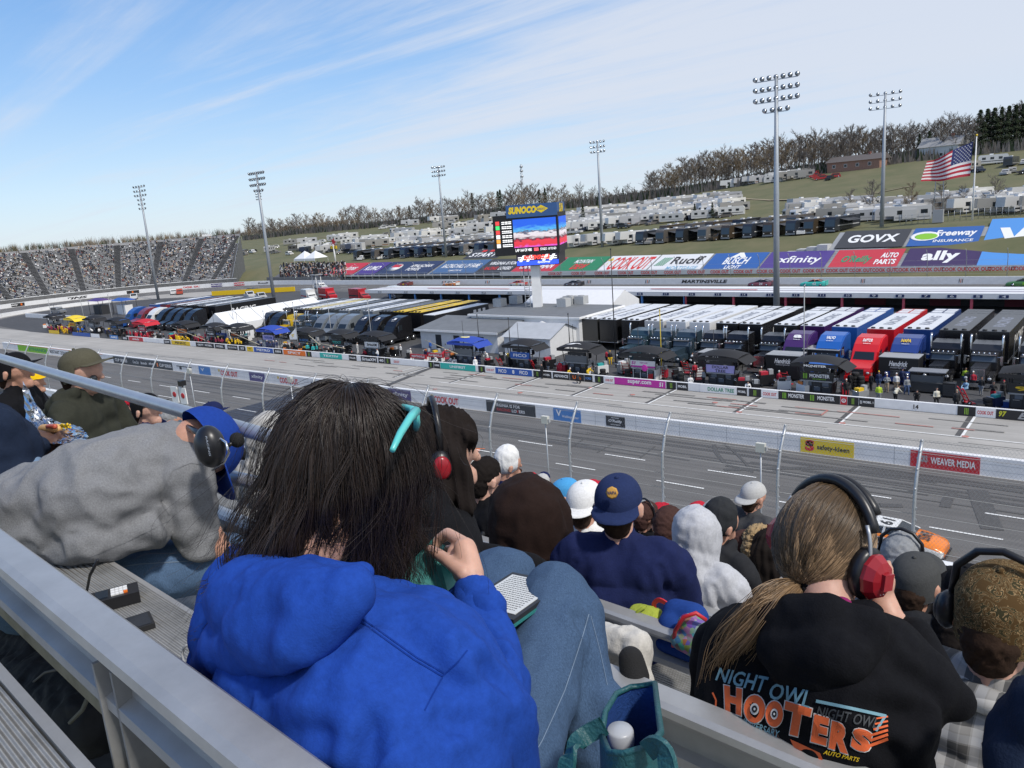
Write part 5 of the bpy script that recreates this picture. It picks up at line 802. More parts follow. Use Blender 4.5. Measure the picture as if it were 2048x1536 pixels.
for a in ((664, 722, *L1, BR, [('Jesse Jones', .5, .5, .7, .5, WT, .03, .3)], 'red banner with white script at the left end'), (727, 766, *L1, BV, [('KUMO', .5, .5, .7, .35, WT)], 'small dark violet banner reading four white letters'), (768, 872, *L1, DKN, [('APPALACHIAN', .70, .62, .4, .22, WT), ('POWER', .63, .36, .25, .22, WT)], 'dark navy banner with a round emblem and a power company name'), (878, 966, *L1, STB, [('RACING HALL OF FAME', .5, .55, .84, .3, WT, .04, .2), ('CHARLOTTE, NC', .5, .2, .3, .12, WT)], 'steel blue hall of fame banner'), (968, 1035, *L1, DKG, [('VIRGINIA IS FOR', .5, .68, .8, .22, WT), ('RACING', .32, .32, .38, .22, RT), ('LOVERS', .74, .32, .36, .22, WT)], 'charcoal banner with white and red lettering partly behind the screen'), (1037, 1118, *L1, BR, [('CRAFTSMAN', .5, .45, .8, .4, WT, .06)], 'red banner partly hidden by the screen pillar'), (1121, 1206, *L1, BG, [('MOUNTAIN', .5, .68, .42, .24, WT, .05, .2), ('DEW', .52, .34, .36, .36, RT, .1, .2)], 'green banner with white and red lettering'), (1209, 1306, *L1, WB, [('COOK OUT', .55, .5, .82, .8, RT, .05), ('*', .06, .6, .1, .6, YEL, .1)], 'white banner with tall red lettering'), (1309, 1413, *L1, WB, [('Ruoff', .62, .62, .58, .46, BT, .05), ('MORTGAGE', .63, .16, .58, .2, mat((.2, .42, .6), .6, name='pale_blue_lettering'), .02), ('/////', .17, .55, .24, .5, GT, .08, .4)], 'white banner with green slashes and black lettering'), (1417, 1526, *L1, BB, [('BUSCH', .52, .52, .44, .42, WT, .06), ('LIGHT', .54, .16, .28, .2, WT), ('^', .5, .85, .3, .3, WT, .1)], 'blue banner with white mountain lettering'), (1530, 1658, *L1, BV, [('xfinity', .55, .48, .66, .5, WT, .03)], 'violet banner crossed by the thick floodlight pole'), (1666, 1802, *L1, BR, [("O'Reilly", .36, .45, .44, .45, GT, .08, .15), ('AUTO', .82, .66, .24, .26, WT, .07), ('PARTS', .80, .32, .30, .26, WT, .07)], 'red auto parts banner below the charcoal banner'), (1810, 1960, *L1, DPU, [('ally', .48, .52, .5, .62, WT, .08)], 'plum banner with four white lowercase letters'),
          (1680, 1815, *L2_, DKG, [('GOVX', .5, .5, .74, .45, WT, .07)], 'charcoal upper banner with wide white lettering'), (1822, 1962, *L2_, BB, [('Freeway', .64, .62, .58, .42, WT, .06, .1), ('INSURANCE', .64, .24, .56, .14, WT, .03)], 'blue upper banner with a green and white oval'), (938, 1006, 172.3, 178.5, DKG, [('START', .5, .4, .8, .42, WT, .05, .2), ('- - -', .6, .8, .6, .2, RT, .1)], 'charcoal upper banner just left of the screen')):
    o, b_, A, wd, hh = banner(*a); mm = MB()
    if 'round' in a[6]: mm.lathe([(hh * .3, .05), (.01, .06)], WT, 16, A @ Matrix.Translation((-wd * .28, .2, 0))); mm.add([(-.2 * hh, .0, .07), (.2 * hh, .0, .07), (.2 * hh, .22 * hh, .07), (-.2 * hh, .22 * hh, .07)], [(0, 1, 2, 3)], BR, M=A @ Matrix.Translation((-wd * .28, .2, 0)))
    if 'oval' in a[6]: mm.ell((0, 0, .05), (hh * .30, hh * .26, .02), WT, A @ Matrix.Translation((-wd * .30, .2, 0))); mm.ell((.3, -.2, .07), (hh * .24, hh * .18, .02), LG, A @ Matrix.Translation((-wd * .30, .2, 0)))
    if mm.n: mm.build('emblem', o)
o, b_, A, wd, hh = banner(1966, 2180, 163.2, 184, VS, [('V', .29, .58, .34, .42, WT, .12)], 'large sky blue banner with a white arrow mark at the right edge')
# ---------------------------------------------------------------- far turn grandstand
t = empty('turn_grandstand', (TC[0], TC[1], 0), 'huge curved aluminium grandstand round the far turn', 'grandstand'); NR = 34
BEN = mat((.82, .83, .84), .5, 0, var=.1, vs=.5, name='bench_aluminium'); RIS = mat((.12, .12, .125), .8, name='riser_dark_grey'); CLO = [mat(c, .85, name='crowd_cloth') for c in ((.015, .015, .018), (.02, .02, .03), (.03, .04, .09), (.05, .05, .055), (.65, .65, .65), (.3, .3, .31), (.12, .03, .03), (.1, .08, .06), (.05, .07, .1), (.02, .02, .02), (.4, .3, .2), (.03, .03, .035))]; HEAD = [SKIN, BLACK, BLACK, BLACK, mat((.03, .02, .015), .8, name='crowd_hair'), BLACK, mat((.6, .6, .6), .7, name='crowd_white_cap')]  # pale benches, treads and risers in plain dark grey
A0, A1 = 113.5, 196.0; aisle = [113.5, 122.5, 131.5, 141.0, 150.5, 160, 169.5, 179, 188.5, 196]; r0_ = 65.5; dr = .8; dz = .44
def pol(r, a, z): return (r * math.cos(a), r * math.sin(a), z)
def EA(k):
    r, z = r0_ + k * dr, 1.6 + k * dz; return next(a for a in np.arange(105, 150, .25) if PJ((TC[0] + r * math.cos(rad(a)), TC[1] + r * math.sin(rad(a)), z))[0] < 465 + k * .45)
m = MB(); mb2 = MB(); crowd = MB(); rc = random.Random(4)
for k in range(NR):
    r = r0_ + k * dr; z = 1.6 + k * dz
    e0 = EA(k)
    for s0, s1 in zip(aisle[:-1], aisle[1:]):
        if s1 < e0 + 1: continue
        s0 = max(s0, e0)
        for q in range(2):
            a, c = rad(s0 + (s1 - s0) * q / 2 + (.75 if q == 0 else 0)), rad(s0 + (s1 - s0) * (q + 1) / 2 - (.75 if q == 1 else 0))
            m.add([pol(r, a, z + .42), pol(r, c, z + .42), pol(r + .3, c, z + .42), pol(r + .3, a, z + .42), pol(r, a, z + .34), pol(r, c, z + .34)], [(0, 3, 2, 1), (0, 1, 5, 4)], BEN)
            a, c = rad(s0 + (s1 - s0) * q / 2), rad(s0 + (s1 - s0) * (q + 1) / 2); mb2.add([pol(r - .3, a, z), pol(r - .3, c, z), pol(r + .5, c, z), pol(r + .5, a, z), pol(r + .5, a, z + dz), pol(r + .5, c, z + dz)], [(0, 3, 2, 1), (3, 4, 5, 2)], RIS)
        na = (rad(s1 - s0) * r) / .52
        for i in range(2, int(na) - 2):
            if rc.random() > (.38 if k > 4 else .26): continue
            a = rad(s0) + (i + .5 + rc.uniform(-.2, .2)) * .52 / r; r_ = r + rc.uniform(-.02, .12); zz_ = z + .42 + (.35 if rc.random() < .06 else 0); M_ = Matrix.Translation(pol(r_, a, zz_)) @ Matrix.Rotation(a + rad(90), 4, 'Z'); cl = rc.choice(CLO); hm = rc.choice(HEAD); w_ = rc.uniform(.2, .26)
            crowd.add([(-w_, .12, 0), (w_, .12, 0), (w_, -.22, -.02), (-w_, -.22, -.02), (-w_ * .8, .1, .5), (w_ * .8, .1, .5), (w_ * .8, -.12, .48), (-w_ * .8, -.12, .48)], [(4, 5, 6, 7), (1, 0, 4, 5), (3, 2, 6, 7), (2, 1, 5, 6), (0, 3, 7, 4)], cl, M=M_)
            crowd.add([(-.09, .1, .5), (.09, .1, .5), (.09, -.1, .5), (-.09, -.1, .5), (-.08, .08, .76), (.08, .08, .76), (.08, -.09, .76), (-.08, -.09, .76)], [(4, 5, 6, 7), (1, 0, 4, 5), (3, 2, 6, 7), (2, 1, 5, 6), (0, 3, 7, 4)], hm, M=M_)
m.build('bench_rows', t); mb2.build('riser', t)
m = MB()
for s in aisle:
    for k in range(NR * 2):
        if s < EA(k / 2): continue
        r = r0_ + k * dr / 2; z = 1.66 + k * dz / 2; a = rad(s); h_ = 1.0 / r; m.add([pol(r - .3, a - h_, z), pol(r - .3, a + h_, z), pol(r + .15, a + h_, z), pol(r + .15, a - h_, z)], [(0, 1, 2, 3)], SEAT)
m.build('aisle_steps', t)
m = MB(); m3 = MB(); rt_ = r0_ + NR * dr; zt_ = 1.6 + NR * dz
for i in range(80):
    E1 = EA(NR); a, c = rad(E1 + (A1 - E1) * i / 80), rad(E1 + (A1 - E1) * (i + 1) / 80); m.add([pol(rt_, a, zt_ - .2), pol(rt_, c, zt_ - .2), pol(rt_, c, zt_ + .75), pol(rt_, a, zt_ + .75)], [(0, 1, 2, 3)], mat((.30, .30, .31), .7, name='back_fence_grey')); a, c = rad(A0 + (A1 - A0) * i / 80), rad(A0 + (A1 - A0) * (i + 1) / 80); m3.add([pol(r0_ - 1.2, a, .2), pol(r0_ - 1.2, c, .2), pol(r0_ - 1.2, c, 2.3), pol(r0_ - 1.2, a, 2.3)], [(0, 1, 2, 3)], mat((.14, .14, .145), .7, var=.3, vs=.8, name='front_fence_grey')); m3.add([pol(r0_ - 1.3, a, 2.25), pol(r0_ - 1.3, c, 2.25), pol(r0_ - 1.3, c, 2.4), pol(r0_ - 1.3, a, 2.4)], [(0, 1, 2, 3)], BEN)
m.build('back_fence', t); m3.build('front_fence', t)
m = MB(); SG = mat((.13, .135, .14), .7, name='side_dark_grey')  # stand end wall in one even dark grey
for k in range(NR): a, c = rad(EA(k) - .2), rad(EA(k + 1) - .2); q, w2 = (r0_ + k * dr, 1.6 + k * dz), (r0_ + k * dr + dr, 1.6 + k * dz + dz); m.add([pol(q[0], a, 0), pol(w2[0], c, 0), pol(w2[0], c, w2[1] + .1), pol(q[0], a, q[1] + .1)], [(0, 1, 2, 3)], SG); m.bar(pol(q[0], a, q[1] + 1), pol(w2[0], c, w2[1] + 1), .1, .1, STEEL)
m.build('side_wall', t)
m = MB(); a = rad(EA(NR) + 8); m.bx(-1.6, 1.6, -1, 1, 0, 1.2, WHITE, Matrix.Translation(pol(rt_ + 1, a, zt_ + .3)) @ Matrix.Rotation(a + rad(90), 4, 'Z'))
for s in (-1.2, 1.2): m.tube([(0, 0, 0), (0, 0, 3)], .1, STEEL, 5, M=Matrix.Translation(pol(rt_ + .5, a + s * .012, zt_ + .3)))
m.build('camera_platform', t)
for i in range(420):
    y = 161.5 + rc.random() * 9; x = LX(560 + rc.random() * 132, y, 2 + (y - 161) * .4); z = 1.4 + (y - 161.5) * .42; M_ = Matrix.Translation((x, y, z)); cl = rc.choice(CLO); hm = rc.choice(HEAD)
    crowd.bx(-.24, .24, -.14, .14, 0, 1.0, cl, M_); crowd.bx(-.1, .1, -.1, .1, 1.0, 1.26, hm, M_)
crowd.v = [np.asarray(v) for v in crowd.v]; nb = len(crowd.v)
k0 = nb - 420 * 2
for i in range(k0): crowd.v[i] = crowd.v[i] + np.array([TC[0], TC[1], 0])
o = crowd.build('crowd'); o['kind'] = 'stuff'; o['label'] = 'distant crowd filling the far turn stands'; o['category'] = 'crowd'
m = MB(); x0, x1 = LX(556, 165, 2), LX(696, 165, 2); slope(m, x0, x1, 161, .9, 171, 5.1, RIS); m.bx(x0, x1, 160.3, 160.5, .4, 2.2, mat((.16, .16, .165), .7, name='front_fence_grey')); tag(m.build('corner_terrace'), 'small dark terrace packed with fans between the far grandstand and the red banner', 'terrace')
p = D(622, 520, 182); t = empty('peaked_tent', (p[0], 182, HZ(p[0], 182)), 'white twin peaked tent above the corner terrace', 'tent'); m = MB()
for s in (-3, 3): m.add([(s - 3, -3, 2.6), (s + 3, -3, 2.6), (s + 3, 3, 2.6), (s - 3, 3, 2.6), (s, 0, 5.2)], [(0, 1, 4), (1, 2, 4), (2, 3, 4), (3, 0, 4)], FAB)
m.bx(-6, 6, -3, -2.9, 1.8, 2.6, FAB); m.build('canopy', t); 
for x in (-6, 0, 6):
    for y in (-3, 3): m = MB(); m.tube([(x, y, -2), (x, y, 2.6)], .06, STEEL, 5); m.build('leg', t)
# ---------------------------------------------------------------- motor coaches, campers, cars
VB = mat((.0151, .015, .0152), .3, name='vehicle_paint'); VB2 = mat((.0151, .0152, .0153), .4, name='vehicle_trim')
def coach():
    t = empty('motor_coach', (0, 0, 0), '', 'motorhome'); m = MB(); A = FR((0, 0, 0), (0, 1, 0), (0, 0, 1))
    m.prism([(.0, .5), (-.05, 1.3), (.15, 3.0), (.5, 3.55), (11.5, 3.6), (11.6, .5)], -1.28, 1.28, VB, A); m.bx(-1.285, 1.285, 1.2, 11, 1.5, 1.7, VB2); m.bx(-.4, .4, 3, 4, 3.6, 3.85, WHITE); m.bx(-.4, .4, 7, 8, 3.6, 3.85, WHITE); m.build('body', t)
    m = MB(); m.add([(-1.15, -.08, 1.5), (1.15, -.08, 1.5), (1.1, .12, 2.95), (-1.1, .12, 2.95)], [(0, 1, 2, 3)], mat((.05, .07, .09), .1, name='coach_glass')); [m.bx(s * 1.285 - .01, s * 1.285 + .01, 2 + k * 2.2, 3.5 + k * 2.2, 2.0, 2.8, GLASS) for s in (-1, 1) for k in range(4)]; m.build('window', t)
    m = MB(); m.bx(-1.25, 1.25, -.1, .1, .35, .7, mat((.3, .3, .31), .4, .5, name='coach_bumper')); [m.ell((s * .95, -.08, 1.0), (.18, .06, .12), WHITE, nu=6, nv=4) for s in (-1, 1)]; m.build('bumper', t)
    m = MB(); [wheel(m, s * 1.1, y, .48, .3) for s in (-1, 1) for y in (2.0, 8.6)]; m.build('wheel', t); m = MB(); m.add([(1.3, 2, 3.1), (3.4, 2, 2.6), (3.4, 8, 2.6), (1.3, 8, 3.1)], [(0, 1, 2, 3)], DARK); m.build('awning', t); return t
def camper_mesh(kind):
    m = MB()
    if kind == 'trailer': m.prism([(.0, .6), (.0, 2.6), (.4, 3.1), (7.6, 3.1), (8, 2.6), (8, .6)], -1.2, 1.2, VB, FR((0, 0, 0), (0, 1, 0), (0, 0, 1))); m.bx(-.4, .4, 3, 4, 3.1, 3.4, WHITE); [m.bx(s * 1.2 - .02, s * 1.2 + .02, 1 + k * 2.2, 2 + k * 2.2, 1.7, 2.4, GLASS) for s in (-1, 1) for k in range(3)]; m.bx(-.6, .6, -.02, .02, 1.7, 2.4, GLASS); m.bx(-1.21, 1.21, .4, 7.5, 1.1, 1.3, VB2)
    elif kind == 'fifth': m.prism([(-.0, 1.7), (.2, 3.7), (10, 3.6), (10, .6), (2.4, .6), (2.4, 1.6)], -1.22, 1.22, VB, FR((0, 0, 0), (0, 1, 0), (0, 0, 1))); m.bx(-.4, .4, 4, 5, 3.65, 3.95, WHITE); [m.bx(s * 1.22 - .02, s * 1.22 + .02, 3 + k * 2.4, 4.4 + k * 2.4, 1.9, 2.8, GLASS) for s in (-1, 1) for k in range(3)]; m.bx(-1.23, 1.23, 2.6, 9.6, 1.0, 1.35, VB2); m.bx(1.2, 1.6, 4, 7, .9, 2.9, VB)
    elif kind == 'suv': m.prism([(0, .35), (0, .9), (1.2, 1.05), (1.9, 1.75), (4.2, 1.75), (4.7, 1.0), (4.75, .4)], -.92, .92, VB, FR((0, 0, 0), (0, 1, 0), (0, 0, 1))); m.bx(-.935, .935, 1.9, 4.1, 1.15, 1.6, GLASS); m.add([(-.8, 1.24, 1.1), (.8, 1.24, 1.1), (.76, 1.86, 1.7), (-.76, 1.86, 1.7)], [(0, 1, 2, 3)], GLASS)
    else: m.prism([(0, .4), (0, 1.0), (1.3, 1.1), (1.9, 1.8), (3.4, 1.85), (3.6, 1.1), (5.6, 1.1), (5.7, .5)], -.96, .96, VB, FR((0, 0, 0), (0, 1, 0), (0, 0, 1))); m.bx(-.97, .97, 2.0, 3.3, 1.2, 1.68, GLASS); m.add([(-.82, 1.34, 1.15), (.82, 1.34, 1.15), (.78, 1.86, 1.76), (-.78, 1.86, 1.76)], [(0, 1, 2, 3)], GLASS)
    for s in (-1, 1):
        for y in ((1, 4) if kind in ('suv', 'pickup') else (5.0, 5.9)): wheel(m, s * .85, y, .36, .2)
    return m.mesh(kind)
COACH = coach(); TEMPL.append(COACH); CM_ = {k: camper_mesh(k) for k in ('trailer', 'fifth', 'suv', 'pickup')}; _VC = {}
def veh(kind, x, y, rz, col, trim, label, group, name, z=None, sc=1):
    k = (kind, tuple(col), tuple(trim))
    if k not in _VC:
        me = CM_[kind].copy(); 
        for i, mm in enumerate(me.materials):
            if mm == VB: me.materials[i] = car_paint(col)
            if mm == VB2: me.materials[i] = mat(trim, .4, name='vehicle_trim')
        _VC[k] = me
    o = obj(name, _VC[k]); o.location = (x, y, HZ(x, y) if z is None else z); o.rotation_euler = (0, 0, rz); o.scale = (sc,) * 3
    return tag(o, label, {'trailer': 'camper', 'fifth': 'camper', 'suv': 'car', 'pickup': 'pickup'}[kind], group)
rv = random.Random(21); DC = [(.015, .016, .02), (.03, .035, .045), (.06, .045, .03), (.02, .03, .06), (.10, .09, .08), (.025, .025, .025), (.16, .15, .14)]; DN = ['black', 'charcoal', 'brown', 'midnight blue', 'taupe', 'jet black', 'stone grey']
WC = [(.62, .62, .61), (.50, .50, .50), (.64, .63, .60), (.42, .42, .43), (.30, .29, .27)]
c1 = [(px, 186.5) for px in list(range(712, 990, 30)) + list(range(1276, 1700, 43))]; c2 = [(px, 200) for px in list(range(800, 990, 34)) + [1330, 1375, 1420, 1470, 1530, 1580]]
names = {}
for i, (px, y) in enumerate(c1 + c2):
    px += rv.uniform(-4, 4); j = rv.randrange(len(DC)) if y < 190 else rv.choice([0, 4, 6, 2]); o = ctree(COACH); x = LX(px, y, 8); side = 'left of the big screen' if px < 1000 else ('right of the thick pole' if px > 1560 else 'between screen and thick pole')
    lab = f"{DN[j]} coach, {'front' if y < 190 else 'second'} row {side}"; place(o, (x, y, HZ(x, y)), rad(rv.uniform(-14, -2)), lab, 'motor coaches behind the back straight'); names.setdefault(lab, []).append(o); recolor(o, {VB: car_paint(DC[j]), VB2: mat(rv.choice(WC + DC), .4, name='vehicle_trim')})
    if rv.random() < .6: veh(rv.choice(('suv', 'pickup')), x + 2.6, y - .5, rad(rv.uniform(-30, 30)), rv.choice(DC + WC + [(.3, .03, .03)]), K, 'parked car standing beside the motor coaches above the back straight', 'cars among the coaches', 'parked_car')
for lab, L_ in names.items():
    if len(L_) > 1:
        for i, o in enumerate(L_): o['label'] = (['leftmost', 'second from left', 'third from left', 'fourth from left', 'fifth from left', 'sixth from left', 'seventh from left'][i] if i < 7 else 'rightmost') + ' ' + lab
for i, (px, y, lab) in enumerate(((1128, 188, 'white motorhome with black nose just right of the screen'), (1165, 189, 'grey travel camper second right of the screen'), (1205, 187, 'white camper with black swooshes beside the thin pole'), (1235, 188, 'white camper right of the thin pole'))): veh('fifth', LX(px, y, 8), y, rad(-25), WC[i % 3], K, lab, 'campers right of the screen', 'camper')
def scatter(n, boxf, kinds, cols, rz, label, group, name, ymax=320):
    k = 0; tries = 0; got = []
    while k < n and tries < n * 30:
        tries += 1; px, py = boxf()
        p = HP3(px, py, 190, ymax)
        if p is None or any((p[0] - q[0]) ** 2 + (p[1] - q[1]) ** 2 < 12 for q in got): continue
        got.append(p); veh(rv.choice(kinds), p[0], p[1], rad(rv.uniform(*rz)), rv.choice(cols), rv.choice([K, (.3, .3, .3), (.2, .1, .05)]), label, group, name); k += 1
def box(x0, x1, f0, f1): 
    def g(): px = rv.uniform(x0, x1); return px, rv.uniform(f0(px), f1(px))
    return g
scatter(95, box(1115, 1440, lambda p: 438 - (p - 1115) * .12, lambda p: 470 - (p - 1115) * .10), ('trailer', 'fifth', 'fifth'), WC, (-80, -10), 'white camper packed among others in the field between screen and thick pole', 'campers packed on the mid hillside', 'camper')
scatter(34, box(1115, 1440, lambda p: 440 - (p - 1115) * .12, lambda p: 472 - (p - 1115) * .10), ('suv', 'pickup'), DC + [(.35, .04, .03), (.5, .5, .5)], (-90, 90), 'parked car among the white campers on the mid hillside', 'cars among the mid hillside campers', 'parked_car')
scatter(34, box(1560, 1800, lambda p: 420, lambda p: 448), ('trailer', 'fifth'), WC, (-80, -20), 'white camper in the row behind the coaches, right of the thick pole', 'campers right of the thick pole', 'camper')
scatter(16, box(1815, 2048, lambda p: 408, lambda p: 434), ('fifth',), WC, (-80, -20), 'white camper behind the wire fence near the flag', 'campers near the flag', 'camper')
scatter(12, box(1425, 1580, lambda p: 372 - (p - 1425) * .13, lambda p: 382 - (p - 1425) * .13), ('trailer', 'fifth'), WC, (-80, -40), 'white camper in the short row under the hilltop trees', 'campers under the hilltop trees', 'camper')
scatter(8, box(1590, 1660, lambda p: 352, lambda p: 362), ('pickup', 'suv'), [(.4, .02, .02), K, (.35, .03, .03)], (-80, 0), 'red or dark pickup at the hilltop wood edge', 'pickups at the hilltop wood edge', 'parked_car')
scatter(40, box(560, 985, lambda p: 488 - (p - 560) * .09, lambda p: 500 - (p - 560) * .06), ('trailer', 'fifth', 'suv'), WC, (-80, 0), 'white camper on the grass slope left of the screen', 'campers on the left slope', 'camper')
scatter(26, box(480, 700, lambda p: 494, lambda p: 512), ('trailer', 'fifth', 'pickup', 'suv'), WC + DC, (-90, 90), 'vehicle in the crowded lot beyond the corner terrace', 'vehicles beyond the corner terrace', 'parked_vehicle')
scatter(14, box(750, 985, lambda p: 452 - (p - 750) * .06, lambda p: 462 - (p - 750) * .06), ('trailer', 'suv', 'fifth'), WC, (-80, 0), 'small white vehicle near the treeline left of the screen', 'vehicles near the left treeline', 'parked_vehicle')
scatter(24, box(700, 985, lambda p: 486, lambda p: 500), ('trailer', 'fifth', 'fifth'), WC, (-70, -10), 'white camper directly behind the dark coaches left of the screen', 'campers behind the left coaches', 'camper')
scatter(10, box(1900, 2048, lambda p: 330, lambda p: 352), ('suv', 'trailer', 'pickup'), WC + DC, (-80, 80), 'vehicle parked by the hilltop house beyond the flag', 'vehicles by the hilltop house', 'parked_vehicle')
for px, py, kind, col, rz, lab, nm in ((348, 590, 'suv', WC[0], 60, 'white car parked in the infield near the far turn', 'parked_car'), (360, 590, 'suv', (.4, .06, .03), 60, 'red and white safety car in the far infield', 'safety_car'), (128, 627, 'suv', (.2, .21, .22), 100, 'silver car by the pit entry wall', 'parked_car'), (505, 597, 'pickup', WC[0], 70, 'white pickup in front of the yellow barrier', 'pickup'), (528, 600, 'pickup', WC[1], 70, 'second white pickup by the yellow barrier', 'pickup'), (650, 578, 'suv', WC[0], 80, 'white safety car waiting on the turn apron', 'safety_car'), (108, 648, 'suv', WC[0], 70, 'white pace car low on pit entry', 'pace_car'), (268, 600, 'pickup', WC[0], 60, 'white truck under the blue canopy at the far turn', 'pickup')):
    p = G(px, py); veh(kind, p[0], p[1], rad(rz), col, K, lab, None, nm, z=.04)
def boxtruck(px, py, col, stripe, rz, lab, nm, ln=6.5):
    p = G(px, py); t = empty(nm, (p[0], p[1], .04), lab, 'truck', rz=rad(rz)); m = MB(); m.bx(-1.15, 1.15, 1.9, ln, .5, 2.9, car_paint(col)); m.bx(-1.16, 1.16, 2, ln - .1, 1.1, 1.4, stripe); m.build('box_body', t); m = MB(); m.prism([(0, .45), (0, 1.1), (.8, 1.3), (1.4, 2.1), (1.9, 2.2), (1.9, .45)], -1, 1, car_paint(col), FR((0, 0, 0), (0, 1, 0), (0, 0, 1))); m.add([(-.9, .83, 1.36), (.9, .83, 1.36), (.85, 1.36, 2.02), (-.85, 1.36, 2.02)], [(0, 1, 2, 3)], GLASS); m.build('cab', t); m = MB(); [wheel(m, s * .9, y, .42, .25) for s in (-1, 1) for y in (.9, ln - 1.4)]; m.build('wheel', t)
boxtruck(628, 603, WC[0], RED, 70, 'white and red ambulance in the infield behind the marquee', 'ambulance'); boxtruck(668, 600, (.45, .02, .03), WHITE, 75, 'red rescue truck beside the ambulance', 'rescue_truck'); boxtruck(800, 599, WC[0], GREY, 65, 'white sprinter van parked before the garage', 'van', 6); boxtruck(735, 602, (.4, .03, .04), BLACK, 80, 'red and black service truck at the garage end', 'service_truck')
p0, p1 = G(425, 592), G(590, 583); b = MB(); b.bar((*p0[:2], .75), (*p1[:2], .75), .5, 1.3, YEL); tag(b.build('yellow_barrier'), 'long bright yellow barrier along the infield edge of the far turn', 'barrier')
for px, c, lab in ((205, PURP, 'purple canopied stall at the far infield'), (252, BLUE, 'blue canopied stall at the far infield')):
    p = G(px, 628); t = empty('canopy_stall', (p[0], p[1], 0), lab, 'stall'); m = MB(); m.add([(-3, -2, 3.6), (3, -2, 3.6), (3, 2, 3.6), (-3, 2, 3.6), (-2.6, 0, 4.2), (2.6, 0, 4.2)], [(0, 1, 5, 4), (2, 3, 4, 5), (1, 2, 5), (3, 0, 4)], c); m.build('canopy', t); m = MB(); m.bx(-2.2, 2.2, -1, 1, 0, 2.4, DARK if c is PURP else WHITE); m.build('counter', t); 
    for x in (-2.8, 2.8):
        for y in (-1.8, 1.8): m = MB(); m.tube([(x, y, 0), (x, y, 3.6)], .06, BLACK, 5); m.build('leg', t)
p = G(637, 590); t = empty('camera_tower', (p[0], p[1], 0), 'white scaffold camera tower in the infield by the turn exit', 'tower'); m = MB(); [m.tube([(x, y, 0), (x, y, 5.5)], .09, WHITE, 5) for x in (-.8, .8) for y in (-.8, .8)]; [m.bar((-.8, -.8, z), (.8, -.8, z + 1.2), .08, .08, WHITE) for z in (.5, 2, 3.5)]; m.build('frame', t); m = MB(); m.bx(-1.3, 1.3, -1.3, 1.3, 5.4, 5.6, GREY); m.bx(-1.2, 1.2, -1.2, -1.15, 6.3, 6.4, GREY); m.bx(-.3, .5, -.5, .4, 5.6, 7.2, BLACK); m.build('platform', t)
p = D(670, 515, 183); t = empty('pylon_sign', (p[0], 183, HZ(p[0], 183)), 'white post with a yellow and red star sign near the corner terrace', 'sign'); m = MB(); m.tube([(0, 0, -1), (0, 0, 7)], .3, WHITE, 8); m.build('post', t); m = MB(); m.bx(-1.6, 1.6, -.2, .2, 5.2, 6.2, YEL); m.add([(math.cos(a) * r + .5, -.25, 7.6 + math.sin(a) * r) for k in range(10) for a, r in [(k * math.pi / 5, 1.6 if k % 2 == 0 else .7)]], [tuple(range(10))], RED); m.bx(-1.4, .2, -.2, .2, 6.9, 7.5, WHITE); m.build('sign_board', t)
# ---------------------------------------------------------------- trees
BARK = mat((.17, .145, .12), .9, var=.25, vs=.6, name='grey_bark'); TWIG = mat((.20, .178, .16), .95, var=.2, vs=.4, name='brown_twigs'); PINE = mat((.035, .055, .022), .85, var=.4, vs=.5, name='pine_needles'); BUD = mat((.26, .20, .13), .9, var=.3, vs=.3, name='budding_twigs')
def bare_tree(seed, h=17, tw=TWIG, spread=1.0, dense=1.0):
    r = random.Random(seed); tr = MB(); cr = MB(); P = [Vector((0, 0, -1))]
    for k in range(6): P.append(P[-1] + Vector((r.uniform(-.25, .25), r.uniform(-.25, .25), (h * .82 + 1) / 6)))
    tr.tube(P, [.30, .27, .23, .19, .14, .09, .05], BARK, 6)
    def twig(a, d, ln, w_):
        b_ = a + d * ln; s = d.orthogonal().normalized() * w_; cr.add([a - s, a + s, b_], [(0, 1, 2)], tw); q = d.cross(s).normalized() * w_; cr.add([a - q, a + q, b_], [(0, 1, 2)], tw)
    for i in range(19):
        t = .24 + .74 * i / 19; k = min(int(t * 6), 5); a = P[k].lerp(P[k + 1], t * 6 - k); az = r.uniform(0, 6.28); el = r.uniform(.5, 1.05); d = Vector((math.cos(az) * math.cos(el), math.sin(az) * math.cos(el), math.sin(el))); ln = h * (.36 - .2 * t) * r.uniform(.8, 1.25) * spread; e = a + d * ln
        cr.tube([a, a.lerp(e, .5) + Vector((r.uniform(-.2, .2), r.uniform(-.2, .2), .1)), e], [.09, .06, .02], BARK, 4, cap=False)
        for j in range(int(7 * dense)):
            u = .25 + .75 * j / 7; c = a.lerp(e, u); d2 = (d + Vector((r.gauss(0, .55), r.gauss(0, .55), r.gauss(.25, .4)))).normalized(); l2 = ln * .42 * r.uniform(.6, 1.2); e2 = c + d2 * l2; twig(c, d2, l2, .07)
            for q in range(9): c3 = c.lerp(e2, .2 + .8 * q / 9); d3 = (d2 + Vector((r.gauss(0, .6), r.gauss(0, .6), r.gauss(.2, .5)))).normalized(); twig(c3, d3, l2 * .5 * r.uniform(.6, 1.3), .05)
    return tr, cr
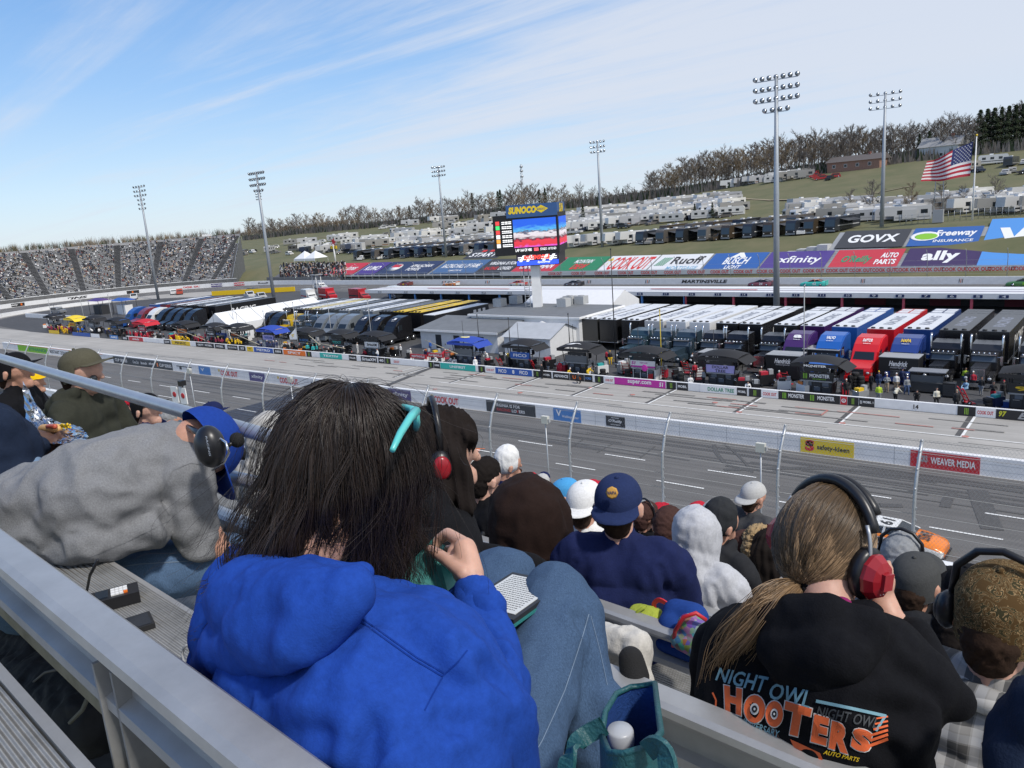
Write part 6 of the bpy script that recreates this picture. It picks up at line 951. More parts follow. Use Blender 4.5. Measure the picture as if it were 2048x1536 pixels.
def pine_tree(seed, h=15, w_=3.0):
    r = random.Random(seed); tr = MB(); cr = MB(); tr.tube([(0, 0, -1), (0, 0, h * .95)], [.28, .05], BARK, 6)
    for i in range(1500):
        t = r.random() ** .8; z = h * (.12 + .88 * t); R_ = w_ * (1 - t) ** .8 * (.75 + .35 * math.sin(t * 34 + seed)) + .15; az = r.uniform(0, 6.28); q = R_ * math.sqrt(r.uniform(.15, 1)); c = Vector((math.cos(az) * q, math.sin(az) * q, z - q * .18)); s = r.uniform(.18, .42); a1 = Vector((math.cos(az), math.sin(az), -.35)) * s * 1.4; a2 = Vector((-math.sin(az), math.cos(az), r.uniform(-.4, .4))) * s * .7
        cr.add([c - a2, c + a1, c + a2, c - a1 * .4], [(0, 1, 2, 3)], PINE)
    return tr, cr
BT_ = [tuple(q.mesh() for q in bare_tree(s, 17 + s % 3, TWIG if s % 3 else BUD, 1 + .15 * (s % 2))) for s in range(7)]; PT_ = [tuple(q.mesh() for q in pine_tree(s, 14, 2.6 + .5 * s)) for s in range(3)]
def tree(kind, x, y, z, sc, label, group, parts=True):
    T = (BT_ if kind == 'bare' else PT_); tr, cr = rv.choice(T); t = empty('bare_tree' if kind == 'bare' else 'pine_tree', (x, y, z), label, 'tree', group, rv.uniform(0, 6.28), (sc * rv.uniform(.85, 1.15), sc * rv.uniform(.85, 1.15), sc)); obj('trunk', tr, t); obj('crown', cr, t)
_pp = [480, 600, 800, 1000, 1050, 1200, 1290, 1300, 1400, 1560, 1700, 1850, 2048, 2100]; _tt = [437, 428, 402, 378, 362, 376, 372, 345, 300, 268, 244, 240, 200, 200]      # wood outline read along the ridge
cnt = 0
for i in range(290):
    px = 490 + (2085 - 490) * (i + rv.random()) / 290; row = i % 4; y = 322 + row * 10 + rv.uniform(0, 8); x = LX(px, y, 25); z = HZ(x, y); top = D(px, np.interp(px, _pp, _tt) + rv.uniform(-8, 14), y)[2]; h = max(top - z, 5); pine = rv.random() < (.06 if px < 1300 else 0) or (px > 1955 and row == 0) or (1820 < px < 1870 and row == 0)
    seg = 'left of the big screen' if px < 1000 else 'behind the big screen' if px < 1300 else 'left of the hilltop house' if px < 1650 else 'behind the hilltop house' if px < 1880 else 'at the right end of the ridge'
    tree('pine' if pine else 'bare', x, y, z, (h * (.8 if pine and px > 1700 else 1)) / (15 if pine else 18.5), ('dark evergreen in the ridge wood ' if pine else 'bare brown tree in the ridge wood ') + seg, 'trees of the ridge wood ' + seg)
for px, py, tp, kind, lab in ((1300, 400, 336, 'bare', 'lone rounded bare tree at the left end of the tall ridge wood'), (1350, 392, 312, 'bare', 'broad bare tree second from the end of the tall ridge wood'), (1390, 440, 405, 'pine', 'small round evergreen among the campers, left of two'), (1425, 437, 402, 'pine', 'small round evergreen among the campers, right of two'), (1167, 450, 405, 'pine', 'bright green conifer by the campers right of the screen'), (1745, 430, 352, 'bare', 'thin bare tree beside the tall rear floodlight pole'), (1820, 435, 350, 'bare', 'bare tree left of the flag'), (1880, 430, 355, 'bare', 'bare tree under the flag'), (1990, 420, 348, 'bare', 'bare tree right of the flagpole'), (1925, 425, 362, 'bare', 'bare tree just behind the flagpole'), (1700, 425, 372, 'bare', 'bare sapling on the grass slope right of the thick pole'), (960, 458, 425, 'bare', 'small bare tree beside the left edge of the screen')):
    p = HP3(px, py, 190, 325); p = D(px, py, 322) if p is None else p; h = D(px, tp, p[1])[2] - p[2]; tree(kind, p[0], p[1], p[2], h / (15 if kind == 'pine' else 18.5), lab, None)
for i in range(9): px = 1955 + i * 14; p = D(px, 340, 330); tree('pine', p[0], p[1], HZ(p[0], p[1]), 1.05, 'dark pointed evergreen in the dense stand right of the flag', 'evergreen stand right of the flag')
w_ = MB(); rw = random.Random(9)                                   # far wood as one mass
for i in range(700):
    px = rw.uniform(-260, 720); y = rw.uniform(400, 640); x = LX(px, y, 20); z = HZ(x, y); top = D(px, 486 - max(px, 0) * .055 + rw.uniform(-9, 12), y)[2]; h = min(max(top - z, 6), 16); c = rw.choice((TWIG, TWIG, BARK, BUD, PINE)); sub = 26
    for k in range(sub):
        a = rw.uniform(0, 6.28); q = rw.uniform(.2, 1) * h * .34; b0 = Vector((x + math.cos(a) * q * .3, y + math.sin(a) * q * .3, z + h * rw.uniform(0, .5))); e = Vector((x + math.cos(a) * q, y + math.sin(a) * q, z + h * rw.uniform(.45, 1))); s = Vector((rw.uniform(-1, 1), rw.uniform(-1, 1), .3)) * .28; w_.add([b0 - s, b0 + s, e + s * .6], [(0, 1, 2)], c)
o = w_.build('woods'); o['kind'] = 'stuff'; o['label'] = 'far leafless wood beyond the turn stands'; o['category'] = 'wood'
w_ = MB()                                                          # brush under the ridge wood
for i in range(14000):
    px = rw.uniform(480, 2100); y = rw.uniform(318, 350); x = LX(px, y, 25); z = HZ(x, y); hh = rw.uniform(1.2, 4.5); s = rw.uniform(.3, .8); w_.add([(x - s, y, z - .3), (x + s, y, z - .3), (x + rw.uniform(-1, 1), y + rw.uniform(-.5, .5), z + hh)], [(0, 1, 2)], rw.choice((TWIG, BARK, TWIG, PINE)))
o = w_.build('undergrowth'); o['kind'] = 'stuff'
# ---------------------------------------------------------------- houses, flag, tower
def house(px, py, wd, dp, hw, hr, wallm, roofm, label):
    p = HP3(px, py, 250, 322); p = D(px, py, 315) if p is None else p; t = empty('house', tuple(p), label, 'house', rz=rad(-12)); m = MB(); m.bx(-wd / 2, wd / 2, 0, dp, -1.5, hw, wallm); m.build('wall', t)
    r = MB(); r.prism([(-.5, hw), (dp + .5, hw), (dp / 2, hr)], -wd / 2 - .6, wd / 2 + .6, roofm, FR((0, 0, 0), (0, 1, 0), (0, 0, 1))); ro_ = r.build('roof', t); c = MB(); c.bx(wd * .2, wd * .2 + .8, dp / 2 - .4, dp / 2 + .4, hw, hr + .8, mat((.25, .1, .07), .8, name='brick')); c.build('chimney', ro_)
    for k in range(4): f = MB(); x = -wd / 2 + wd * (k + .6) / 4.4; f.bx(x - .6, x + .6, -.05, .02, .8, 2.0, WHITE); fo = f.build('window', t); g = MB(); g.bx(x - .5, x + .5, -.08, -.05, .9, 1.9, GLASS); g.build('pane', fo)
house(1705, 338, 20, 8, 2.9, 5.0, mat((.30, .17, .12), .8, var=.2, vs=2, name='tan_brick'), mat((.12, .105, .10), .8, name='brown_shingle'), 'low brick ranch house at the top of the grass slope'); house(1875, 318, 13, 9, 4.2, 7.5, mat((.55, .56, .56), .7, name='pale_siding'), mat((.28, .28, .28), .8, name='grey_shingle'), 'pale grey gabled house behind the flag')
p = D(1943, 470, 190); zt_ = D(1952, 272, 190)[2]; t = empty('flagpole', (p[0], 190, HZ(p[0], 190)), 'white flagpole behind the upper banners', 'flagpole'); m = MB(); h_ = zt_ - HZ(p[0], 190); m.tube([(0, 0, -1), (0, 0, h_)], [.2, .09], WHITE, 8); m.build('pole', t); m = MB(); m.ell((0, 0, h_ + .15), .22, YEL, nu=8, nv=6); m.build('finial', t)
RF = mat((.42, .02, .04), .7, name='flag_red'); WF = mat((.72, .70, .70), .7, name='flag_white'); BF = mat((.02, .03, .13), .7, name='flag_blue')
pt, pb, pe, pf = D(1946, 283, 190), D(1940, 352, 190), D(1853, 325, 187), D(1843, 366, 187); m = MB(); nx = 26; g = []
def fl(u, v): a = pt * (1 - u) + pe * u; c = pb * (1 - u) + pf * u; q = a * (1 - v) + c * v; return q + np.array([0, .9 * math.sin(u * 9 + v * 1.2) * (.25 + u), .35 * math.sin(u * 7 + v) * u])
for j in range(13):
    for i in range(nx):
        mm = BF if (j < 7 and i < nx * .4) else (RF if j % 2 == 0 else WF); m.add([fl(i / nx, j / 13), fl((i + 1) / nx, j / 13), fl((i + 1) / nx, (j + 1) / 13), fl(i / nx, (j + 1) / 13)], [(0, 1, 2, 3)], mm, True)
for r_ in range(9):
    for c_ in range(6 if r_ % 2 == 0 else 5):
        u, v = (.035 + c_ * .065 + (.032 if r_ % 2 else 0)), (.03 + (r_ + .5) * 7 / 13 / 9.6); q = fl(u, v) + np.array([0, -.12, 0]); m.add([(q[0] + .19 * (1 if k % 2 == 0 else .42) * math.sin(k * math.pi / 5), q[1], q[2] + .19 * (1 if k % 2 == 0 else .42) * math.cos(k * math.pi / 5)) for k in range(10)], [tuple(range(10))], WF)
o = m.build('flag'); tag(o, 'large stars and stripes flag streaming to the left of its white pole', 'flag')
p = D(1047, 400, 360); t = empty('radio_tower', (p[0], 360, HZ(p[0], 360)), 'slim lattice radio tower rising above the wood behind the screen', 'tower'); h_ = D(1046, 328, 360)[2] - HZ(p[0], 360); m = MB(); [m.tube([(x, y, 0), (x * .3, y * .3, h_)], .16, STEEL, 4) for x, y in ((-.8, -.5), (.8, -.5), (0, .8))]; [m.bar((-.7, -.5, z), (.6, -.4, z + 2), .12, .12, STEEL) for z in np.arange(0, h_ - 2, 2.2)]; m.build('mast', t)
for z in (.72, .84, .93): m = MB(); m.lathe([(.9, 0), (.9, .9), (.3, 1)], STEEL, 8, Matrix.Translation((0, 0, h_ * z))); m.build('antenna_array', t)
m = MB()                                                           # wire fence by the upper camp
for px in range(1800, 2060, 12): p = D(px, 440, 192); m.tube([(p[0], 192, HZ(p[0], 192)), (p[0], 192, HZ(p[0], 192) + 2.2)], .05, STEEL, 4)
for z in (.6, 1.2, 1.8, 2.2): m.tube([(LX(1800, 192, 9), 192, 8.7 + z), (LX(2060, 192, 9), 192, 9.4 + z)], .015, WIRE, 3)
tag(m.build('wire_fence'), 'grey wire fence in front of the campers beyond the upper banners', 'fence')
t = empty('lattice_mast', tuple(D(1876, 440, 190)), 'grey equipment cabinet with a short lattice mast under the flag', 'mast'); m = MB(); m.bx(-1, 1, -.6, .6, -.5, 2.2, GREY); m.build('cabinet', t); m = MB(); [m.tube([(x, 0, 2), (x * .8, 0, 9)], .07, STEEL, 4) for x in (-.9, .9)]; [m.bar((-.85, 0, z), (.85, 0, z), .07, .07, STEEL) for z in np.arange(2.5, 9, 1.2)]; m.build('frame', t)
# ================================================================ near grandstand: benches
from mathutils.bvhtree import BVHTree
def RV(k): return -.485 + .85 * k
def RD(k): return .153 + .425 * k + (.033 if k == 1 else 0)
SEATD = .28
def SW(px, py, w):
    d = ray(px, py) / F; return CP + d * (w / d[2])
ALU = mat((.40, .40, .395), .40, .45, var=.16, vs=5, bump=.12, bs=18, name='worn_aluminium'); ALUD = mat((.30, .30, .295), .5, .4, var=.2, vs=7, bump=.15, bs=25, name='dull_aluminium')
def ribmat():
    m = mat((.33, .325, .31), .6, .25, var=.34, vs=9, name='ribbed_plank'); nt = m.node_tree; b = nt.nodes['Principled BSDF']; t = nt.nodes.new('ShaderNodeTexCoord'); s = nt.nodes.new('ShaderNodeSeparateXYZ'); nt.links.new(t.outputs['Object'], s.inputs[0])
    w_ = nt.nodes.new('ShaderNodeMath'); w_.operation = 'MULTIPLY'; nt.links.new(s.outputs[1], w_.inputs[0]); w_.inputs[1].default_value = 520
    q = nt.nodes.new('ShaderNodeMath'); q.operation = 'SINE'; nt.links.new(w_.outputs[0], q.inputs[0]); bp = nt.nodes.new('ShaderNodeBump'); bp.inputs['Distance'].default_value = .004; bp.inputs['Strength'].default_value = 1; nt.links.new(q.outputs[0], bp.inputs['Height']); nt.links.new(bp.outputs[0], b.inputs['Normal']); return m
RIB = ribmat()
def rounded_rail(b, u0, u1, y, z, h, d, m):                        # channel: rounded top lip, recessed web, bottom lip (faces the viewer at -y)
    pr = [(-.012, -h), (-.012, -h + .022), (.012, -h + .03), (.014, -.045), (-.018, -.034), (-.026, -.02), (-.022, -.006), (-.008, 0), (d - .01, 0), (d, -.012), (d, -h)]
    vs = [(u, y + a, z + c) for u in (u0, u1) for a, c in pr]; n_ = len(pr)
    b.add(vs, [tuple(range(n_)), tuple(range(n_, 2 * n_))[::-1]] + [((i + 1) % n_, i, i + n_, (i + 1) % n_ + n_) for i in range(n_)], m)
for k in range(0, 22):
    o3 = R3(0, RV(k), -RD(k)); t = empty('bleacher_bench', tuple(o3), {0: 'ribbed aluminium foot plank at the lower left corner', 1: 'aluminium bench with a back rail behind the blue hoodie', 2: 'aluminium bench with a back rail behind the black hoodie', 3: 'aluminium bench with a back rail behind the navy shirt and backpacks'}.get(k, 'aluminium bench row among the seated crowd lower down'), 'bench', 'aluminium benches of the near grandstand', ROWANG)
    u0, u1 = (-16 if k > 1 else -6.5), 5.5
    if k == 0: m = MB(); m.bx(-4, 3, .20, .775, -.72, -.68, RIB); m.bx(-4, 3, .78, .80, -.73, -.675, ALU); m.build('foot_board', t); continue
    m = MB(); rounded_rail(m, u0, u1, 0, 0, .135, .05, ALU); m.build('back_rail', t)
    m = MB(); m.bx(u0, u1, .06, .335, -SEATD - .04, -SEATD, RIB); m.bx(u0, u1, .336, .35, -SEATD - .06, -SEATD - .003, ALU); m.build('seat', t)
    m = MB(); m.bx(u0, u1, .30, .84, -.76, -.72, ALUD); m.bx(u0, u1, .84, .86, -1.18, -.722, ALUD); m.build('foot_board', t)
    for u in ((-1.27, 1.2, 3.6) if k == 1 else (-5.2, -2.6, .2, 2.6)):
        m = MB(); m.bx(u - .028, u + .028, .02, .034, -.78, -.05, ALUD); m.bx(u - .03, u - .022, -.02, .05, -.78, -.05, ALUD); m.bx(u + .022, u + .03, -.012, .05, -.78, -.05, ALUD); m.bx(u - .02, u + .02, .05, .34, -SEATD - .09, -SEATD - .042, ALUD); m.build('post', t)
b = MB(); o3 = CP; A = FR(tuple(CP), tuple(U), tuple(V))
for k in range(1, 24): b.bx(-16, 6, RV(k) - .1, RV(k) + .8, -RD(k) - 1.35, -RD(k) - 1.2, mat((.16, .155, .15), .85, var=.3, vs=3, name='under_stand_concrete'), A)
b.build('stand_base')['kind'] = 'structure'
def pipe(b, pts, r, m, v): b.tube([SV(px, py, v) for px, py in pts], r, m, 12)
t = empty('handrail', tuple(SV(250, 790, 1.18)), 'round aluminium handrail running down behind the grey sweatshirt', 'handrail'); m = MB(); PIPE = mat((.46, .46, .46), .33, .6, var=.08, vs=10, name='rail_pipe')
m.tube([SV(-160, 668, 1.18), SV(0, 716, 1.18), SV(250, 789, 1.18), SV(500, 862, 1.18), SV(760, 938, 1.18)], .024, PIPE, 12); m.build('top_pipe', t, True); m = MB(); m.tube([SV(-160, 815, 1.18), SV(0, 856, 1.18), SV(180, 893, 1.18), SV(400, 940, 1.18), SV(700, 1010, 1.18)], .024, PIPE, 12); m.build('lower_pipe', t, True)
m = MB(); m.tube([SV(560, 880, 1.18), SV(572, 1010, 1.18)], .024, PIPE, 10); m.build('post', t, True)
# ================================================================ cloth, skin, hair
def cloth(col, name='cloth', fuzz=.25, rough=.9, bs=260, var=.12, vs=90): return mat(col, rough, var=var, vs=vs, bump=fuzz, bs=bs, name=name, spec=.15)
def denim(col=(.052, .092, .165)):
    m = mat(col, .9, var=.34, vs=420, bump=.2, bs=600, name='denim', spec=.15, stretch=(1, 1, .35)); return m
SKN = mat((.56, .33, .25), .48, var=.10, vs=40, bump=.05, bs=160, name='skin_fair', spec=.35); SKN2 = mat((.50, .27, .19), .5, var=.12, vs=40, name='skin_tanned', spec=.35); SKND = mat((.10, .055, .04), .5, var=.15, vs=40, name='skin_dark', spec=.35)
for s_ in (SKN, SKN2): s_.node_tree.nodes['Principled BSDF'].inputs['Subsurface Weight'].default_value = .12; s_.node_tree.nodes['Principled BSDF'].inputs['Subsurface Radius'].default_value = (.01, .004, .002)
def caps_mesh(caps, voxel, smooth=5, fac=.5):
    # caps: ((px,py,v,rpx),(px,py,v,rpx)) tapered, each end read at its own depth behind the row plane v
    b = MB()
    for c in caps:
        q = []
        for px, py, v, r in c: p = SV(px, py, v); q += [p, r * float(np.linalg.norm((p - CP) @ RC[:, 2])) / F]
        b.cap(q[0], q[1], q[2], q[3], SKIN, 16)
    return bake(b.mesh(), voxel, smooth, fac=fac)
def cap3(caps, voxel, smooth=5, fac=.5, n=16):
    b = MB()
    for a, ra, c, rb in caps: b.cap(a, ra, c, rb, SKIN, n)
    return bake(b.mesh(), voxel, smooth, fac=fac)
def folds(me, amp=.006, sc=(5, 5, 2), seed=0, lines=(), oct_=3, fine=.0012, fsc=26):
    v, n = verts(me), norms(me); o = seed * 7.3; S_ = np.array(sc, float); d = np.array([mnoise.fractal(Vector(p * S_ + o), .7, 2.1, oct_) for p in v]); f = np.array([mnoise.noise(Vector(p * fsc + o)) for p in v])
    d = -np.abs(d) * amp * 1.6 + amp * .5 + f * fine
    for P, Q, dep, wd in lines:
        P, Q = np.array(P), np.array(Q); e = Q - P; t = np.clip(((v - P) @ e) / (e @ e), 0, 1); q = np.linalg.norm(v - (P + t[:, None] * e), axis=1); d = d - dep * np.exp(-(q / wd) ** 2) * np.sin(np.pi * np.clip(t, .05, .95)) + dep * .55 * np.exp(-((q - wd * 1.9) / wd) ** 2)
    setv(me, v + n * d[:, None]); return me
def bvh(*mes):
    V_ = []; F_ = []; k = 0
    for me in mes:
        v = verts(me); Aw = WOFF.get(me.name, np.eye(4)); v = v @ Aw[:3, :3].T + Aw[:3, 3]; V_ += [Vector(p) for p in v]; F_ += [[i + k for i in p.vertices] for p in me.polygons]; k += len(v)
    return BVHTree.FromPolygons(V_, F_)
def hit(tree, px, py, off=.003):
    d = Vector(_n(ray(px, py))); r = tree.ray_cast(Vector(CP), d); return None if r[0] is None else np.array(r[0]) - np.array(d) * off
def decal(mb, tree, s, quad, m, bold=.03, shear=0, off=.003, sub=True):
    # quad: picture corners TL, TR, BR, BL of the print; the glyphs are wrapped onto the cloth there
    v, f, asp = glyphs(s, bold, shear); v = [tuple(x) for x in v]; f = [(q[0], q[i], q[i + 1]) for q in f for i in range(1, len(q) - 1)]
    for _ in range(2 if len(s) < 6 else 1):
        mid = {}; g = []
        def mp_(a, c):
            k = (min(a, c), max(a, c))
            if k not in mid: mid[k] = len(v); v.append(((v[a][0] + v[c][0]) / 2, (v[a][1] + v[c][1]) / 2))
            return mid[k]
        for a, c, e in f: x, y, z = mp_(a, c), mp_(c, e), mp_(e, a); g += [(a, x, z), (x, c, y), (z, y, e), (x, y, z)]
        f = g
    TL, TR, BR, BL = [np.array(q, float) for q in quad]; out = []
    for x, y in v:
        p = (TL * (1 - x) + TR * x) * y + (BL * (1 - x) + BR * x) * (1 - y); h = hit(tree, p[0], p[1], off); out.append(h)
    idx = {}; vs = []
    for i, h in enumerate(out):
        if h is not None: idx[i] = len(vs); vs.append(h)
    mb.add(vs, [[idx[i] for i in q] for q in f if all(i in idx for i in q)], m)
def dpoly(mb, tree, pts, m, off=.003, grid=None):
    P = [hit(tree, *p, off) for p in pts]
    if all(p is not None for p in P): mb.add(P, [tuple(range(len(P)))], m)
def dline(mb, tree, pts, m, wd=1.5, off=.002, n=14):
    for a, c in zip(pts[:-1], pts[1:]):
        a, c = np.array(a, float), np.array(c, float); nn = np.array([-(c - a)[1], (c - a)[0]]); nn = nn / np.linalg.norm(nn) * wd; prev = None
        for i in range(n + 1):
            p = a + (c - a) * i / n; q = (hit(tree, *(p - nn), off), hit(tree, *(p + nn), off))
            if prev and all(x is not None for x in prev + q): mb.add([prev[0], prev[1], q[1], q[0]], [(0, 1, 2, 3)], m)
            prev = q
def put(name, me, parent, *ms): setmat(me, *ms); return obj(name, unlocal(me, parent), parent)
def hairmat(c, name='hair', rough=.42, var=.5):
    m = bpy.data.materials.new(name); m.use_nodes = True; nt = m.node_tree; b = nt.nodes['Principled BSDF']; b.inputs['Roughness'].default_value = rough; b.inputs['Specular IOR Level'].default_value = .45
    i = nt.nodes.new('ShaderNodeHairInfo'); r = nt.nodes.new('ShaderNodeMix'); r.data_type = 'RGBA'; nt.links.new(i.outputs['Random'], r.inputs['Factor']); r.inputs['A'].default_value = (*[x * (1 - var) for x in c], 1); r.inputs['B'].default_value = (*[min(1, x * (1 + var)) for x in c], 1); nt.links.new(r.outputs['Result'], b.inputs['Base Color']); return m
def strands(name, P, r0, r1, m, parent):
    # P: (n, k, 3) world points
    n_, k = P.shape[:2]; h = bpy.data.hair_curves.new(name); h.add_curves([k] * n_); A = np.array(parent.matrix_basis.inverted()); Q = P.reshape(-1, 3) @ A[:3, :3].T + A[:3, 3]
    h.points.foreach_set('position', Q.ravel().astype(np.float32)); rr_ = np.tile(np.linspace(r0, r1, k), n_).astype(np.float32)
    at = h.attributes.get('radius') or h.attributes.new('radius', 'FLOAT', 'POINT'); at.data.foreach_set('value', rr_); h.materials.append(m); o = bpy.data.objects.new(name, h); COL.objects.link(o); o.parent = parent; return o
# ================================================================ the reader in the blue hoodie
BLU = cloth((.013, .056, .31), 'blue_fleece', .14, bs=330, var=.14); DEN = denim(); HAIRD = hairmat((.026, .018, .0145), 'dark_brown_hair', .36, .6)
def seat_person(px, py, v, label, group=None): return empty('person', tuple(SV(px, py, v)), label, 'person', group)
P1 = seat_person(800, 1500, .6, 'person in a royal blue hoodie with long dark hair, reading on their lap')
hand = caps_mesh([((930, 1098, .88, 24), (942, 1150, .86, 27)), ((912, 1106, .89, 19), (926, 1148, .86, 21)), ((940, 1150, .86, 27), (952, 1205, .84, 28)), ((952, 1205, .84, 28), (972, 1270, .81, 24)),
    ((926, 1086, .895, 14), (895, 1067, .91, 12)), ((895, 1067, .91, 12), (877, 1080, .905, 11)), ((877, 1080, .905, 11), (868, 1096, .895, 9.5)),
    ((928, 1146, .845, 17), (899, 1124, .85, 13.5)), ((899, 1124, .85, 13.5), (877, 1109, .86, 12)), ((877, 1109, .86, 12.2), (860, 1099, .868, 10)),
    ((918, 1098, .91, 13), (886, 1104, .93, 11)), ((886, 1104, .93, 11), (879, 1128, .915, 10.5)), ((879, 1128, .915, 10.5), (884, 1152, .90, 9.5)),
    ((920, 1112, .91, 12), (894, 1124, .93, 10.5)), ((894, 1124, .93, 10.5), (889, 1146, .915, 10)), ((889, 1146, .915, 10), (893, 1168, .90, 9)),
    ((924, 1128, .91, 11), (905, 1140, .925, 9.5)), ((905, 1140, .925, 9.5), (902, 1156, .91, 9)), ((902, 1156, .91, 9), (906, 1172, .90, 8))], .0032, 3)
nk_v = .66
neckhead = caps_mesh([((600, 1190, .60, 62), (640, 1080, .63, 58)), ((640, 1080, .63, 58), (690, 980, .68, 62)), ((695, 890, .70, 84), (722, 935, .73, 78)), ((722, 935, .73, 76), (758, 985, .80, 50)), ((768, 985, .80, 26), (785, 1000, .80, 16))], .007, 4)
tor = [((560, 1300, .58, 130), (800, 1390, .58, 150)), ((640, 1480, .58, 150), (860, 1560, .58, 170)), ((900, 1330, .64, 60), (1000, 1470, .66, 60))]
core = caps_mesh([((560, 1290, .58, 100), (820, 1380, .58, 110)), ((650, 1450, .58, 120), (840, 1600, .58, 130)), ((600, 1200, .6, 60), (640, 1330, .58, 80)), ((800, 1600, .58, 120), (980, 1600, .64, 80))], .014, 3)
bm = MB()
for me in (hand, neckhead, core): v = verts(me); bm.add(v, [tuple(p.vertices) for p in me.polygons], SKN, True)
o = bm.build('body', P1, True)
n_ = MB()                                                          # thumb nail
hb = bvh(hand); dpoly(n_, hb, [(855, 1094), (862, 1091), (868, 1096), (866, 1103), (858, 1102)], mat((.70, .46, .40), .25, name='nail'), .0012); n_.build('fingernail', P1, True)
hood = caps_mesh([((500, 1200, .50, 88), (640, 1215, .50, 85)), ((425, 1275, .50, 46), (470, 1170, .53, 62)), ((410, 1330, .49, 30), (470, 1290, .48, 62)), ((470, 1290, .48, 66), (600, 1270, .47, 70)), ((600, 1270, .47, 70), (700, 1190, .52, 58)), ((455, 1145, .57, 34), (560, 1150, .55, 40)), ((560, 1150, .56, 42), (660, 1160, .56, 44)), ((660, 1160, .56, 44), (722, 1150, .60, 30)), ((470, 1110, .62, 22), (455, 1150, .58, 30)), ((540, 1250, .48, 90), (600, 1220, .5, 80))], .0065, 4)
top = caps_mesh([((520, 1270, .60, 118), (690, 1290, .57, 130)), ((690, 1290, .57, 130), (880, 1330, .62, 108)), ((540, 1400, .53, 128), (760, 1420, .54, 175)), ((760, 1420, .54, 175), (890, 1440, .60, 130)), ((640, 1500, .52, 150), (840, 1540, .55, 185)), ((560, 1330, .52, 120), (640, 1440, .52, 140)), ((445, 1330, .52, 70), (520, 1400, .51, 90)), ((460, 1385, .50, 62), (560, 1450, .50, 85)),
    ((640, 1200, .62, 70), (820, 1260, .66, 84)), ((820, 1260, .66, 88), (905, 1310, .66, 95)), ((700, 1185, .66, 42), (800, 1215, .70, 52)), ((800, 1210, .71, 46), (865, 1235, .72, 56)),
    ((905, 1320, .65, 100), (975, 1440, .66, 90)), ((975, 1440, .66, 92), (1000, 1560, .66, 78)), ((1000, 1540, .67, 72), (1010, 1430, .72, 62)), ((1010, 1430, .72, 62), (990, 1330, .78, 60)), ((990, 1330, .78, 60), (962, 1235, .83, 50)), ((962, 1235, .83, 50), (950, 1200, .845, 44))], .0062, 5)
fl_ = []
def FLN(a, b_, dep, wd): fl_.append((SV(*a), SV(*b_), dep, wd))
for (a, b_, dep, wd) in (((700, 1330, .50), (660, 1490, .46), .014, .016), ((770, 1370, .48), (730, 1530, .46), .013, .015), ((640, 1370, .47), (590, 1470, .45), .010, .014), ((860, 1400, .52), (800, 1536, .46), .014, .017), ((930, 1300, .62), (1010, 1380, .66), .010, .012), ((900, 1260, .68), (960, 1330, .70), .010, .013), ((955, 1260, .78), (1030, 1275, .78), .009, .010), ((955, 1300, .76), (1040, 1318, .76), .010, .010), ((975, 1345, .74), (1050, 1360, .74), .008, .010), ((1000, 1420, .66), (1050, 1440, .70), .008, .010), ((880, 1450, .54), (990, 1430, .60), .009, .014), ((560, 1440, .44), (700, 1500, .42), .010, .016), ((420, 1370, .46), (520, 1400, .45), .012, .014)): FLN(a, b_, dep, wd)
folds(top, .0105, (6, 6, 2.6), 2, fl_, 3, .0006, 34); folds(hood, .007, (8, 8, 4), 5, [(SV(440, 1170, .5), SV(720, 1165, .53), .006, .008), (SV(415, 1240, .46), SV(420, 1320, .45), .005, .006)], 3, .0005, 34)
put('hoodie', top, P1, BLU); put('hood', hood, P1, BLU)
cuff = caps_mesh([((962, 1222, .835, 47), (948, 1186, .848, 42)), ((975, 1215, .835, 40), (925, 1200, .85, 34))], .006, 2); folds(cuff, .003, (30, 30, 8), 8); put('cuff', cuff, P1, BLU)
stitch = MB(); tt_ = bvh(top); SEAM = cloth((.005, .03, .21), 'blue_seam', .1)
for q in ([(690, 1220), (760, 1270), (830, 1320), (885, 1352)], [(693, 1214), (763, 1264), (833, 1314), (888, 1346)], [(885, 1352), (915, 1325), (935, 1300)], [(885, 1355), (865, 1390), (850, 1420)]): dline(stitch, tt_, q, SEAM, 1.5, .0015)
stitch.build('seam', P1, True)
jean = caps_mesh([((985, 1640, .66, 110), (1075, 1360, .90, 84)), ((1075, 1360, .90, 84), (1113, 1192, 1.06, 68)), ((1113, 1190, 1.06, 68), (1145, 1225, 1.06, 60)), ((1145, 1225, 1.06, 62), (1178, 1390, 1.0, 56)), ((1178, 1390, 1.0, 56), (1196, 1500, .98, 66)), ((1196, 1400, 1.0, 50), (1235, 1430, 1.0, 40)),
    ((1000, 1420, .9, 60), (990, 1160, 1.16, 60)), ((990, 1160, 1.16, 62), (1015, 1150, 1.18, 58)), ((1015, 1160, 1.18, 56), (1060, 1400, 1.12, 52)), ((850, 1640, .62, 120), (985, 1640, .66, 120))], .0065, 4)
folds(jean, .006, (9, 9, 4), 11, [(SV(1150, 1240, 1.0), SV(1130, 1440, .93), .014, .012), (SV(1100, 1210, .98), SV(1165, 1232, 1.0), .005, .008), (SV(1060, 1420, .8), SV(1130, 1400, .9), .007, .010)], 3, .001, 40); put('jeans', jean, P1, DEN)
sm = MB(); tj = bvh(jean); STI = mat((.15, .21, .30), .9, name='pale_seam'); dline(sm, tj, [(1178, 1228), (1166, 1270), (1150, 1320), (1130, 1380), (1108, 1430), (1085, 1480), (1062, 1520)], STI, .9, .0015); dline(sm, tj, [(1182, 1232), (1200, 1300), (1215, 1370)], STI, .5, .0015); sm.build('seam', P1, True)
sh = caps_mesh([((1160, 1508, .98, 26), (1190, 1530, 1.02, 24))], .006, 3); put('shoe', sh, P1, mat((.20, .15, .10), .8, name='tan_suede'))
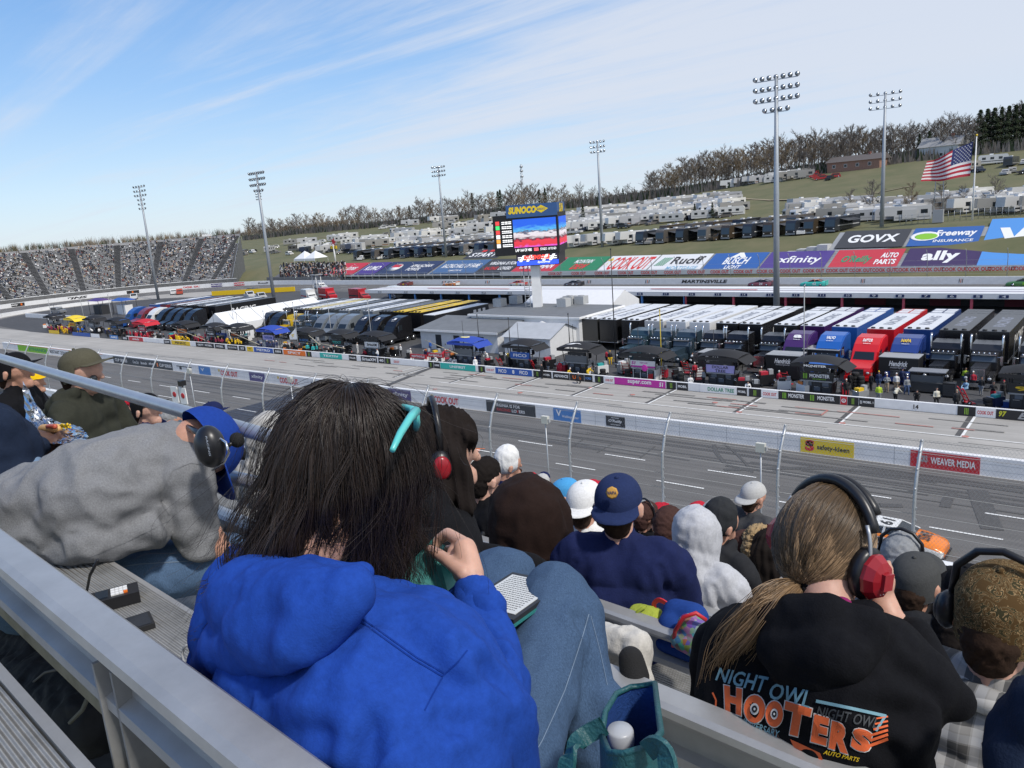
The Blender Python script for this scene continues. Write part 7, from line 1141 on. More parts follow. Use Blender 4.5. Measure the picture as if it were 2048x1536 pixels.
# scalp and long wind blown hair
HC0 = SV(693, 893, .705); fdir = _n(V * .80 + U * .28 - W * .50); updir = _n(W - fdir * (W @ fdir)); sidev = np.cross(fdir, updir)
AX = np.stack([sidev, fdir, updir]); RADS = np.array([.080, .104, .104])
def mkhair(n_, seed, crown, length, radii, center, axes, gravity, wind, k=20, clumps=420, inflate=(1.02, 1.13), facecut=.35, clump=.66, body=(), lowcut=-.55, wave=.028, rough=.05):
    r = np.random.default_rng(seed); d = r.normal(size=(n_ * 5, 3)); d /= np.linalg.norm(d, axis=1)[:, None]; d = d[(d[:, 1] < facecut) & (d[:, 2] > lowcut)][:n_]; n_ = len(d)
    cc = d[r.choice(n_, clumps, replace=False)]; cid = np.concatenate([np.argmax(d[i:i + 1500] @ cc.T, axis=1) for i in range(0, n_, 1500)]); cd = r.normal(size=(clumps, 3)); cl = r.uniform(.80, 1.12, clumps); L_ = length * cl[cid] * r.uniform(.90, 1.06, n_); inf = np.clip(r.uniform(*inflate, clumps)[cid] + r.normal(size=n_) * .012, 1.012, 9); ds = (L_ / (k - 1))[:, None]
    X = center + (d * radii * 1.01) @ axes; out = [X]; cr = np.array(crown) / np.linalg.norm(crown); tang = d - cr; tang = tang - d * (tang * d).sum(1)[:, None]; tang /= np.linalg.norm(tang, axis=1)[:, None] + 1e-6; vel = (tang * radii) @ axes; vel /= np.linalg.norm(vel, axis=1)[:, None]; nz = r.normal(size=(n_, 3)) * rough + cd[cid] * .10
    for i in range(1, k):
        t = i / (k - 1); vel = vel * .62 + gravity * (.42 + .5 * t) + wind * t ** 1.2 * (1 + .7 * cd[cid][:, :1]) + nz * (.2 + .8 * t); vel /= np.linalg.norm(vel, axis=1)[:, None]; X0 = X; X = X + vel * ds
        for _ in range(2):
            loc = ((X - center) @ axes.T) / radii; q = np.linalg.norm(loc, axis=1); ii = q < inf; loc[ii] *= (inf[ii] / q[ii])[:, None]; X = np.where(ii[:, None], center + (loc * radii) @ axes, X)
        for c_, r_ in body:
            w_ = X - c_; q = np.linalg.norm(w_, axis=1); ii = q < r_ + (inf - 1) * .12; X[ii] = (c_ + w_ / np.maximum(q, 1e-5)[:, None] * (r_ + (inf - 1) * .12)[:, None])[ii]
        vel = X - X0; vel /= np.linalg.norm(vel, axis=1)[:, None] + 1e-9; out.append(X.copy())
    P = np.stack(out, 1); M_ = np.zeros((clumps,) + P.shape[1:]); np.add.at(M_, cid, P); M_ /= np.maximum(np.bincount(cid, minlength=clumps), 1)[:, None, None]; tt = np.linspace(0, 1, k)[None, :, None]; P = P + (M_[cid] - P) * clump * tt ** .8
    ph = cd[cid][:, :1, None] * 4; P = P + wave * tt * (np.sin(tt * 11 + ph) * cd[cid][:, None, :] * .6 + np.cos(tt * 8 + ph * 1.3) * cd[cid][:, None, ::-1] * .4)
    return P
bods = [(SV(580, 1300, .60), .125), (SV(500, 1290, .58), .10)]
H1 = mkhair(9500, 1, (-.05, -.30, .95), .40, RADS, HC0, AX, -W * .62, -U * .24 - V * .03, body=bods, facecut=.40, inflate=(1.01, 1.08))
q = (H1 - HC0) @ U; ii = (q > 0) & (H1[:, :, 2] < HC0[2] - .06); H1 = H1 - ((q * .5 * np.clip((HC0[2] - .06 - H1[:, :, 2]) / .12, 0, 1) * ii)[:, :, None] * U)
strands('hair', H1, .00055, .00030, HAIRD, P1)
H1b = mkhair(700, 5, (-.05, -.30, .95), .42, RADS * 1.03, HC0, AX, -W * .40, -U * .32, body=bods, facecut=.40, clumps=300, inflate=(1.03, 1.16), clump=.4, rough=.09, wave=.018); strands('loose_hair', H1b, .00030, .00016, HAIRD, P1)
sc_ = MB(); A4 = Matrix.Identity(4); B_ = np.eye(4); B_[:3, :3] = (AX.T * RADS * 1.0); B_[:3, 3] = HC0; sc_.ell((0, 0, 0), 1, mat((.02, .014, .012), .7, name='scalp_hair'), Matrix(B_.tolist()), 28, 18); put('scalp_hair', sc_.mesh(), P1, mat((.02, .014, .012), .7, name='scalp_hair'))
AQ = mat((.10, .52, .50), .35, name='aqua_plastic')
t = empty('sunglasses', tuple(SV(815, 850, .78)), 'aqua sunglasses pushed up on the dark haired head', 'sunglasses'); m = MB(); m.tube([SV(785, 900, .62), SV(800, 868, .66), SV(820, 836, .70), SV(832, 822, .73)], [.004, .0055, .006, .0075], AQ, 8); m.build('temple', t, True)
m = MB(); m.tube([SV(792, 816, .80), SV(808, 814, .78), SV(824, 818, .75), SV(832, 828, .73), SV(834, 848, .76), SV(829, 862, .80)], .0055, AQ, 8); m.build('rim', t, True); m = MB(); m.add([SV(796, 818, .80), SV(824, 821, .76), SV(830, 845, .77), SV(812, 862, .83)], [(0, 1, 2, 3)], GLASS); m.build('lens', t, True)
# reader and its cover
t = empty('e_reader', tuple(SV(1000, 1190, .93)), 'slim e-reader with a page of text lying on the jeans', 'e-reader'); TL, TR, BR_, BL_ = SV(962, 1139, 1.02), SV(1062, 1160, 1.03), SV(1022, 1229, .90), SV(918, 1212, .88); ex, ey = TR - TL, BL_ - TL; A = FR(tuple(BL_), tuple(ex), tuple(TL - BL_)); wd, hh = np.linalg.norm(ex), np.linalg.norm(ey)
m = MB(); m.bx(0, wd, 0, hh, -.008, 0, mat((.02, .02, .022), .45, name='reader_bezel'), A); m.build('bezel', t, True); m = MB(); m.bx(wd * .07, wd * .93, hh * .10, hh * .93, .0, .0012, mat((.60, .62, .62), .5, name='paper_screen'), A); rt_ = random.Random(3)
for i in range(17):
    x = wd * .12
    while x < wd * .86: ww = rt_.uniform(.002, .007); m.bx(x, min(x + ww, wd * .88), hh * (.885 - i * .045), hh * (.885 - i * .045) + .0016, .0012, .0016, BLACK, A); x += ww + .0018
m.build('screen', t, True); m = MB(); CVR = mat((.02, .17, .16), .6, bump=.1, bs=200, name='teal_cover'); m.bx(-.002, wd + .003, -.003, hh + .003, -.0125, -.0083, CVR, A)
m.build('back_cover', t, True); m = MB(); C4 = [SV(868, 1077, .90), SV(787, 1162, .80), SV(905, 1222, .84), SV(965, 1142, 1.0)]; n3 = _n(np.cross(C4[1] - C4[0], C4[2] - C4[0])) * .0035
m.add(C4 + [c + n3 for c in C4], [(0, 1, 2, 3), (7, 6, 5, 4), (0, 4, 5, 1), (1, 5, 6, 2), (2, 6, 7, 3), (3, 7, 4, 0)], CVR); m.build('front_cover', t, True)
# teal tote with a bottle
TOTE = mat((.015, .085, .095), .5, var=.15, vs=30, bump=.35, bs=160, name='teal_leather'); LIN = cloth((.02, .06, .22), 'blue_felt', .3)
t = empty('tote_bag', tuple(SV(1255, 1500, .66)), 'open teal leather tote with a blue lining and a bottle inside', 'tote bag'); rim = [(1203, 1470, .66), (1210, 1425, .70), (1232, 1388, .76), (1262, 1374, .79), (1310, 1367, .80), (1316, 1420, .72), (1322, 1465, .66), (1300, 1492, .62), (1250, 1507, .60), (1218, 1505, .61)]
RP = [SV(*q) for q in rim]; nR = len(RP); c0 = sum(RP) / nR; low = [c0 + (p - c0) * .96 - W * .26 for p in RP]; lowm = [c0 + (p - c0) * 1.05 - W * .12 for p in RP]
def shell(off, mm, nm, flip):
    b = MB(); q = [[p + _n((p - c0) * np.array([1, 1, 0]) + 1e-6) * off for p in L_] for L_ in (RP, lowm, low)]; vs = q[0] + q[1] + q[2]; fs = [(a * nR + i, a * nR + (i + 1) % nR, (a + 1) * nR + (i + 1) % nR, (a + 1) * nR + i) for a in range(2) for i in range(nR)] + [tuple(range(2 * nR, 3 * nR))]; b.add(vs, fs, mm, True); return b.build(nm, t, True)
shell(.003, TOTE, 'body', 0); shell(-.002, LIN, 'lining', 1); m = MB(); m.tube(RP + [RP[0]], .0042, TOTE, 6); m.build('rim', t, True)
m = MB()
def strap(b, pts, wd_, mm):
    P0 = [Vector(SV(*q)) for q in pts]; P = [P0[0]]
    for i in range(len(P0) - 1):
        a0, a1, a2, a3 = P0[max(i - 1, 0)], P0[i], P0[i + 1], P0[min(i + 2, len(P0) - 1)]
        for s in (.25, .5, .75, 1): P.append(.5 * ((2 * a1) + (a2 - a0) * s + (2 * a0 - 5 * a1 + 4 * a2 - a3) * s * s + (3 * a1 - a0 - 3 * a2 + a3) * s ** 3))
    n = len(P); Vv = Vector(V); vs = []
    for i in range(n): tg = (P[min(i + 1, n - 1)] - P[max(i - 1, 0)]).normalized(); s = tg.cross(Vv).normalized() * wd_ / 2; nn = tg.cross(s).normalized() * .003; vs += [P[i] - s + nn, P[i] + s + nn, P[i] + s - nn, P[i] - s - nn]
    b.add(vs, [(i * 4 + j, i * 4 + (j + 1) % 4, i * 4 + 4 + (j + 1) % 4, i * 4 + 4 + j) for i in range(n - 1) for j in range(4)], mm)
strap(m, [(1207, 1452, .66), (1175, 1468, .65), (1150, 1490, .63), (1136, 1520, .61), (1130, 1560, .60)], .022, TOTE); m.build('handle', t, True); m = MB(); strap(m, [(1296, 1500, .61), (1312, 1492, .605), (1330, 1505, .60), (1340, 1560, .59)], .022, TOTE); m.build('handle', t, True)
bp_ = SV(1241, 1478, .70); t2 = empty('water_bottle', tuple(bp_), 'clear plastic bottle with a white cap inside the teal tote', 'bottle'); m = MB(); m.lathe([(.0165, -.012), (.0175, .0), (.017, .012), (.015, .015), (.001, .0155)], mat((.42, .44, .47), .35, name='cap_plastic'), 20); m.build('cap', t2); m = MB(); m.lathe([(.013, -.035), (.013, -.012)], mat((.5, .55, .6), .08, spec=.8, name='bottle_plastic'), 16); m.lathe([(.033, -.22), (.033, -.08), (.02, -.045), (.013, -.034)], mat((.12, .15, .2), .08, spec=.8, name='bottle_dark_plastic'), 16); m.build('body', t2)
# ================================================================ bent man in the grey sweatshirt
GRY = cloth((.20, .205, .215), 'heather_grey_fleece', .25, bs=300, var=.22, vs=220); P2 = seat_person(90, 1130, .62, 'person in a grey sweatshirt and jeans bending far forward over the bench')
b2 = caps_mesh([((80, 1060, .70, 50), (230, 985, .82, 50)), ((230, 985, .82, 50), (335, 925, .99, 40)), ((340, 905, .98, 34), (385, 880, 1.04, 40)), ((385, 880, 1.04, 44), (420, 905, 1.08, 44)), ((415, 1060, 1.0, 26), (440, 1100, 1.02, 24))], .012, 3); put('body', b2, P2, SKN2)
s2 = caps_mesh([((-60, 1110, .62, 120), (0, 1065, .62, 98)), ((0, 1065, .62, 98), (100, 1030, .66, 112)), ((100, 1030, .66, 112), (200, 985, .76, 116)), ((200, 985, .76, 116), (290, 940, .90, 88)), ((290, 940, .90, 90), (352, 930, 1.0, 66)), ((60, 1105, .60, 44), (180, 1085, .68, 50)), ((180, 1085, .68, 50), (300, 1050, .84, 40)), ((362, 940, .97, 60), (386, 1025, .97, 47)), ((386, 1025, .97, 47), (400, 1088, .97, 37)), ((325, 880, .98, 32), (350, 872, 1.0, 28))], .0105, 4)
F2 = [(SV(*a), SV(*b_), d_, w_) for a, b_, d_, w_ in (((320, 985, .86), (345, 1080, .88), .022, .020), ((250, 1080, .68), (345, 1030, .85), .012, .022), ((150, 1110, .56), (320, 1062, .78), .014, .024), ((60, 1130, .50), (240, 1095, .66), .012, .025), ((180, 1020, .60), (330, 1010, .82), .008, .02), ((355, 1030, .88), (410, 1060, .93), .010, .016))]
folds(s2, .020, (4.5, 4.5, 6), 21, F2, 3, .0015, 18); put('sweatshirt', s2, P2, GRY); sm = MB(); t_ = bvh(s2); GS = cloth((.20, .205, .215), 'grey_seam', .1); dline(sm, t_, [(322, 985), (345, 940), (380, 925), (418, 930)], GS, 1.1, .002); dline(sm, t_, [(322, 985), (325, 1010), (340, 1030)], GS, 1.1, .002); dline(sm, t_, [(0, 1085), (60, 1110), (118, 1132)], GS, 1.2, .002); dline(sm, t_, [(140, 1130), (250, 1085), (340, 1040)], GS, .8, .002); sm.build('seam', P2, True)
j2 = caps_mesh([((60, 1190, .62, 80), (190, 1160, .74, 64)), ((190, 1165, .74, 66), (330, 1140, .90, 60)), ((330, 1140, .90, 60), (450, 1118, 1.05, 56)), ((450, 1120, 1.05, 54), (440, 1260, 1.05, 44))], .011, 4); folds(j2, .007, (8, 8, 5), 25, [(SV(150, 1180, .66), SV(190, 1130, .70), .008, .012)], 3, .001, 30); put('jeans', j2, P2, denim((.085, .145, .25))); sm = MB(); t_ = bvh(j2); dline(sm, t_, [(195, 1140), (280, 1128), (380, 1122)], STI, 1.0, .002); sm.build('seam', P2, True)
CAPB = cloth((.012, .045, .26), 'royal_blue_twill', .15); m = MB(); hc = SV(420, 895, 1.08)
def capmesh(col, col2=None, brim=True):
    b = MB(); vs = []; fs = []; nu, nv = 24, 9
    for i in range(nv):
        a = i / (nv - 1) * math.pi / 2
        for j in range(nu): q = 2 * math.pi * j / nu; vs.append((.088 * math.cos(q) * math.cos(a) ** .8, .104 * math.sin(q) * math.cos(a) ** .8, .098 * math.sin(a) + .0))
    fs = [(i * nu + j, i * nu + (j + 1) % nu, (i + 1) * nu + (j + 1) % nu, (i + 1) * nu + j) for i in range(nv - 1) for j in range(nu)]; b.add(vs, fs, col, True); b.ell((0, 0, .099), .008, col, nu=8, nv=5)
    vs = []; nb = 13
    for j in range(nb):
        q = rad(28 + 124 * j / (nb - 1))
        for k in range(4): e = k / 3 * .068 * math.sin((j / (nb - 1)) * math.pi) ** .35; vs.append(((.088 + e * .55) * math.cos(q), (.102 + e) * math.sin(q), .004 - .10 * e - .055 * abs(math.cos(q)) * e * 4))
    b.add(vs + [(x, y, z - .004) for x, y, z in vs], [(j * 4 + k, (j + 1) * 4 + k, (j + 1) * 4 + k + 1, j * 4 + k + 1) for j in range(nb - 1) for k in range(3)] + [(nb * 4 + j * 4 + k + 1, nb * 4 + (j + 1) * 4 + k + 1, nb * 4 + (j + 1) * 4 + k, nb * 4 + j * 4 + k) for j in range(nb - 1) for k in range(3)] + [(j * 4 + 3, (j + 1) * 4 + 3, nb * 4 + (j + 1) * 4 + 3, nb * 4 + j * 4 + 3) for j in range(nb - 1)], col2 or col, True); return b
me = capmesh(CAPB).mesh(); Rm = np.array(FR((0, 0, 0), tuple(_n(np.cross(_n(V * .25 - W * .9 + U * .15), _n(V * .75 + W * .45)))), tuple(_n(V * .25 - W * .9 + U * .15))))[:3, :3]
v = verts(me) * 1.18; setv(me, v @ Rm.T + SV(408, 890, 1.06)); put('cap', me, P2, CAPB)
t = empty('headset', tuple(SV(440, 900, 1.0)), 'black racing headset over the blue cap of the bent man', 'headset'); m = MB(); HS = mat((.012, .012, .014), .35, name='black_plastic'); c = SV(420, 893, .96); m.ell((0, 0, 0), 1, HS, FR(tuple(c), tuple(U * .062 + V * .01), tuple(W)) @ Matrix.Diagonal((.048, .062, .040, 1)), 18, 12); m.build('ear_cup', t, True)
m = MB(); m.tube([SV(385, 862, 1.0), SV(425, 868, .98), SV(452, 885, .97), SV(458, 905, .97), SV(448, 925, .97), SV(425, 940, .97)], .0035, CHROME, 6); m.tube([SV(360, 845, 1.05), SV(390, 862, 1.0), SV(420, 880, .98)], .009, HS, 8); m.build('band', t, True); m = MB(); m.ell(SV(474, 880, 1.02), (.024, .02, .022), cloth((.02, .02, .02), 'foam', .4), None, 10, 8); m.tube([SV(455, 892, .99), SV(468, 884, 1.01)], .006, HS, 6); m.build('microphone', t, True)
m = MB()
m.text('RACING', WT, FR(tuple(SV(417, 892, .915)), tuple(ray(419, 902) * .0 + np.array(SV(421, 912, .92) - SV(413, 872, .92))), tuple(SV(425, 890, .92) - SV(412, 892, .92))), .055, .011, .001, .02); m.build('lettering', t, True)
# things lying on the front bench
w1 = -(RD(1) + SEATD); t = empty('scanner_radio', tuple(SW(240, 1215, w1)), 'black handheld scanner with white keys lying on the ribbed bench', 'scanner'); A = FR(tuple(SW(186, 1228, w1)), tuple(SW(282, 1202, w1) - SW(186, 1228, w1)), tuple(SW(200, 1190, w1) - SW(186, 1228, w1))); L_ = float(np.linalg.norm(SW(282, 1202, w1) - SW(186, 1228, w1)))
m = MB(); m.bx(0, L_, -.008, .058, .001, .030, HS, A); m.build('body', t, True); m = MB()
for i in range(4):
    for j in range(3): m.bx(L_ * (.42 + i * .085), L_ * (.42 + i * .085) + .010, .006 + j * .015, .016 + j * .015, .030, .0335, WHITE if i < 3 or j else ORNG, A)
m.build('keypad', t, True); m = MB(); m.bx(L_ * .1, L_ * .36, .006, .05, .030, .032, mat((.015, .025, .04), .1, name='lcd'), A); m.build('display', t, True); m = MB(); m.tube([SW(178, 1222, w1 + .02), SW(172, 1190, w1 + .06), SW(180, 1150, w1 + .16), SW(196, 1120, w1 + .2)], .0035, HS, 6); m.build('cable', t, True)
t = empty('phone', tuple(SW(280, 1262, w1)), 'black phone in a rugged case lying on the ribbed bench', 'phone'); A = FR(tuple(SW(238, 1280, w1)), tuple(SW(312, 1256, w1) - SW(238, 1280, w1)), tuple(SW(246, 1250, w1) - SW(238, 1280, w1))); L_ = float(np.linalg.norm(SW(312, 1256, w1) - SW(238, 1280, w1))); m = MB(); m.bx(0, L_, 0, .075, .001, .013, RUBBER, A); m.build('case', t, True); m = MB(); m.bx(.006, L_ - .006, .006, .069, .0131, .0142, mat((.015, .02, .03), .08, name='phone_glass'), A); m.build('screen', t, True)
m = MB(); m.tube([SW(372, 1335, w1 + .01), SW(364, 1310, w1 + .012), SW(368, 1295, w1 + .03), SW(374, 1290, w1 + .05)], .0028, GREY, 6); tag(m.build('earphone_cable'), 'thin grey cable looping beside the blue hoodie', 'cable')
BAGM = mat((.012, .013, .017), .8, var=.3, vs=12, bump=.4, bs=20, name='black_nylon')
bg_ = caps_mesh([((20, 1360, .62, 90), (120, 1400, .62, 95)), ((120, 1400, .62, 90), (190, 1440, .6, 70)), ((40, 1300, .68, 70), (110, 1330, .68, 70))], .012, 4); folds(bg_, .014, (8, 8, 8), 31); t = empty('soft_bag', tuple(SV(100, 1400, .62)), 'crumpled black nylon bag stowed under the front bench', 'bag'); put('body', bg_, t, BAGM); m = MB(); m.tube([SV(175, 1345, .56), SV(180, 1385, .53), SV(165, 1420, .52), (SV(140, 1445, .52))], .006, mat((.16, .16, .15), .8, name='grey_strap'), 6); m.build('strap', t, True); m = MB(); m.tube([SV(30, 1395, .54), SV(90, 1345, .55), SV(150, 1330, .56)], .004, mat((.09, .09, .10), .6, name='zip_grey'), 6); m.build('zip', t, True)
# ================================================================ the woman in the black printed hoodie
BLK = cloth((.0052, .0055, .0075), 'black_fleece', .25, bs=320, var=.2); P3 = seat_person(1620, 1450, 1.4, 'person in a black hoodie with an orange printed back and blonde ponytail')
b3 = caps_mesh([((1655, 1230, 1.42, 55), (1650, 1150, 1.46, 50)), ((1650, 1085, 1.50, 92), (1660, 1125, 1.52, 80)), ((1600, 1400, 1.42, 120), (1660, 1300, 1.42, 110)), ((1762, 1196, 1.60, 27), (1782, 1240, 1.58, 27)), ((1782, 1240, 1.58, 26), (1850, 1300, 1.55, 28)), ((1756, 1190, 1.60, 26), (1766, 1162, 1.60, 24)), ((1752, 1158, 1.60, 12), (1735, 1140, 1.59, 11)), ((1760, 1152, 1.61, 12), (1748, 1128, 1.61, 11)), ((1770, 1150, 1.62, 11), (1760, 1122, 1.63, 10)), ((1780, 1154, 1.63, 10), (1776, 1128, 1.65, 9)), ((1745, 1188, 1.58, 12), (1728, 1170, 1.57, 11))], .0065, 3); put('body', b3, P3, SKN)
s3 = caps_mesh([((1500, 1300, 1.40, 92), (1640, 1290, 1.40, 100)), ((1640, 1290, 1.40, 100), (1760, 1310, 1.42, 85)), ((1500, 1400, 1.36, 105), (1680, 1430, 1.36, 140)), ((1500, 1300, 1.40, 95), (1490, 1400, 1.38, 100)), ((1560, 1480, 1.36, 110), (1730, 1540, 1.36, 130)), ((1680, 1380, 1.36, 140), (1760, 1440, 1.38, 110)), ((1440, 1290, 1.44, 55), (1425, 1420, 1.44, 45)), ((1470, 1260, 1.44, 52), (1430, 1330, 1.44, 52)), ((1760, 1300, 1.44, 82), (1850, 1370, 1.46, 66)), ((1850, 1370, 1.46, 66), (1905, 1400, 1.48, 42)), ((1890, 1390, 1.5, 44), (1830, 1280, 1.56, 44)), ((1830, 1288, 1.56, 42), (1806, 1262, 1.58, 32)), ((1760, 1480, 1.40, 80), (1800, 1560, 1.40, 60)), ((1840, 1420, 1.46, 50), (1780, 1470, 1.42, 60))], .0075, 5)
h3 = caps_mesh([((1560, 1238, 1.34, 46), (1660, 1233, 1.33, 50)), ((1660, 1245, 1.33, 46), (1740, 1250, 1.36, 40)), ((1570, 1300, 1.30, 55), (1680, 1310, 1.29, 62)), ((1580, 1330, 1.29, 46), (1640, 1345, 1.28, 44)), ((1740, 1260, 1.36, 40), (1700, 1320, 1.31, 48)), ((1545, 1225, 1.40, 26), (1640, 1222, 1.39, 24)), ((1640, 1222, 1.39, 24), (1745, 1226, 1.42, 26))], .0075, 4)
F3 = [(SV(*a), SV(*b_), d_, w_) for a, b_, d_, w_ in (((1790, 1330, 1.34), (1880, 1390, 1.40), .010, .016), ((1740, 1420, 1.26), (1830, 1440, 1.34), .016, .020), ((1760, 1470, 1.28), (1800, 1530, 1.32), .014, .018), ((1430, 1440, 1.36), (1480, 1460, 1.3), .008, .014), ((1470, 1300, 1.32), (1440, 1400, 1.34), .008, .014))]
folds(s3, .006, (6, 6, 4), 41, F3, 3, .001, 24); folds(h3, .005, (8, 8, 5), 44, [(SV(1560, 1268, 1.28), SV(1740, 1275, 1.3), .006, .010)]); put('hoodie', s3, P3, BLK); put('hood', h3, P3, BLK)
pr = MB(); ts = bvh(s3); PBL = mat((.17, .33, .40), .75, name='print_pale_blue'); POR = mat((.72, .13, .035), .7, name='print_orange'); PWH = mat((.62, .62, .60), .7, name='print_white'); PBR = mat((.07, .035, .025), .8, var=.5, vs=60, name='print_brown'); PGR = mat((.045, .05, .055), .7, name='print_grey')
dpoly(pr, ts, [(1470, 1415), (1490, 1405), (1540, 1420), (1560, 1480), (1530, 1500), (1470, 1470)], PBR, .0022)
decal(pr, ts, 'NIGHT', [(1436, 1334), (1538, 1354), (1530, 1388), (1430, 1360)], PBL, .04, .15); decal(pr, ts, 'OWL', [(1544, 1364), (1624, 1382), (1618, 1420), (1536, 1396)], PBL, .04, .15)
def outlined(s, quad, m, mo, bo): q = np.array(quad, float); c = q.mean(0); decal(pr, ts, s, [tuple(c + (x - c) * 1.035 + np.sign(x - c) * 1.2) for x in q], mo, bo + .03, 0, .0028); decal(pr, ts, s, quad, m, bo, 0, .0045)
outlined('H', [(1448, 1370), (1484, 1378), (1482, 1432), (1450, 1420)], POR, PWH, .13)
for x0, y0, x1, y1 in ((1488, 1390, 1530, 1446), (1531, 1402, 1566, 1454)):
    cx0, cy0 = (x0 + x1) / 2, (y0 + y1) / 2
    for r_, mm, of in ((1.08, PWH, .003), (1.0, POR, .0042), (.42, PWH, .0054), (.26, BLACK, .0062), (.1, PWH, .007)): dpoly(pr, ts, [(cx0 + (x1 - x0) / 2 * r_ * math.cos(a), cy0 + (y1 - y0) / 2 * r_ * math.sin(a)) for a in np.linspace(0, 2 * math.pi, 20, endpoint=False)], mm, of)
for ch, q in (('T', [(1571, 1402), (1624, 1418), (1612, 1478), (1562, 1464)]), ('E', [(1629, 1428), (1659, 1437), (1652, 1492), (1621, 1483)]), ('R', [(1664, 1441), (1703, 1453), (1696, 1509), (1657, 1496)]), ('S', [(1708, 1452), (1748, 1466), (1738, 1508), (1700, 1496)])): outlined(ch, q, POR, PWH, .13)
decal(pr, ts, '40TH ANNIVERSARY', [(1436, 1418), (1560, 1462), (1556, 1476), (1432, 1432)], PBL, .03); decal(pr, ts, 'NIGHT OWL', [(1636, 1412), (1760, 1436), (1754, 1458), (1632, 1432)], PGR, .03, .1)
dline(pr, ts, [(1632, 1402), (1700, 1416), (1772, 1432)], PBL, 3.2, .004); dline(pr, ts, [(1772, 1430), (1752, 1462)], PBL, 2.6, .004)
for k in range(6): dline(pr, ts, [(1738 + k * 3, 1492 - k * 11), (1776 - k * 0, 1478 - k * 9)], POR, 3.0 - k * .3, .004)
dpoly(pr, ts, [(1580, 1478), (1606, 1490), (1640, 1506), (1646, 1520), (1620, 1516), (1590, 1500)], POR, .004); decal(pr, ts, 'AUTO PARTS', [(1650, 1500), (1720, 1516), (1716, 1524), (1646, 1508)], YEL, .03)
dline(pr, ts, [(1425, 1385), (1432, 1400), (1430, 1440)], POR, 1.6, .004); pr.build('back_print', P3, True)
C3 = SV(1650, 1082, 1.50); f3 = _n(V * .9 + U * .35 - W * .15); u3 = _n(W - f3 * (W @ f3)); s3v = np.cross(f3, u3); A3 = np.stack([s3v, f3, u3]); R3_ = np.array([.086, .106, .112]); HB = hairmat((.085, .055, .030), 'brown_blonde_hair', .36, .55); HBL = hairmat((.24, .155, .085), 'blonde_hair', .36, .5)
r = np.random.default_rng(12); d = r.normal(size=(14000, 3)); d /= np.linalg.norm(d, axis=1)[:, None]; d = d[(d[:, 1] < .55) & (d[:, 2] > -.55)][:6200]; tie = SV(1600, 1166, 1.415); tl = ((tie - C3) @ A3.T) / R3_; out = []
for i in range(14):
    t = i / 13; q = d * (1 - t) + tl * t; nq = np.linalg.norm(q, axis=1)[:, None]; R_ = 1.03 + (.05 + .03 * np.sin(d[:, :1] * 23 + d[:, 2:] * 9)) * np.sin(math.pi * t) + r.uniform(0, .015, (len(d), 1)) + (r.random((len(d), 1)) < .04) * .06 * t; q = q / nq * np.maximum(R_ * (1 - t) + np.linalg.norm(tl) * t, nq * 0); q = q + (r.normal(size=(len(d), 1)) * .004) * np.sin(math.pi * t); out.append(C3 + (q * R3_) @ A3)
P_ = np.stack(out, 1); dk = np.array([mnoise.noise(Vector((q[0] * 5, q[2] * 5, q[1] * 2))) + q[2] * .7 - q[0] * .5 for q in d]) > .02; strands('hair', P_[dk], .0007, .0005, HB, P3); strands('light_hair', P_[~dk], .0007, .0005, HBL, P3)
n_ = 2600; tt = np.linspace(0, 1, 16); guide = [(1600, 1166, 1.415), (1565, 1185, 1.37), (1535, 1210, 1.34), (1505, 1245, 1.325), (1480, 1285, 1.32), (1455, 1325, 1.32), (1437, 1358, 1.33)]; gp = np.array([SV(*g) for g in guide]); gi = np.linspace(0, 1, len(gp)); gx = np.stack([np.interp(tt, gi, gp[:, a]) for a in range(3)], 1); cd = r.normal(size=(60, 3)); ci = r.integers(0, 60, n_); offs = (r.normal(size=(n_, 3)) * .5 + cd[ci]) * np.array([.017, .011, .014]); wv = np.sin(tt[None, :, None] * 9 + cd[ci][:, None, :] * 2.5) * .013; ln = r.uniform(.65, 1.05, n_); PT = gx[None] + offs[:, None, :] * (np.sin(np.minimum(tt * 2.2, 1.57))[None, :, None] * .9 * (1.15 - .5 * tt)[None, :, None] + .12) + wv * tt[None, :, None]
PT = PT[:, :1] + (PT - PT[:, :1]) * ln[:, None, None]; strands('ponytail', PT, .0007, .00025, HBL, P3)
m = MB(); B_ = np.eye(4); B_[:3, :3] = (A3.T * R3_ * 1.02); B_[:3, 3] = C3; m.ell((0, 0, 0), 1, mat((.06, .04, .025), .7, name='scalp_hair'), Matrix(B_.tolist()), 24, 16); put('scalp_hair', m.mesh(), P3, mat((.06, .04, .025), .7, name='scalp_hair'))
m = MB(); m.tube([tie + A3[0] * .017 * math.cos(a) + A3[2] * .017 * math.sin(a) for a in np.linspace(0, 6.283, 14)], .009, cloth((.01, .01, .012), 'hair_tie', .5), 8); m.build('hair_tie', P3, True)
m = MB(); m.tube([SV(1600, 1212, 1.385), SV(1650, 1214, 1.375), SV(1700, 1214, 1.39)], .010, cloth((.6, .6, .6), 'white_tee', .2), 8); m.ell(SV(1685, 1206, 1.40), (.018, .012, .012), cloth((.25, .02, .12), 'magenta_scarf', .3)); m.build('collar', P3, True)
t = empty('headset', tuple(SV(1650, 1000, 1.5)), 'red and black racing headset on the blonde ponytailed person', 'headset'); arcp = []
for a in np.linspace(-8, 188, 26): q = rad(a); arcp.append(C3 + A3[0] * (-.112 * math.cos(q)) * 1.0 * (-1) + A3[2] * (.128 * math.sin(q) + .0) + A3[1] * (.01))
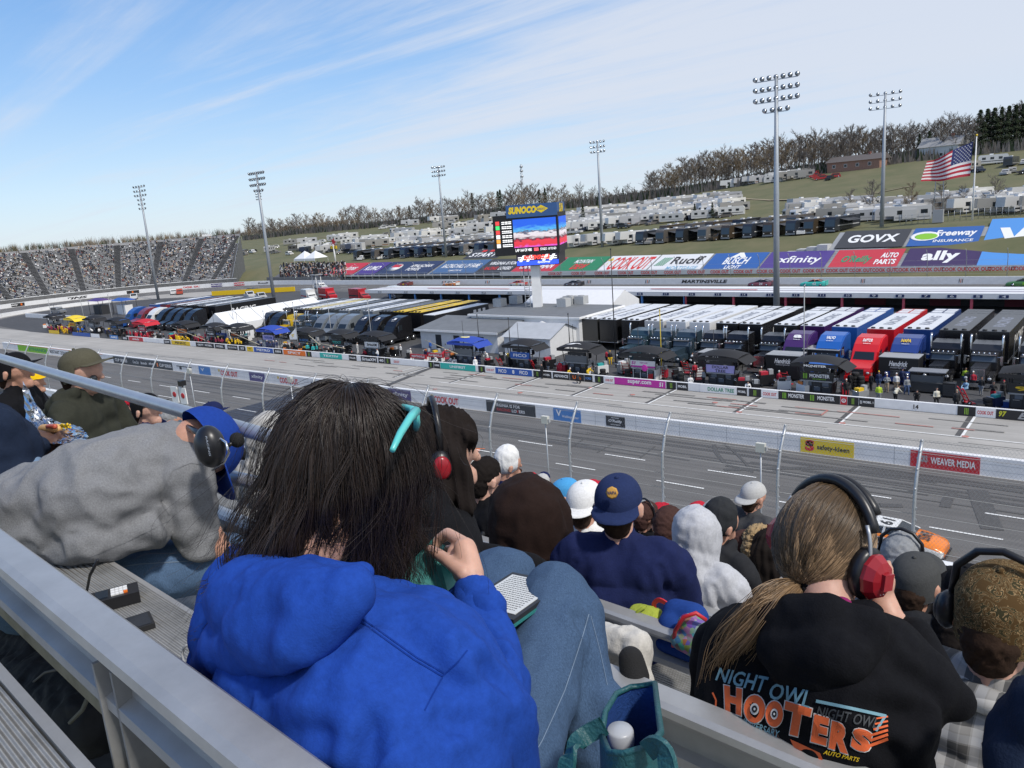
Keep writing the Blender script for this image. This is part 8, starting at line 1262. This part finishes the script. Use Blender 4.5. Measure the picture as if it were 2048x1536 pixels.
m = MB(); m.tube(arcp[4:-4], .011, HS, 8); m.tube([p + A3[1] * .02 for p in arcp[6:-6]], .010, HS, 8); m.build('headband', t, True); m = MB(); m.tube([p - A3[1] * .015 for p in arcp[:6]], .004, STEEL, 6); m.tube([p - A3[1] * .015 for p in arcp[-6:]], .004, STEEL, 6); m.build('wire_yoke', t, True)
RDP = mat((.30, .012, .02), .3, name='red_plastic')
for sg, lab in ((1, 'a'), (-1, 'b')):
    c = C3 + A3[0] * sg * .102 + A3[2] * -.030 + A3[1] * .005; M_ = FR(tuple(c), tuple(A3[1]), tuple(A3[2])); m = MB(); D4 = M_ if np.dot(np.array(M_.col[2])[:3], A3[0] * sg) > 0 else FR(tuple(c), tuple(-A3[1]), tuple(A3[2]))
    m.lathe([(.034, -.018), (.046, -.012), (.048, .004), (.040, .012)], HS, 20, D4 @ Matrix.Diagonal((.85, 1.12, 1, 1))); cu = m.build('ear_cushion', t, True); m = MB(); m.lathe([(.040, .008), (.041, .020), (.032, .036), (.018, .042), (.001, .043)], RDP, 10, D4 @ Matrix.Diagonal((.85, 1.12, 1, 1)), smooth=False); m.bx(-.012, .012, -.016, .016, .042, .050, RDP, D4); m.text('R', WT, D4 @ Matrix.Translation((0, -.022, .037)), .012, .012, .002); m.build('ear_cup', t, True)
m = MB(); m.tube([C3 + A3[0] * .125 - A3[2] * .06, C3 + A3[0] * .115 - A3[2] * .11, C3 + A3[0] * .09 - A3[2] * .16, C3 + A3[0] * .07 - A3[2] * .19 - A3[1] * .06], .0035, HS, 6); m.build('cable', t, True)
# ================================================================ seated spectators
def tmpl(caps, voxel, smooth=4, fo=None):
    me = cap3([(np.array(a), ra, np.array(c), rb) for a, ra, c, rb in caps], voxel, smooth)
    if fo: folds(me, *fo)
    return me
CL = mat((.0161, .016, .0162), .9, name='top_cloth'); SKT = mat((.0162, .016, .0163), .9, name='skin_tone'); HRT = mat((.0163, .016, .0164), .9, name='hair_tone'); TRT = mat((.0164, .016, .0165), .9, name='trouser_tone')
def arms(z=0): return [x for s in (-1, 1) for x in (((s * .165, .03, .47), .078, (s * .225, .05, .40), .066), ((s * .215, .04, .43), .068, (s * .255, .11, .22), .056), ((s * .255, .11, .22), .056, (s * .13, .34, .19), .045))]
TORSO = [((0, 0, .08), .150, (0, .01, .22), .150), ((-.05, .01, .10), .14, (.05, .01, .10), .14), ((-.07, .015, .30), .135, (.07, .015, .30), .135), ((-.10, .02, .42), .112, (.10, .02, .42), .112), ((-.12, .03, .47), .075, (.12, .03, .47), .075), ((0, .03, .50), .075, (0, .04, .55), .060)]
T_JKT = tmpl(TORSO + arms(), .0125, 4, (.014, (6, 6, 3.5), 61, [((-.1, -.13, .40), (-.02, -.13, .16), .012, .018), ((.12, -.12, .38), (.03, -.14, .12), .012, .018), ((.16, -.06, .46), (.2, -.02, .30), .014, .014), ((-.16, -.06, .46), (-.2, -.02, .30), .014, .014)], 3, .002, 20))
T_HOOD = tmpl(TORSO + arms() + [((-.10, -.055, .51), .050, (.10, -.055, .51), .050), ((-.06, -.11, .46), .052, (.06, -.11, .46), .052), ((-.12, -.02, .54), .034, (-.09, .06, .57), .028), ((.12, -.02, .54), .034, (.09, .06, .57), .028), ((-.11, -.03, .55), .034, (.11, -.03, .55), .034)], .0125, 4, (.013, (6, 6, 3.5), 66, [((-.1, -.13, .36), (-.02, -.13, .14), .012, .018), ((.12, -.12, .36), (.03, -.14, .1), .012, .018)], 3, .002, 20))
T_PUFF = tmpl(TORSO + arms() + [((-.12, .0, .55), .05, (.12, .0, .55), .05)], .0125, 3, (.004, (6, 6, 3), 3, [], 2, .002, 20))
for me in (T_JKT, T_HOOD, T_PUFF): v = verts(me); setv(me, v * np.array([1, 1, 1.02]) + np.array([0, 0, .03]))
v = verts(T_PUFF); n = norms(T_PUFF); setv(T_PUFF, v + n * (.016 * np.abs(np.sin(v[:, 2] * 42 + v[:, 0] * 9)) - .004)[:, None])
T_UP = tmpl([((0, .05, .72), .118, (0, .055, .64), .118), ((0, .03, .60), .115, (0, .0, .50), .125), ((-.05, .0, .50), .10, (.05, .0, .50), .10)], .0115, 4, (.012, (9, 9, 4), 71, [((-.06, -.07, .70), (.06, -.075, .66), .008, .012), ((-.06, -.08, .60), (.06, -.09, .56), .009, .013), ((0, -.07, .80), (0, -.08, .60), .004, .006)], 3, .0015, 22))
T_HEAD = tmpl([((0, .05, .715), .086, (0, .075, .715), .086), ((0, .09, .65), .057, (0, .105, .618), .040), ((0, .02, .50), .058, (0, .045, .64), .056), ((0, .150, .685), .016, (0, .163, .668), .014), ((0, .142, .625), .018, (0, .140, .605), .02), ((.083, .045, .70), .018, (.085, .035, .672), .014), ((-.083, .045, .70), .018, (-.085, .035, .672), .014), ((0, .01, .15), .07, (0, .03, .42), .055)], .0075, 3)
T_LEGS = tmpl([x for s in (-1, 1) for x in (((s * .09, .02, .085), .092, (s * .12, .44, .075), .068), ((s * .12, .44, .07), .066, (s * .12, .49, -.36), .05), ((s * .12, .47, -.40), .045, (s * .13, .60, -.41), .04))], .014, 4, (.008, (7, 7, 4), 81))
def hairshell(kind):
    b = MB(); c = np.array((0, .055, .72))
    if kind == 'short': me = tmpl([((0, .035, .735), .089, (0, .075, .745), .086), ((0, .0, .69), .072, (0, -.005, .66), .060)], .008, 3); folds(me, .006, (30, 30, 30), 91)
    elif kind == 'long': me = tmpl([((0, .035, .735), .097, (0, .075, .74), .092), ((0, -.02, .70), .088, (0, -.04, .52), .075), ((-.06, -.03, .62), .05, (-.07, -.05, .46), .03), ((.06, -.03, .62), .05, (.07, -.05, .45), .03), ((.085, .05, .68), .03, (.09, .04, .54), .025), ((-.085, .05, .68), .034, (-.10, .02, .47), .036), ((.085, .05, .68), .034, (.10, .02, .47), .036), ((.082, .085, .72), .034, (.088, .105, .56), .03), ((-.082, .085, .72), .034, (-.088, .105, .56), .03), ((-.06, .13, .755), .03, (-.03, .145, .735), .02), ((.06, .13, .755), .03, (.03, .145, .735), .02)], .008, 3); v = verts(me); n = norms(me); q = np.arctan2(v[:, 0], -v[:, 1] + .1); setv(me, v + n * (.005 * np.sin(q * 26 + v[:, 2] * 14) + .004 * np.sin(v[:, 2] * 50 + q * 7))[:, None])
    elif kind == 'curly': me = tmpl([((0, .03, .735), .10, (0, .07, .74), .095), ((0, -.01, .68), .09, (0, -.02, .58), .085)], .009, 2); folds(me, .03, (34, 34, 34), 95)
    elif kind == 'beanie': me = tmpl([((0, .05, .755), .092, (0, .06, .765), .092), ((0, .045, .72), .093, (0, .06, .72), .093)], .008, 4); folds(me, .003, (30, 30, 4), 97)
    return me
HSH = {k: hairshell(k) for k in ('short', 'long', 'curly', 'beanie')}
def capp(back=False, pitch=-8):
    me = capmesh(CL).mesh(); v = verts(me) * np.array([1.06, 1.06, .94])
    v[:, 2] -= np.where((v[:, 2] < .035) & (v[:, 1] < .02), .062, 0) * (not back)
    if back: v[:, 0] *= -1; v[:, 1] *= -1
    a = rad(pitch); v = v @ np.array([[1, 0, 0], [0, math.cos(a), -math.sin(a)], [0, math.sin(a), math.cos(a)]]).T; setv(me, v + np.array([0, .058, .728])); return me
CAPF, CAPB_ = capp(False, 13), capp(True, 10)
FC = {}
def tinted(me, c, nm, pat=None):
    k = (me.name, tuple(c) if not hasattr(c, 'node_tree') else c.name, nm)
    if k not in FC: m2 = me.copy(); setmat(m2, c if hasattr(c, 'node_tree') else cloth(tuple(c), nm, .2, bs=180)); m2.polygons.foreach_set('material_index', [0] * len(m2.polygons)); FC[k] = m2
    return FC[k]
CNC = dict(CN, **{'olive': (.035, .037, .028), 'charcoal': (.022, .023, .026), 'heather': (.46, .47, .50), 'cream': (.5, .47, .4), 'dbrown': (.020, .011, .009), 'rust': (.42, .12, .02), 'navyd': (.012, .018, .07), 'teal2': (.16, .36, .36), 'ltgrey': (.45, .45, .44), 'blackc': (.007, .0072, .009), 'sky': (.07, .32, .62), 'twill': (.018, .03, .09)})
HC_ = {'brown': (.035, .02, .013), 'dark': (.012, .009, .008), 'grey': (.22, .21, .20), 'red': (.16, .055, .025), 'blonde': (.34, .24, .13)}
def fan(px, py, v, kind, top, tcol, hcol, label, yaw=0, sc=1.0, group=None, skin=SKN2, low='denim', pitch=0, stand=False, P=None):
    p = SV(px, py, v) if P is None else P; a = ROWANG + rad(yaw); loc = p - np.array([-math.sin(a) * .06, math.cos(a) * .06, .715]) * sc
    o = empty('person', tuple(loc), label, 'person', group, a, sc); o.rotation_euler = (rad(pitch), 0, a)
    obj('body', tinted(T_HEAD, skin, 'skin'), o); tc_ = CNC[tcol] if isinstance(tcol, str) else tcol
    obj({'jkt': 'jacket', 'hood': 'hoodie', 'puff': 'puffer_jacket', 'up': 'hoodie'}[top], tinted({'jkt': T_JKT, 'hood': T_HOOD, 'puff': T_PUFF, 'up': T_JKT}[top], tc_, 'top_fabric'), o)
    if top == 'up': obj('hood', tinted(T_UP, tc_, 'top_fabric'), o)
    lg = obj('trousers', tinted(T_LEGS, CNC[low], 'trouser_fabric'), o)
    hc = None if hcol is None else (CNC.get(hcol) or HC_.get(hcol)) if isinstance(hcol, str) else hcol
    if kind in ('cap', 'capback'):
        h = obj('hair', tinted(HSH['short'], HC_['brown'], 'hair_mass'), o); h.scale = (.9,) * 3; h.location = (0, .006, .048); obj('cap', tinted(CAPF if kind == 'cap' else CAPB_, hc, 'cap_fabric'), o)
    elif kind in HSH: obj('beanie' if kind == 'beanie' else 'hair', tinted(HSH[kind], hc, 'hair_mass'), o)
    return o
def muffs(o, label, col=HS, band=True):
    t = empty('headset', tuple(o.location), label, 'headset', None, o.rotation_euler.z, tuple(o.scale)); m = MB(); m.tube([(-.098, .05, .72), (-.09, .05, .80), (-.05, .05, .845), (0, .05, .858), (.05, .05, .845), (.09, .05, .80), (.098, .05, .72)], .009, HS, 8); m.build('headband', t)
    for s in (-1, 1): m = MB(); m.ell((s * .102, .045, .69), (.026, .036, .046), HS); m.ell((s * .118, .045, .69), (.014, .026, .034), col); m.build('ear_cup', t)
    return t
# --- upper left group beyond the handrail
o = fan(28, 738, 1.46, 'cap', 'jkt', 'blackc', 'blackc', 'person in a black track jacket with white sleeve stripes and black cap by the handrail', -38, 1.02)
m = MB()
for k in range(3): m.tube([(.17 + k * .012, -.035 - k * .016, .525 - k * .006), (.235 + k * .008, -.03 - k * .018, .44), (.275 + k * .004, .01 - k * .018, .33)], .0042, WT, 5)
m.build('sleeve_stripe', o)
o = fan(163, 738, 1.46, 'cap', 'hood', 'olive', (.085, .08, .055), 'person in a dark olive hoodie and olive mesh cap looking right', -52, 1.05, skin=SKN); t = empty('sunglasses', tuple(o.location), 'dark sunglasses worn under the olive cap', 'sunglasses', None, o.rotation_euler.z); m = MB(); m.tube([(.088, .03, .70), (.086, .10, .705), (.06, .15, .70)], .005, BLACK, 6); m.ell((.045, .150, .70), (.032, .014, .022), GLASS); m.build('lens', t)
fan(66, 762, 2.4, 'cap', 'jkt', 'charcoal', 'yellow', 'person in a yellow cap half hidden behind the black track jacket', -30)
fan(232, 812, 2.35, 'curly', 'hood', 'teal2', 'red', 'person with curly red hair and a pale teal top below the handrail', -20, 1.0, skin=SKN); fan(258, 822, 3.2, 'cap', 'jkt', 'maroon', 'maroon', 'person in a maroon cap beside the curly red hair', -40, .95)
fan(292, 815, 2.35, 'cap', 'jkt', 'navyd', 'blackc', 'person in a black cap and navy jacket left of the bent man', -50, 1.05, skin=SKN); fan(342, 838, 3.2, 'short', 'jkt', 'red', 'grey', 'grey haired person with a red collar behind the bent man', -30); fan(425, 826, 3.2, 'cap', 'jkt', 'charcoal', 'navyd', 'person in a dark navy team cap above the bent man', -60)
fan(545, 872, 2.0, 'none', 'up', (.40, .39, .37), None, 'person in a pale grey hood between the bent man and the dark hair', 10, 1.1); fan(175, 830, 3.2, 'short', 'jkt', 'white', 'grey', 'person in white seen under the handrail left of the red hair', 0); fan(210, 800, 4.9, 'capback', 'jkt', 'black', 'white', 'person in a white cap far below the handrail', 0)
# hot dog eater at the left edge
P4 = seat_person(10, 1000, .75, 'person in a navy jacket at the left edge holding a hot dog in foil'); NVJ = cloth((.012, .020, .042), 'navy_fleece', .25, bs=260)
b4 = caps_mesh([((-60, 960, .72, 60), (-20, 900, .76, 50)), ((62, 880, .9, 24), (100, 893, .95, 27)), ((100, 893, .95, 25), (116, 890, .97, 22)), ((112, 878, .98, 9), (122, 868, .985, 8)), ((116, 884, .98, 9), (128, 876, .985, 8)), ((112, 900, .96, 9), (132, 893, .97, 8)), ((106, 905, .96, 9), (124, 903, .965, 8)), ((92, 876, .99, 9), (100, 862, 1.0, 8))], .006, 3); put('body', b4, P4, SKND)
s4 = caps_mesh([((-60, 900, .74, 110), (0, 905, .74, 78)), ((-20, 960, .74, 90), (20, 955, .74, 62)), ((10, 850, .76, 36), (30, 990, .74, 48)), ((30, 960, .76, 45), (60, 905, .86, 26)), ((60, 905, .86, 27), (78, 893, .9, 23)), ((-40, 1010, .7, 80), (10, 1020, .7, 50))], .010, 4); folds(s4, .012, (7, 7, 4), 51, [(SV(70, 950, .7), SV(20, 1000, .68), .01, .015)]); put('jacket', s4, P4, NVJ); m = caps_mesh([((50, 880, .86, 22), (66, 945, .80, 24)), ((66, 945, .80, 24), (80, 965, .80, 12))], .008, 3); put('shirt', m, P4, cloth((.16, .24, .36), 'pale_blue_check', .2))
t = empty('foil_wrapped_hot_dog', tuple(SV(100, 850, 1.0)), 'crinkled foil tray with a hot dog and fries held at the left edge', 'hot dog'); FOIL = mat((.75, .76, .78), .22, 1, name='crumpled_foil')
m = MB(); nx = 22; q = []; rf_ = random.Random(8)
for j in range(nx):
    for i in range(nx):
        x, y = i / (nx - 1), j / (nx - 1); px = 52 + 118 * x + 6 * math.sin(y * 5); py = 880 - 30 * (1 - x) * (y > .6) * (y - .6) * 4 - 52 * max(0, .35 - x) * y * 2.4 - 26 * y + 8 * math.sin(x * 3.1); q.append(SV(px + rf_.uniform(-1.6, 1.6), py + rf_.uniform(-1.8, 1.8), .93 + .10 * y + rf_.uniform(-.006, .006)))
m.add(q, [(j * nx + i, j * nx + i + 1, (j + 1) * nx + i + 1, (j + 1) * nx + i) for j in range(nx - 1) for i in range(nx - 1)], FOIL, False); m.build('foil', t, True); m = MB(); m.cap(SV(86, 858, .985), .020, SV(114, 857, .985), .020, mat((.62, .36, .14), .6, var=.2, vs=60, name='bun')); m.build('bun', t, True); m = MB(); m.cap(SV(96, 853, .972), .010, SV(110, 853, .972), .010, mat((.45, .08, .04), .4, name='sausage')); m.build('sausage', t, True)
m = MB(); [m.bar(SV(122 + rf_.uniform(-4, 16), 853 + rf_.uniform(-5, 5), .98), SV(126 + rf_.uniform(-4, 16), 850 + rf_.uniform(-5, 5), .985), .006, .006, YEL) for _ in range(9)]; m.build('fries', t, True)
# --- centre group
o = fan(880, 893, 1.46, 'long', 'puff', 'blackc', (.016, .012, .011), 'person in a quilted black puffer jacket and headset looking right', -34, 1.04, skin=SKN, pitch=0); muffs(o, 'black and red headset over long dark hair', RDP); m = MB(); m.tube([(-.10, -.03, .55), (0, -.075, .57), (.10, -.03, .55), (.10, .05, .55)], .034, cloth((.42, .32, .22), 'beige_knit', .3), 10); m.build('scarf', o)
o = fan(970, 952, 3.17, 'short', 'jkt', 'blackc', 'dark', 'person with short dark hair in a black shirt wearing a backpack', 0, 1.05, skin=SKN); t = empty('backpack', tuple(o.location), 'dark grey backpack on the short dark haired person', 'backpack', None, o.rotation_euler.z); m = MB(); m.ell((0, -.2, .27), (.15, .09, .2), cloth((.03, .03, .034), 'grey_nylon', .3)); m.build('body', t); m = MB(); [m.tube([(s * .11, -.14, .42), (s * .12, -.02, .54), (s * .11, .10, .46)], .016, DARK, 6) for s in (-1, 1)]; m.build('strap', t)
fan(935, 938, 4.1, 'capback', 'jkt', 'white', 'ltgrey', 'person in a pale grey cap left of the short dark hair', 0); fan(1008, 990, 4.1, 'cap', 'jkt', 'maroon', 'white', 'person in maroon right of the short dark hair', -20); fan(1035, 985, 5, 'cap', 'jkt', 'white', 'white', 'person in a white cap just left of the brown hood', 0)
fan(1062, 1030, 2.3, 'none', 'up', 'dbrown', None, 'person in a dark brown hood pulled up', 8, 1.5); fan(1132, 985, 4.1, 'cap', 'jkt', 'black', 'sky', 'person in a bright sky blue cap between the brown hood and white cap', -50); fan(1170, 1002, 3.15, 'capback', 'jkt', 'white', 'white', 'person in a white back to front cap with a black tick', 12, 1.05)
o = fan(1237, 1003, 2.30, 'capback', 'jkt', 'navyd', 'twill', 'person in a navy shirt and faded navy back to front cap with gold emblem', 26, .98, skin=SKN)
m = MB(); A = FR((-.0, -.068, .80), (1, 0, 0), (0, .35, 1)); m.lathe([(.024, .001), (.018, .003), (.001, .0035)], mat((.55, .30, .06), .7, name='gold_patch'), 8, A @ Matrix.Translation((0, .0, .004))); m.text('NAPA', NAVY, A @ Matrix.Translation((0, 0, .0085)), .036, .012, .001); m.build('cap_emblem', o); t = empty('sunglasses', tuple(o.location), 'black sunglasses worn with the gold emblem cap', 'sunglasses', None, o.rotation_euler.z, .98); m = MB(); m.tube([(-.094, .03, .70), (-.09, .13, .705)], .006, BLACK, 6); m.ell((-.06, .15, .70), (.035, .016, .024), GLASS); m.build('lens', t)
o = fan(1293, 1030, 5.0, 'short', 'jkt', 'blackc', 'brown', 'balding person with a red headset beyond the gold emblem cap', -10); muffs(o, 'small red headset beyond the navy cap', RDP)
fan(1337, 1048, 3.9, 'short', 'jkt', 'rust', 'brown', 'person in a rust orange top between navy shirt and grey hood', 10); fan(1395, 1058, 3.12, 'none', 'up', 'heather', None, 'person in a pale heather grey hood pulled up', -4, .98); fan(1442, 1042, 3.9, 'beanie', 'hood', 'charcoal', (.028, .03, .033), 'person in a dark beanie and charcoal hoodie right of the pale hood', -20, 1.05)
fan(1485, 1090, 4.75, 'short', 'jkt', (.18, .025, .04), 'brown', 'person in a maroon sleeve top beside the dark beanie', -20, .95); fan(1518, 1082, 4.75, 'curly', 'jkt', 'grey', 'blonde', 'person with curly blonde hair left of the black headset', 0, .95); fan(1540, 1092, 4.3, 'long', 'jkt', (.30, .30, .31), 'dark', 'person with dark hair in a grey sweater left of the black headset', 0, .95)
o = fan(1507, 990, 6.1, 'capback', 'jkt', (.06, .062, .066), 'ltgrey', 'standing person in a charcoal shirt with an outlined red number on the back', -14, 1.12); m = MB(); m.text('8', RT, FR((0, -.152, .28), (1, 0, 0), (0, .1, 1)), .16, .24, .004, .01); m.text('8', BLACK, FR((0, -.158, .28), (1, 0, 0), (0, .1, 1)), .12, .19, .004, .01); m.build('shirt_number', o)
# --- right group
o = fan(1803, 1112, 4.1, 'short', 'jkt', 'grey', 'grey', 'grey haired person in a grey and lime shirt below the orange car', 0, 1.1); muffs(o, 'black headset on the grey haired person'); fan(1830, 1158, 3.15, 'cap', 'hood', 'charcoal', (.06, .062, .062), 'person in a faded grey cap and dark jacket with grey hood', 0, .98); fan(1880, 1165, 5, 'cap', 'jkt', 'navy', 'navyd', 'person in a navy cap and blue top right of the faded grey cap', -20); fan(1903, 1172, 4.5, 'cap', 'jkt', 'black', 'blackc', 'person in a plain black cap and dark shirt in the right group', -10); fan(1935, 1172, 4.0, 'capback', 'jkt', 'navyd', 'blackc', 'person in a black cap with a small flag patch', -30, 1.0); fan(1985, 1190, 3.6, 'short', 'jkt', 'red', 'dark', 'person with dark hair in front of the balding head', 0); fan(2018, 1155, 4.6, 'none', 'jkt', 'black', None, 'balding person at the right edge behind the camouflage cap', 0, 1.05, skin=SKN)
def plaid():
    m = mat((.30, .30, .30), .95, name='grey_plaid', spec=.1); nt = m.node_tree; b = nt.nodes['Principled BSDF']; t = nt.nodes.new('ShaderNodeTexCoord'); s = nt.nodes.new('ShaderNodeSeparateXYZ'); nt.links.new(t.outputs['Object'], s.inputs[0]); o_ = []
    for ax in (0, 2):
        a = nt.nodes.new('ShaderNodeMath'); a.operation = 'MULTIPLY'; nt.links.new(s.outputs[ax], a.inputs[0]); a.inputs[1].default_value = 13.0; f = nt.nodes.new('ShaderNodeMath'); f.operation = 'FRACT'; nt.links.new(a.outputs[0], f.inputs[0]); r = nt.nodes.new('ShaderNodeValToRGB'); r.color_ramp.interpolation = 'CONSTANT'; e = r.color_ramp.elements; e[0].position = 0; e[0].color = (.5, .5, .5, 1); e[1].position = .45; e[1].color = (.1, .1, .1, 1)
        for p, c in ((.22, .42), (.26, .5), (.68, .22), (.72, .1), (.95, .3)): q = e.new(p); q.color = (c, c * .97, c * .92, 1)
        nt.links.new(f.outputs[0], r.inputs[0]); o_.append(r.outputs[0])
    x = nt.nodes.new('ShaderNodeMix'); x.data_type = 'RGBA'; x.inputs['Factor'].default_value = .5; nt.links.new(o_[0], x.inputs['A']); nt.links.new(o_[1], x.inputs['B']); nt.links.new(x.outputs['Result'], b.inputs['Base Color']); return m
def camo(c0, c1, c2, sc, nm):
    m = mat(c0, .9, name=nm, spec=.1); nt = m.node_tree; b = nt.nodes['Principled BSDF']; t = nt.nodes.new('ShaderNodeTexCoord'); v_ = nt.nodes.new('ShaderNodeTexNoise'); v_.inputs['Scale'].default_value = sc; v_.inputs['Distortion'].default_value = 1.5; nt.links.new(t.outputs['Object'], v_.inputs[0]); r = nt.nodes.new('ShaderNodeValToRGB'); r.color_ramp.interpolation = 'CONSTANT'; e = r.color_ramp.elements; e[0].color = (*c0, 1); e[1].position = .45; e[1].color = (*c2, 1)
    for p, c in ((.47, c1), (.53, c2), (.55, c0), (.62, c2), (.64, c1)): q = e.new(p); q.color = (*c, 1)
    nt.links.new(v_.outputs['Fac'], r.inputs[0]); nt.links.new(r.outputs[0], b.inputs['Base Color']); return m
o = fan(2003, 1222, 2.05, 'cap', 'jkt', plaid(), camo((.085, .05, .02), (.045, .04, .02), (.30, .20, .10), 38, 'camouflage_twill'), 'person in a grey plaid shirt and brown camouflage cap at the right', -6, 1.12, skin=SKN); muffs(o, 'black earmuffs over the camouflage cap'); m = MB(); m.tube([(-.10, -.02, .535), (0, -.055, .56), (.10, -.02, .535)], .03, plaid(), 8); m.build('collar', o)
fan(1912, 1258, 3.1, 'short', 'jkt', (.30, .42, .52), 'dark', 'person in a pale blue shirt left of the camouflage cap', 0, .95)
P5 = seat_person(2030, 1480, 1.3, 'person in dark navy cut off by the lower right corner'); s5 = caps_mesh([((2040, 1470, 1.30, 70), (2100, 1440, 1.3, 90)), ((2030, 1500, 1.28, 70), (2090, 1600, 1.26, 120)), ((2020, 1440, 1.34, 40), (2060, 1410, 1.36, 44))], .009, 4); folds(s5, .01, (7, 7, 4), 57); put('jacket', s5, P5, NVJ)
# white trousered leg and shoe in the second row
P6 = seat_person(1270, 1300, 1.3, 'person in white trousers showing a black shoe sole between the benches'); l6 = caps_mesh([((1215, 1280, 1.36, 34), (1268, 1290, 1.36, 36)), ((1268, 1290, 1.36, 36), (1284, 1360, 1.34, 24)), ((1215, 1300, 1.38, 30), (1230, 1360, 1.36, 26))], .006, 4); folds(l6, .008, (12, 12, 8), 58); put('trousers', l6, P6, cloth((.55, .53, .49), 'off_white_twill', .2)); l7 = caps_mesh([((1262, 1318, 1.27, 26), (1270, 1355, 1.26, 30)), ((1270, 1355, 1.26, 30), (1274, 1380, 1.26, 22))], .005, 4); put('shoe', l7, P6, mat((.010, .010, .011), .9, bump=.3, bs=300, name='black_rubber_sole'))
# back packs on the third bench
MUL = bpy.data.materials.new('colourful_patch_print'); MUL.use_nodes = True; nt = MUL.node_tree; vo = nt.nodes.new('ShaderNodeTexVoronoi'); vo.inputs['Scale'].default_value = 55; t_ = nt.nodes.new('ShaderNodeTexCoord'); nt.links.new(t_.outputs['Object'], vo.inputs['Vector']); hs_ = nt.nodes.new('ShaderNodeHueSaturation'); hs_.inputs['Saturation'].default_value = 1.0; hs_.inputs['Value'].default_value = .55; nt.links.new(vo.outputs['Color'], hs_.inputs['Color']); mx = nt.nodes.new('ShaderNodeMix'); mx.data_type = 'RGBA'; mx.inputs['Factor'].default_value = .45; nt.links.new(hs_.outputs[0], mx.inputs['A']); mx.inputs['B'].default_value = (.10, .05, .10, 1); nt.links.new(mx.outputs['Result'], nt.nodes['Principled BSDF'].inputs['Base Color'])
t = empty('backpack', tuple(SV(1365, 1250, 2.1)), 'blue child backpack with red trim and a colourful patterned pocket', 'backpack'); bb = caps_mesh([((1352, 1225, 2.16, 28), (1388, 1235, 2.16, 30)), ((1345, 1250, 2.12, 30), (1385, 1290, 2.12, 34)), ((1330, 1285, 2.1, 20), (1385, 1300, 2.1, 26))], .008, 4); put('body', bb, t, cloth((.015, .05, .22), 'blue_nylon', .2)); pp = caps_mesh([((1378, 1250, 2.07, 24), (1402, 1262, 2.08, 24)), ((1360, 1280, 2.05, 20), (1395, 1292, 2.05, 26))], .007, 3); put('pocket', pp, t, MUL); m = MB(); m.tube([SV(1346, 1292, 2.04), SV(1350, 1262, 2.02), SV(1368, 1234, 2.02), (SV(1392, 1226, 2.04)), SV(1412, 1240, 2.06)], .007, RED, 8); m.build('trim', t, True); m = MB(); strap(m, [(1312, 1225, 2.16), (1308, 1208, 2.16), (1320, 1200, 2.16), (1342, 1214, 2.16), (1348, 1222, 2.14)], .016, RED); m.build('grab_handle', t, True)
t = empty('backpack', tuple(SV(1290, 1250, 2.1)), 'small lime green backpack beside the blue child backpack', 'backpack'); bb = caps_mesh([((1278, 1234, 2.14, 26), (1306, 1240, 2.14, 26)), ((1266, 1250, 2.13, 18), (1310, 1262, 2.13, 22))], .008, 4); folds(bb, .005, (20, 20, 20), 59); put('body', bb, t, cloth((.36, .42, .06), 'lime_nylon', .2)); m = MB(); m.tube([SV(1268, 1250, 2.10), SV(1274, 1224, 2.10), SV(1292, 1212, 2.12)], .006, cloth((.30, .36, .05), 'lime_webbing', .2), 6); m.build('strap', t, True)
# --- rows further down
rq = random.Random(31); TC_ = ['blackc', 'charcoal', 'navyd', 'black', 'grey', 'maroon', 'heather', 'white', 'blue', 'olive', 'red', 'ltgrey', 'navy']; kk_ = ['cap', 'capback', 'cap', 'short', 'short', 'long', 'beanie']
used_px = {}
for k in range(5, 19):
    u = -9.0 + rq.uniform(0, .5)
    while u < 3.0:
        u += rq.choice((.52, .55, .58, .62, 1.1)); 
        if rq.random() < .40: continue
        p = R3(u, RV(k) + .28 + rq.uniform(-.05, .05), -RD(k) + .40 + rq.uniform(-.10, .02)); px, py, dz_ = PJ(p)
        if not (860 < px < 2060) or py > 1240 or (1555 < px < 1760 and py > 1000): continue
        if px < 1010 and k < 6: continue
        kd = rq.choice(kk_); tc_ = rq.choice(TC_); hc = rq.choice(['blackc', 'navyd', 'white', 'grey', 'red', 'ltgrey']) if 'cap' in kd or kd == 'beanie' else rq.choice(list(HC_))
        nm = {'cap': hc + ' cap', 'capback': hc + ' reversed cap', 'short': 'short ' + hc + ' hair', 'long': 'long ' + hc + ' hair', 'beanie': hc + ' beanie'}[kd]
        lab = f"seated person with {nm} and {tc_} top down by the fence".replace('blackc', 'black').replace('navyd', 'dark navy').replace('ltgrey', 'pale grey')
        o = fan(px, py, 0, kd, rq.choice(('jkt', 'jkt', 'hood')), tc_, hc, lab, rq.uniform(-35, 30), rq.uniform(.92, 1.04), 'spectators in the rows by the fence', P=p); used_px.setdefault(lab, []).append((px, o))
for lab, L_ in used_px.items():
    if len(L_) > 1:
        L_.sort(key=lambda q: q[0])
        for i, (_, o) in enumerate(L_): o['label'] = (['leftmost ', 'second '] + ['inner '] * 9)[i] + lab if i < len(L_) - 1 else 'rightmost ' + lab
for t in TEMPL:
    for c in list(t.children): bpy.data.objects.remove(c)
    bpy.data.objects.remove(t)
bpy.data.scenes.remove(TS)
DROP = ('the', 'a')
for o in bpy.data.objects:
    if 'label' in o:
        w_ = o['label'].split()
        while len(w_) > 16 and any(x in DROP for x in w_): w_.remove(next(x for x in w_ if x in DROP))
        o['label'] = ' '.join(w_)
        if len(w_) > 16: o['label'] = o['label'].replace(' from left', '')
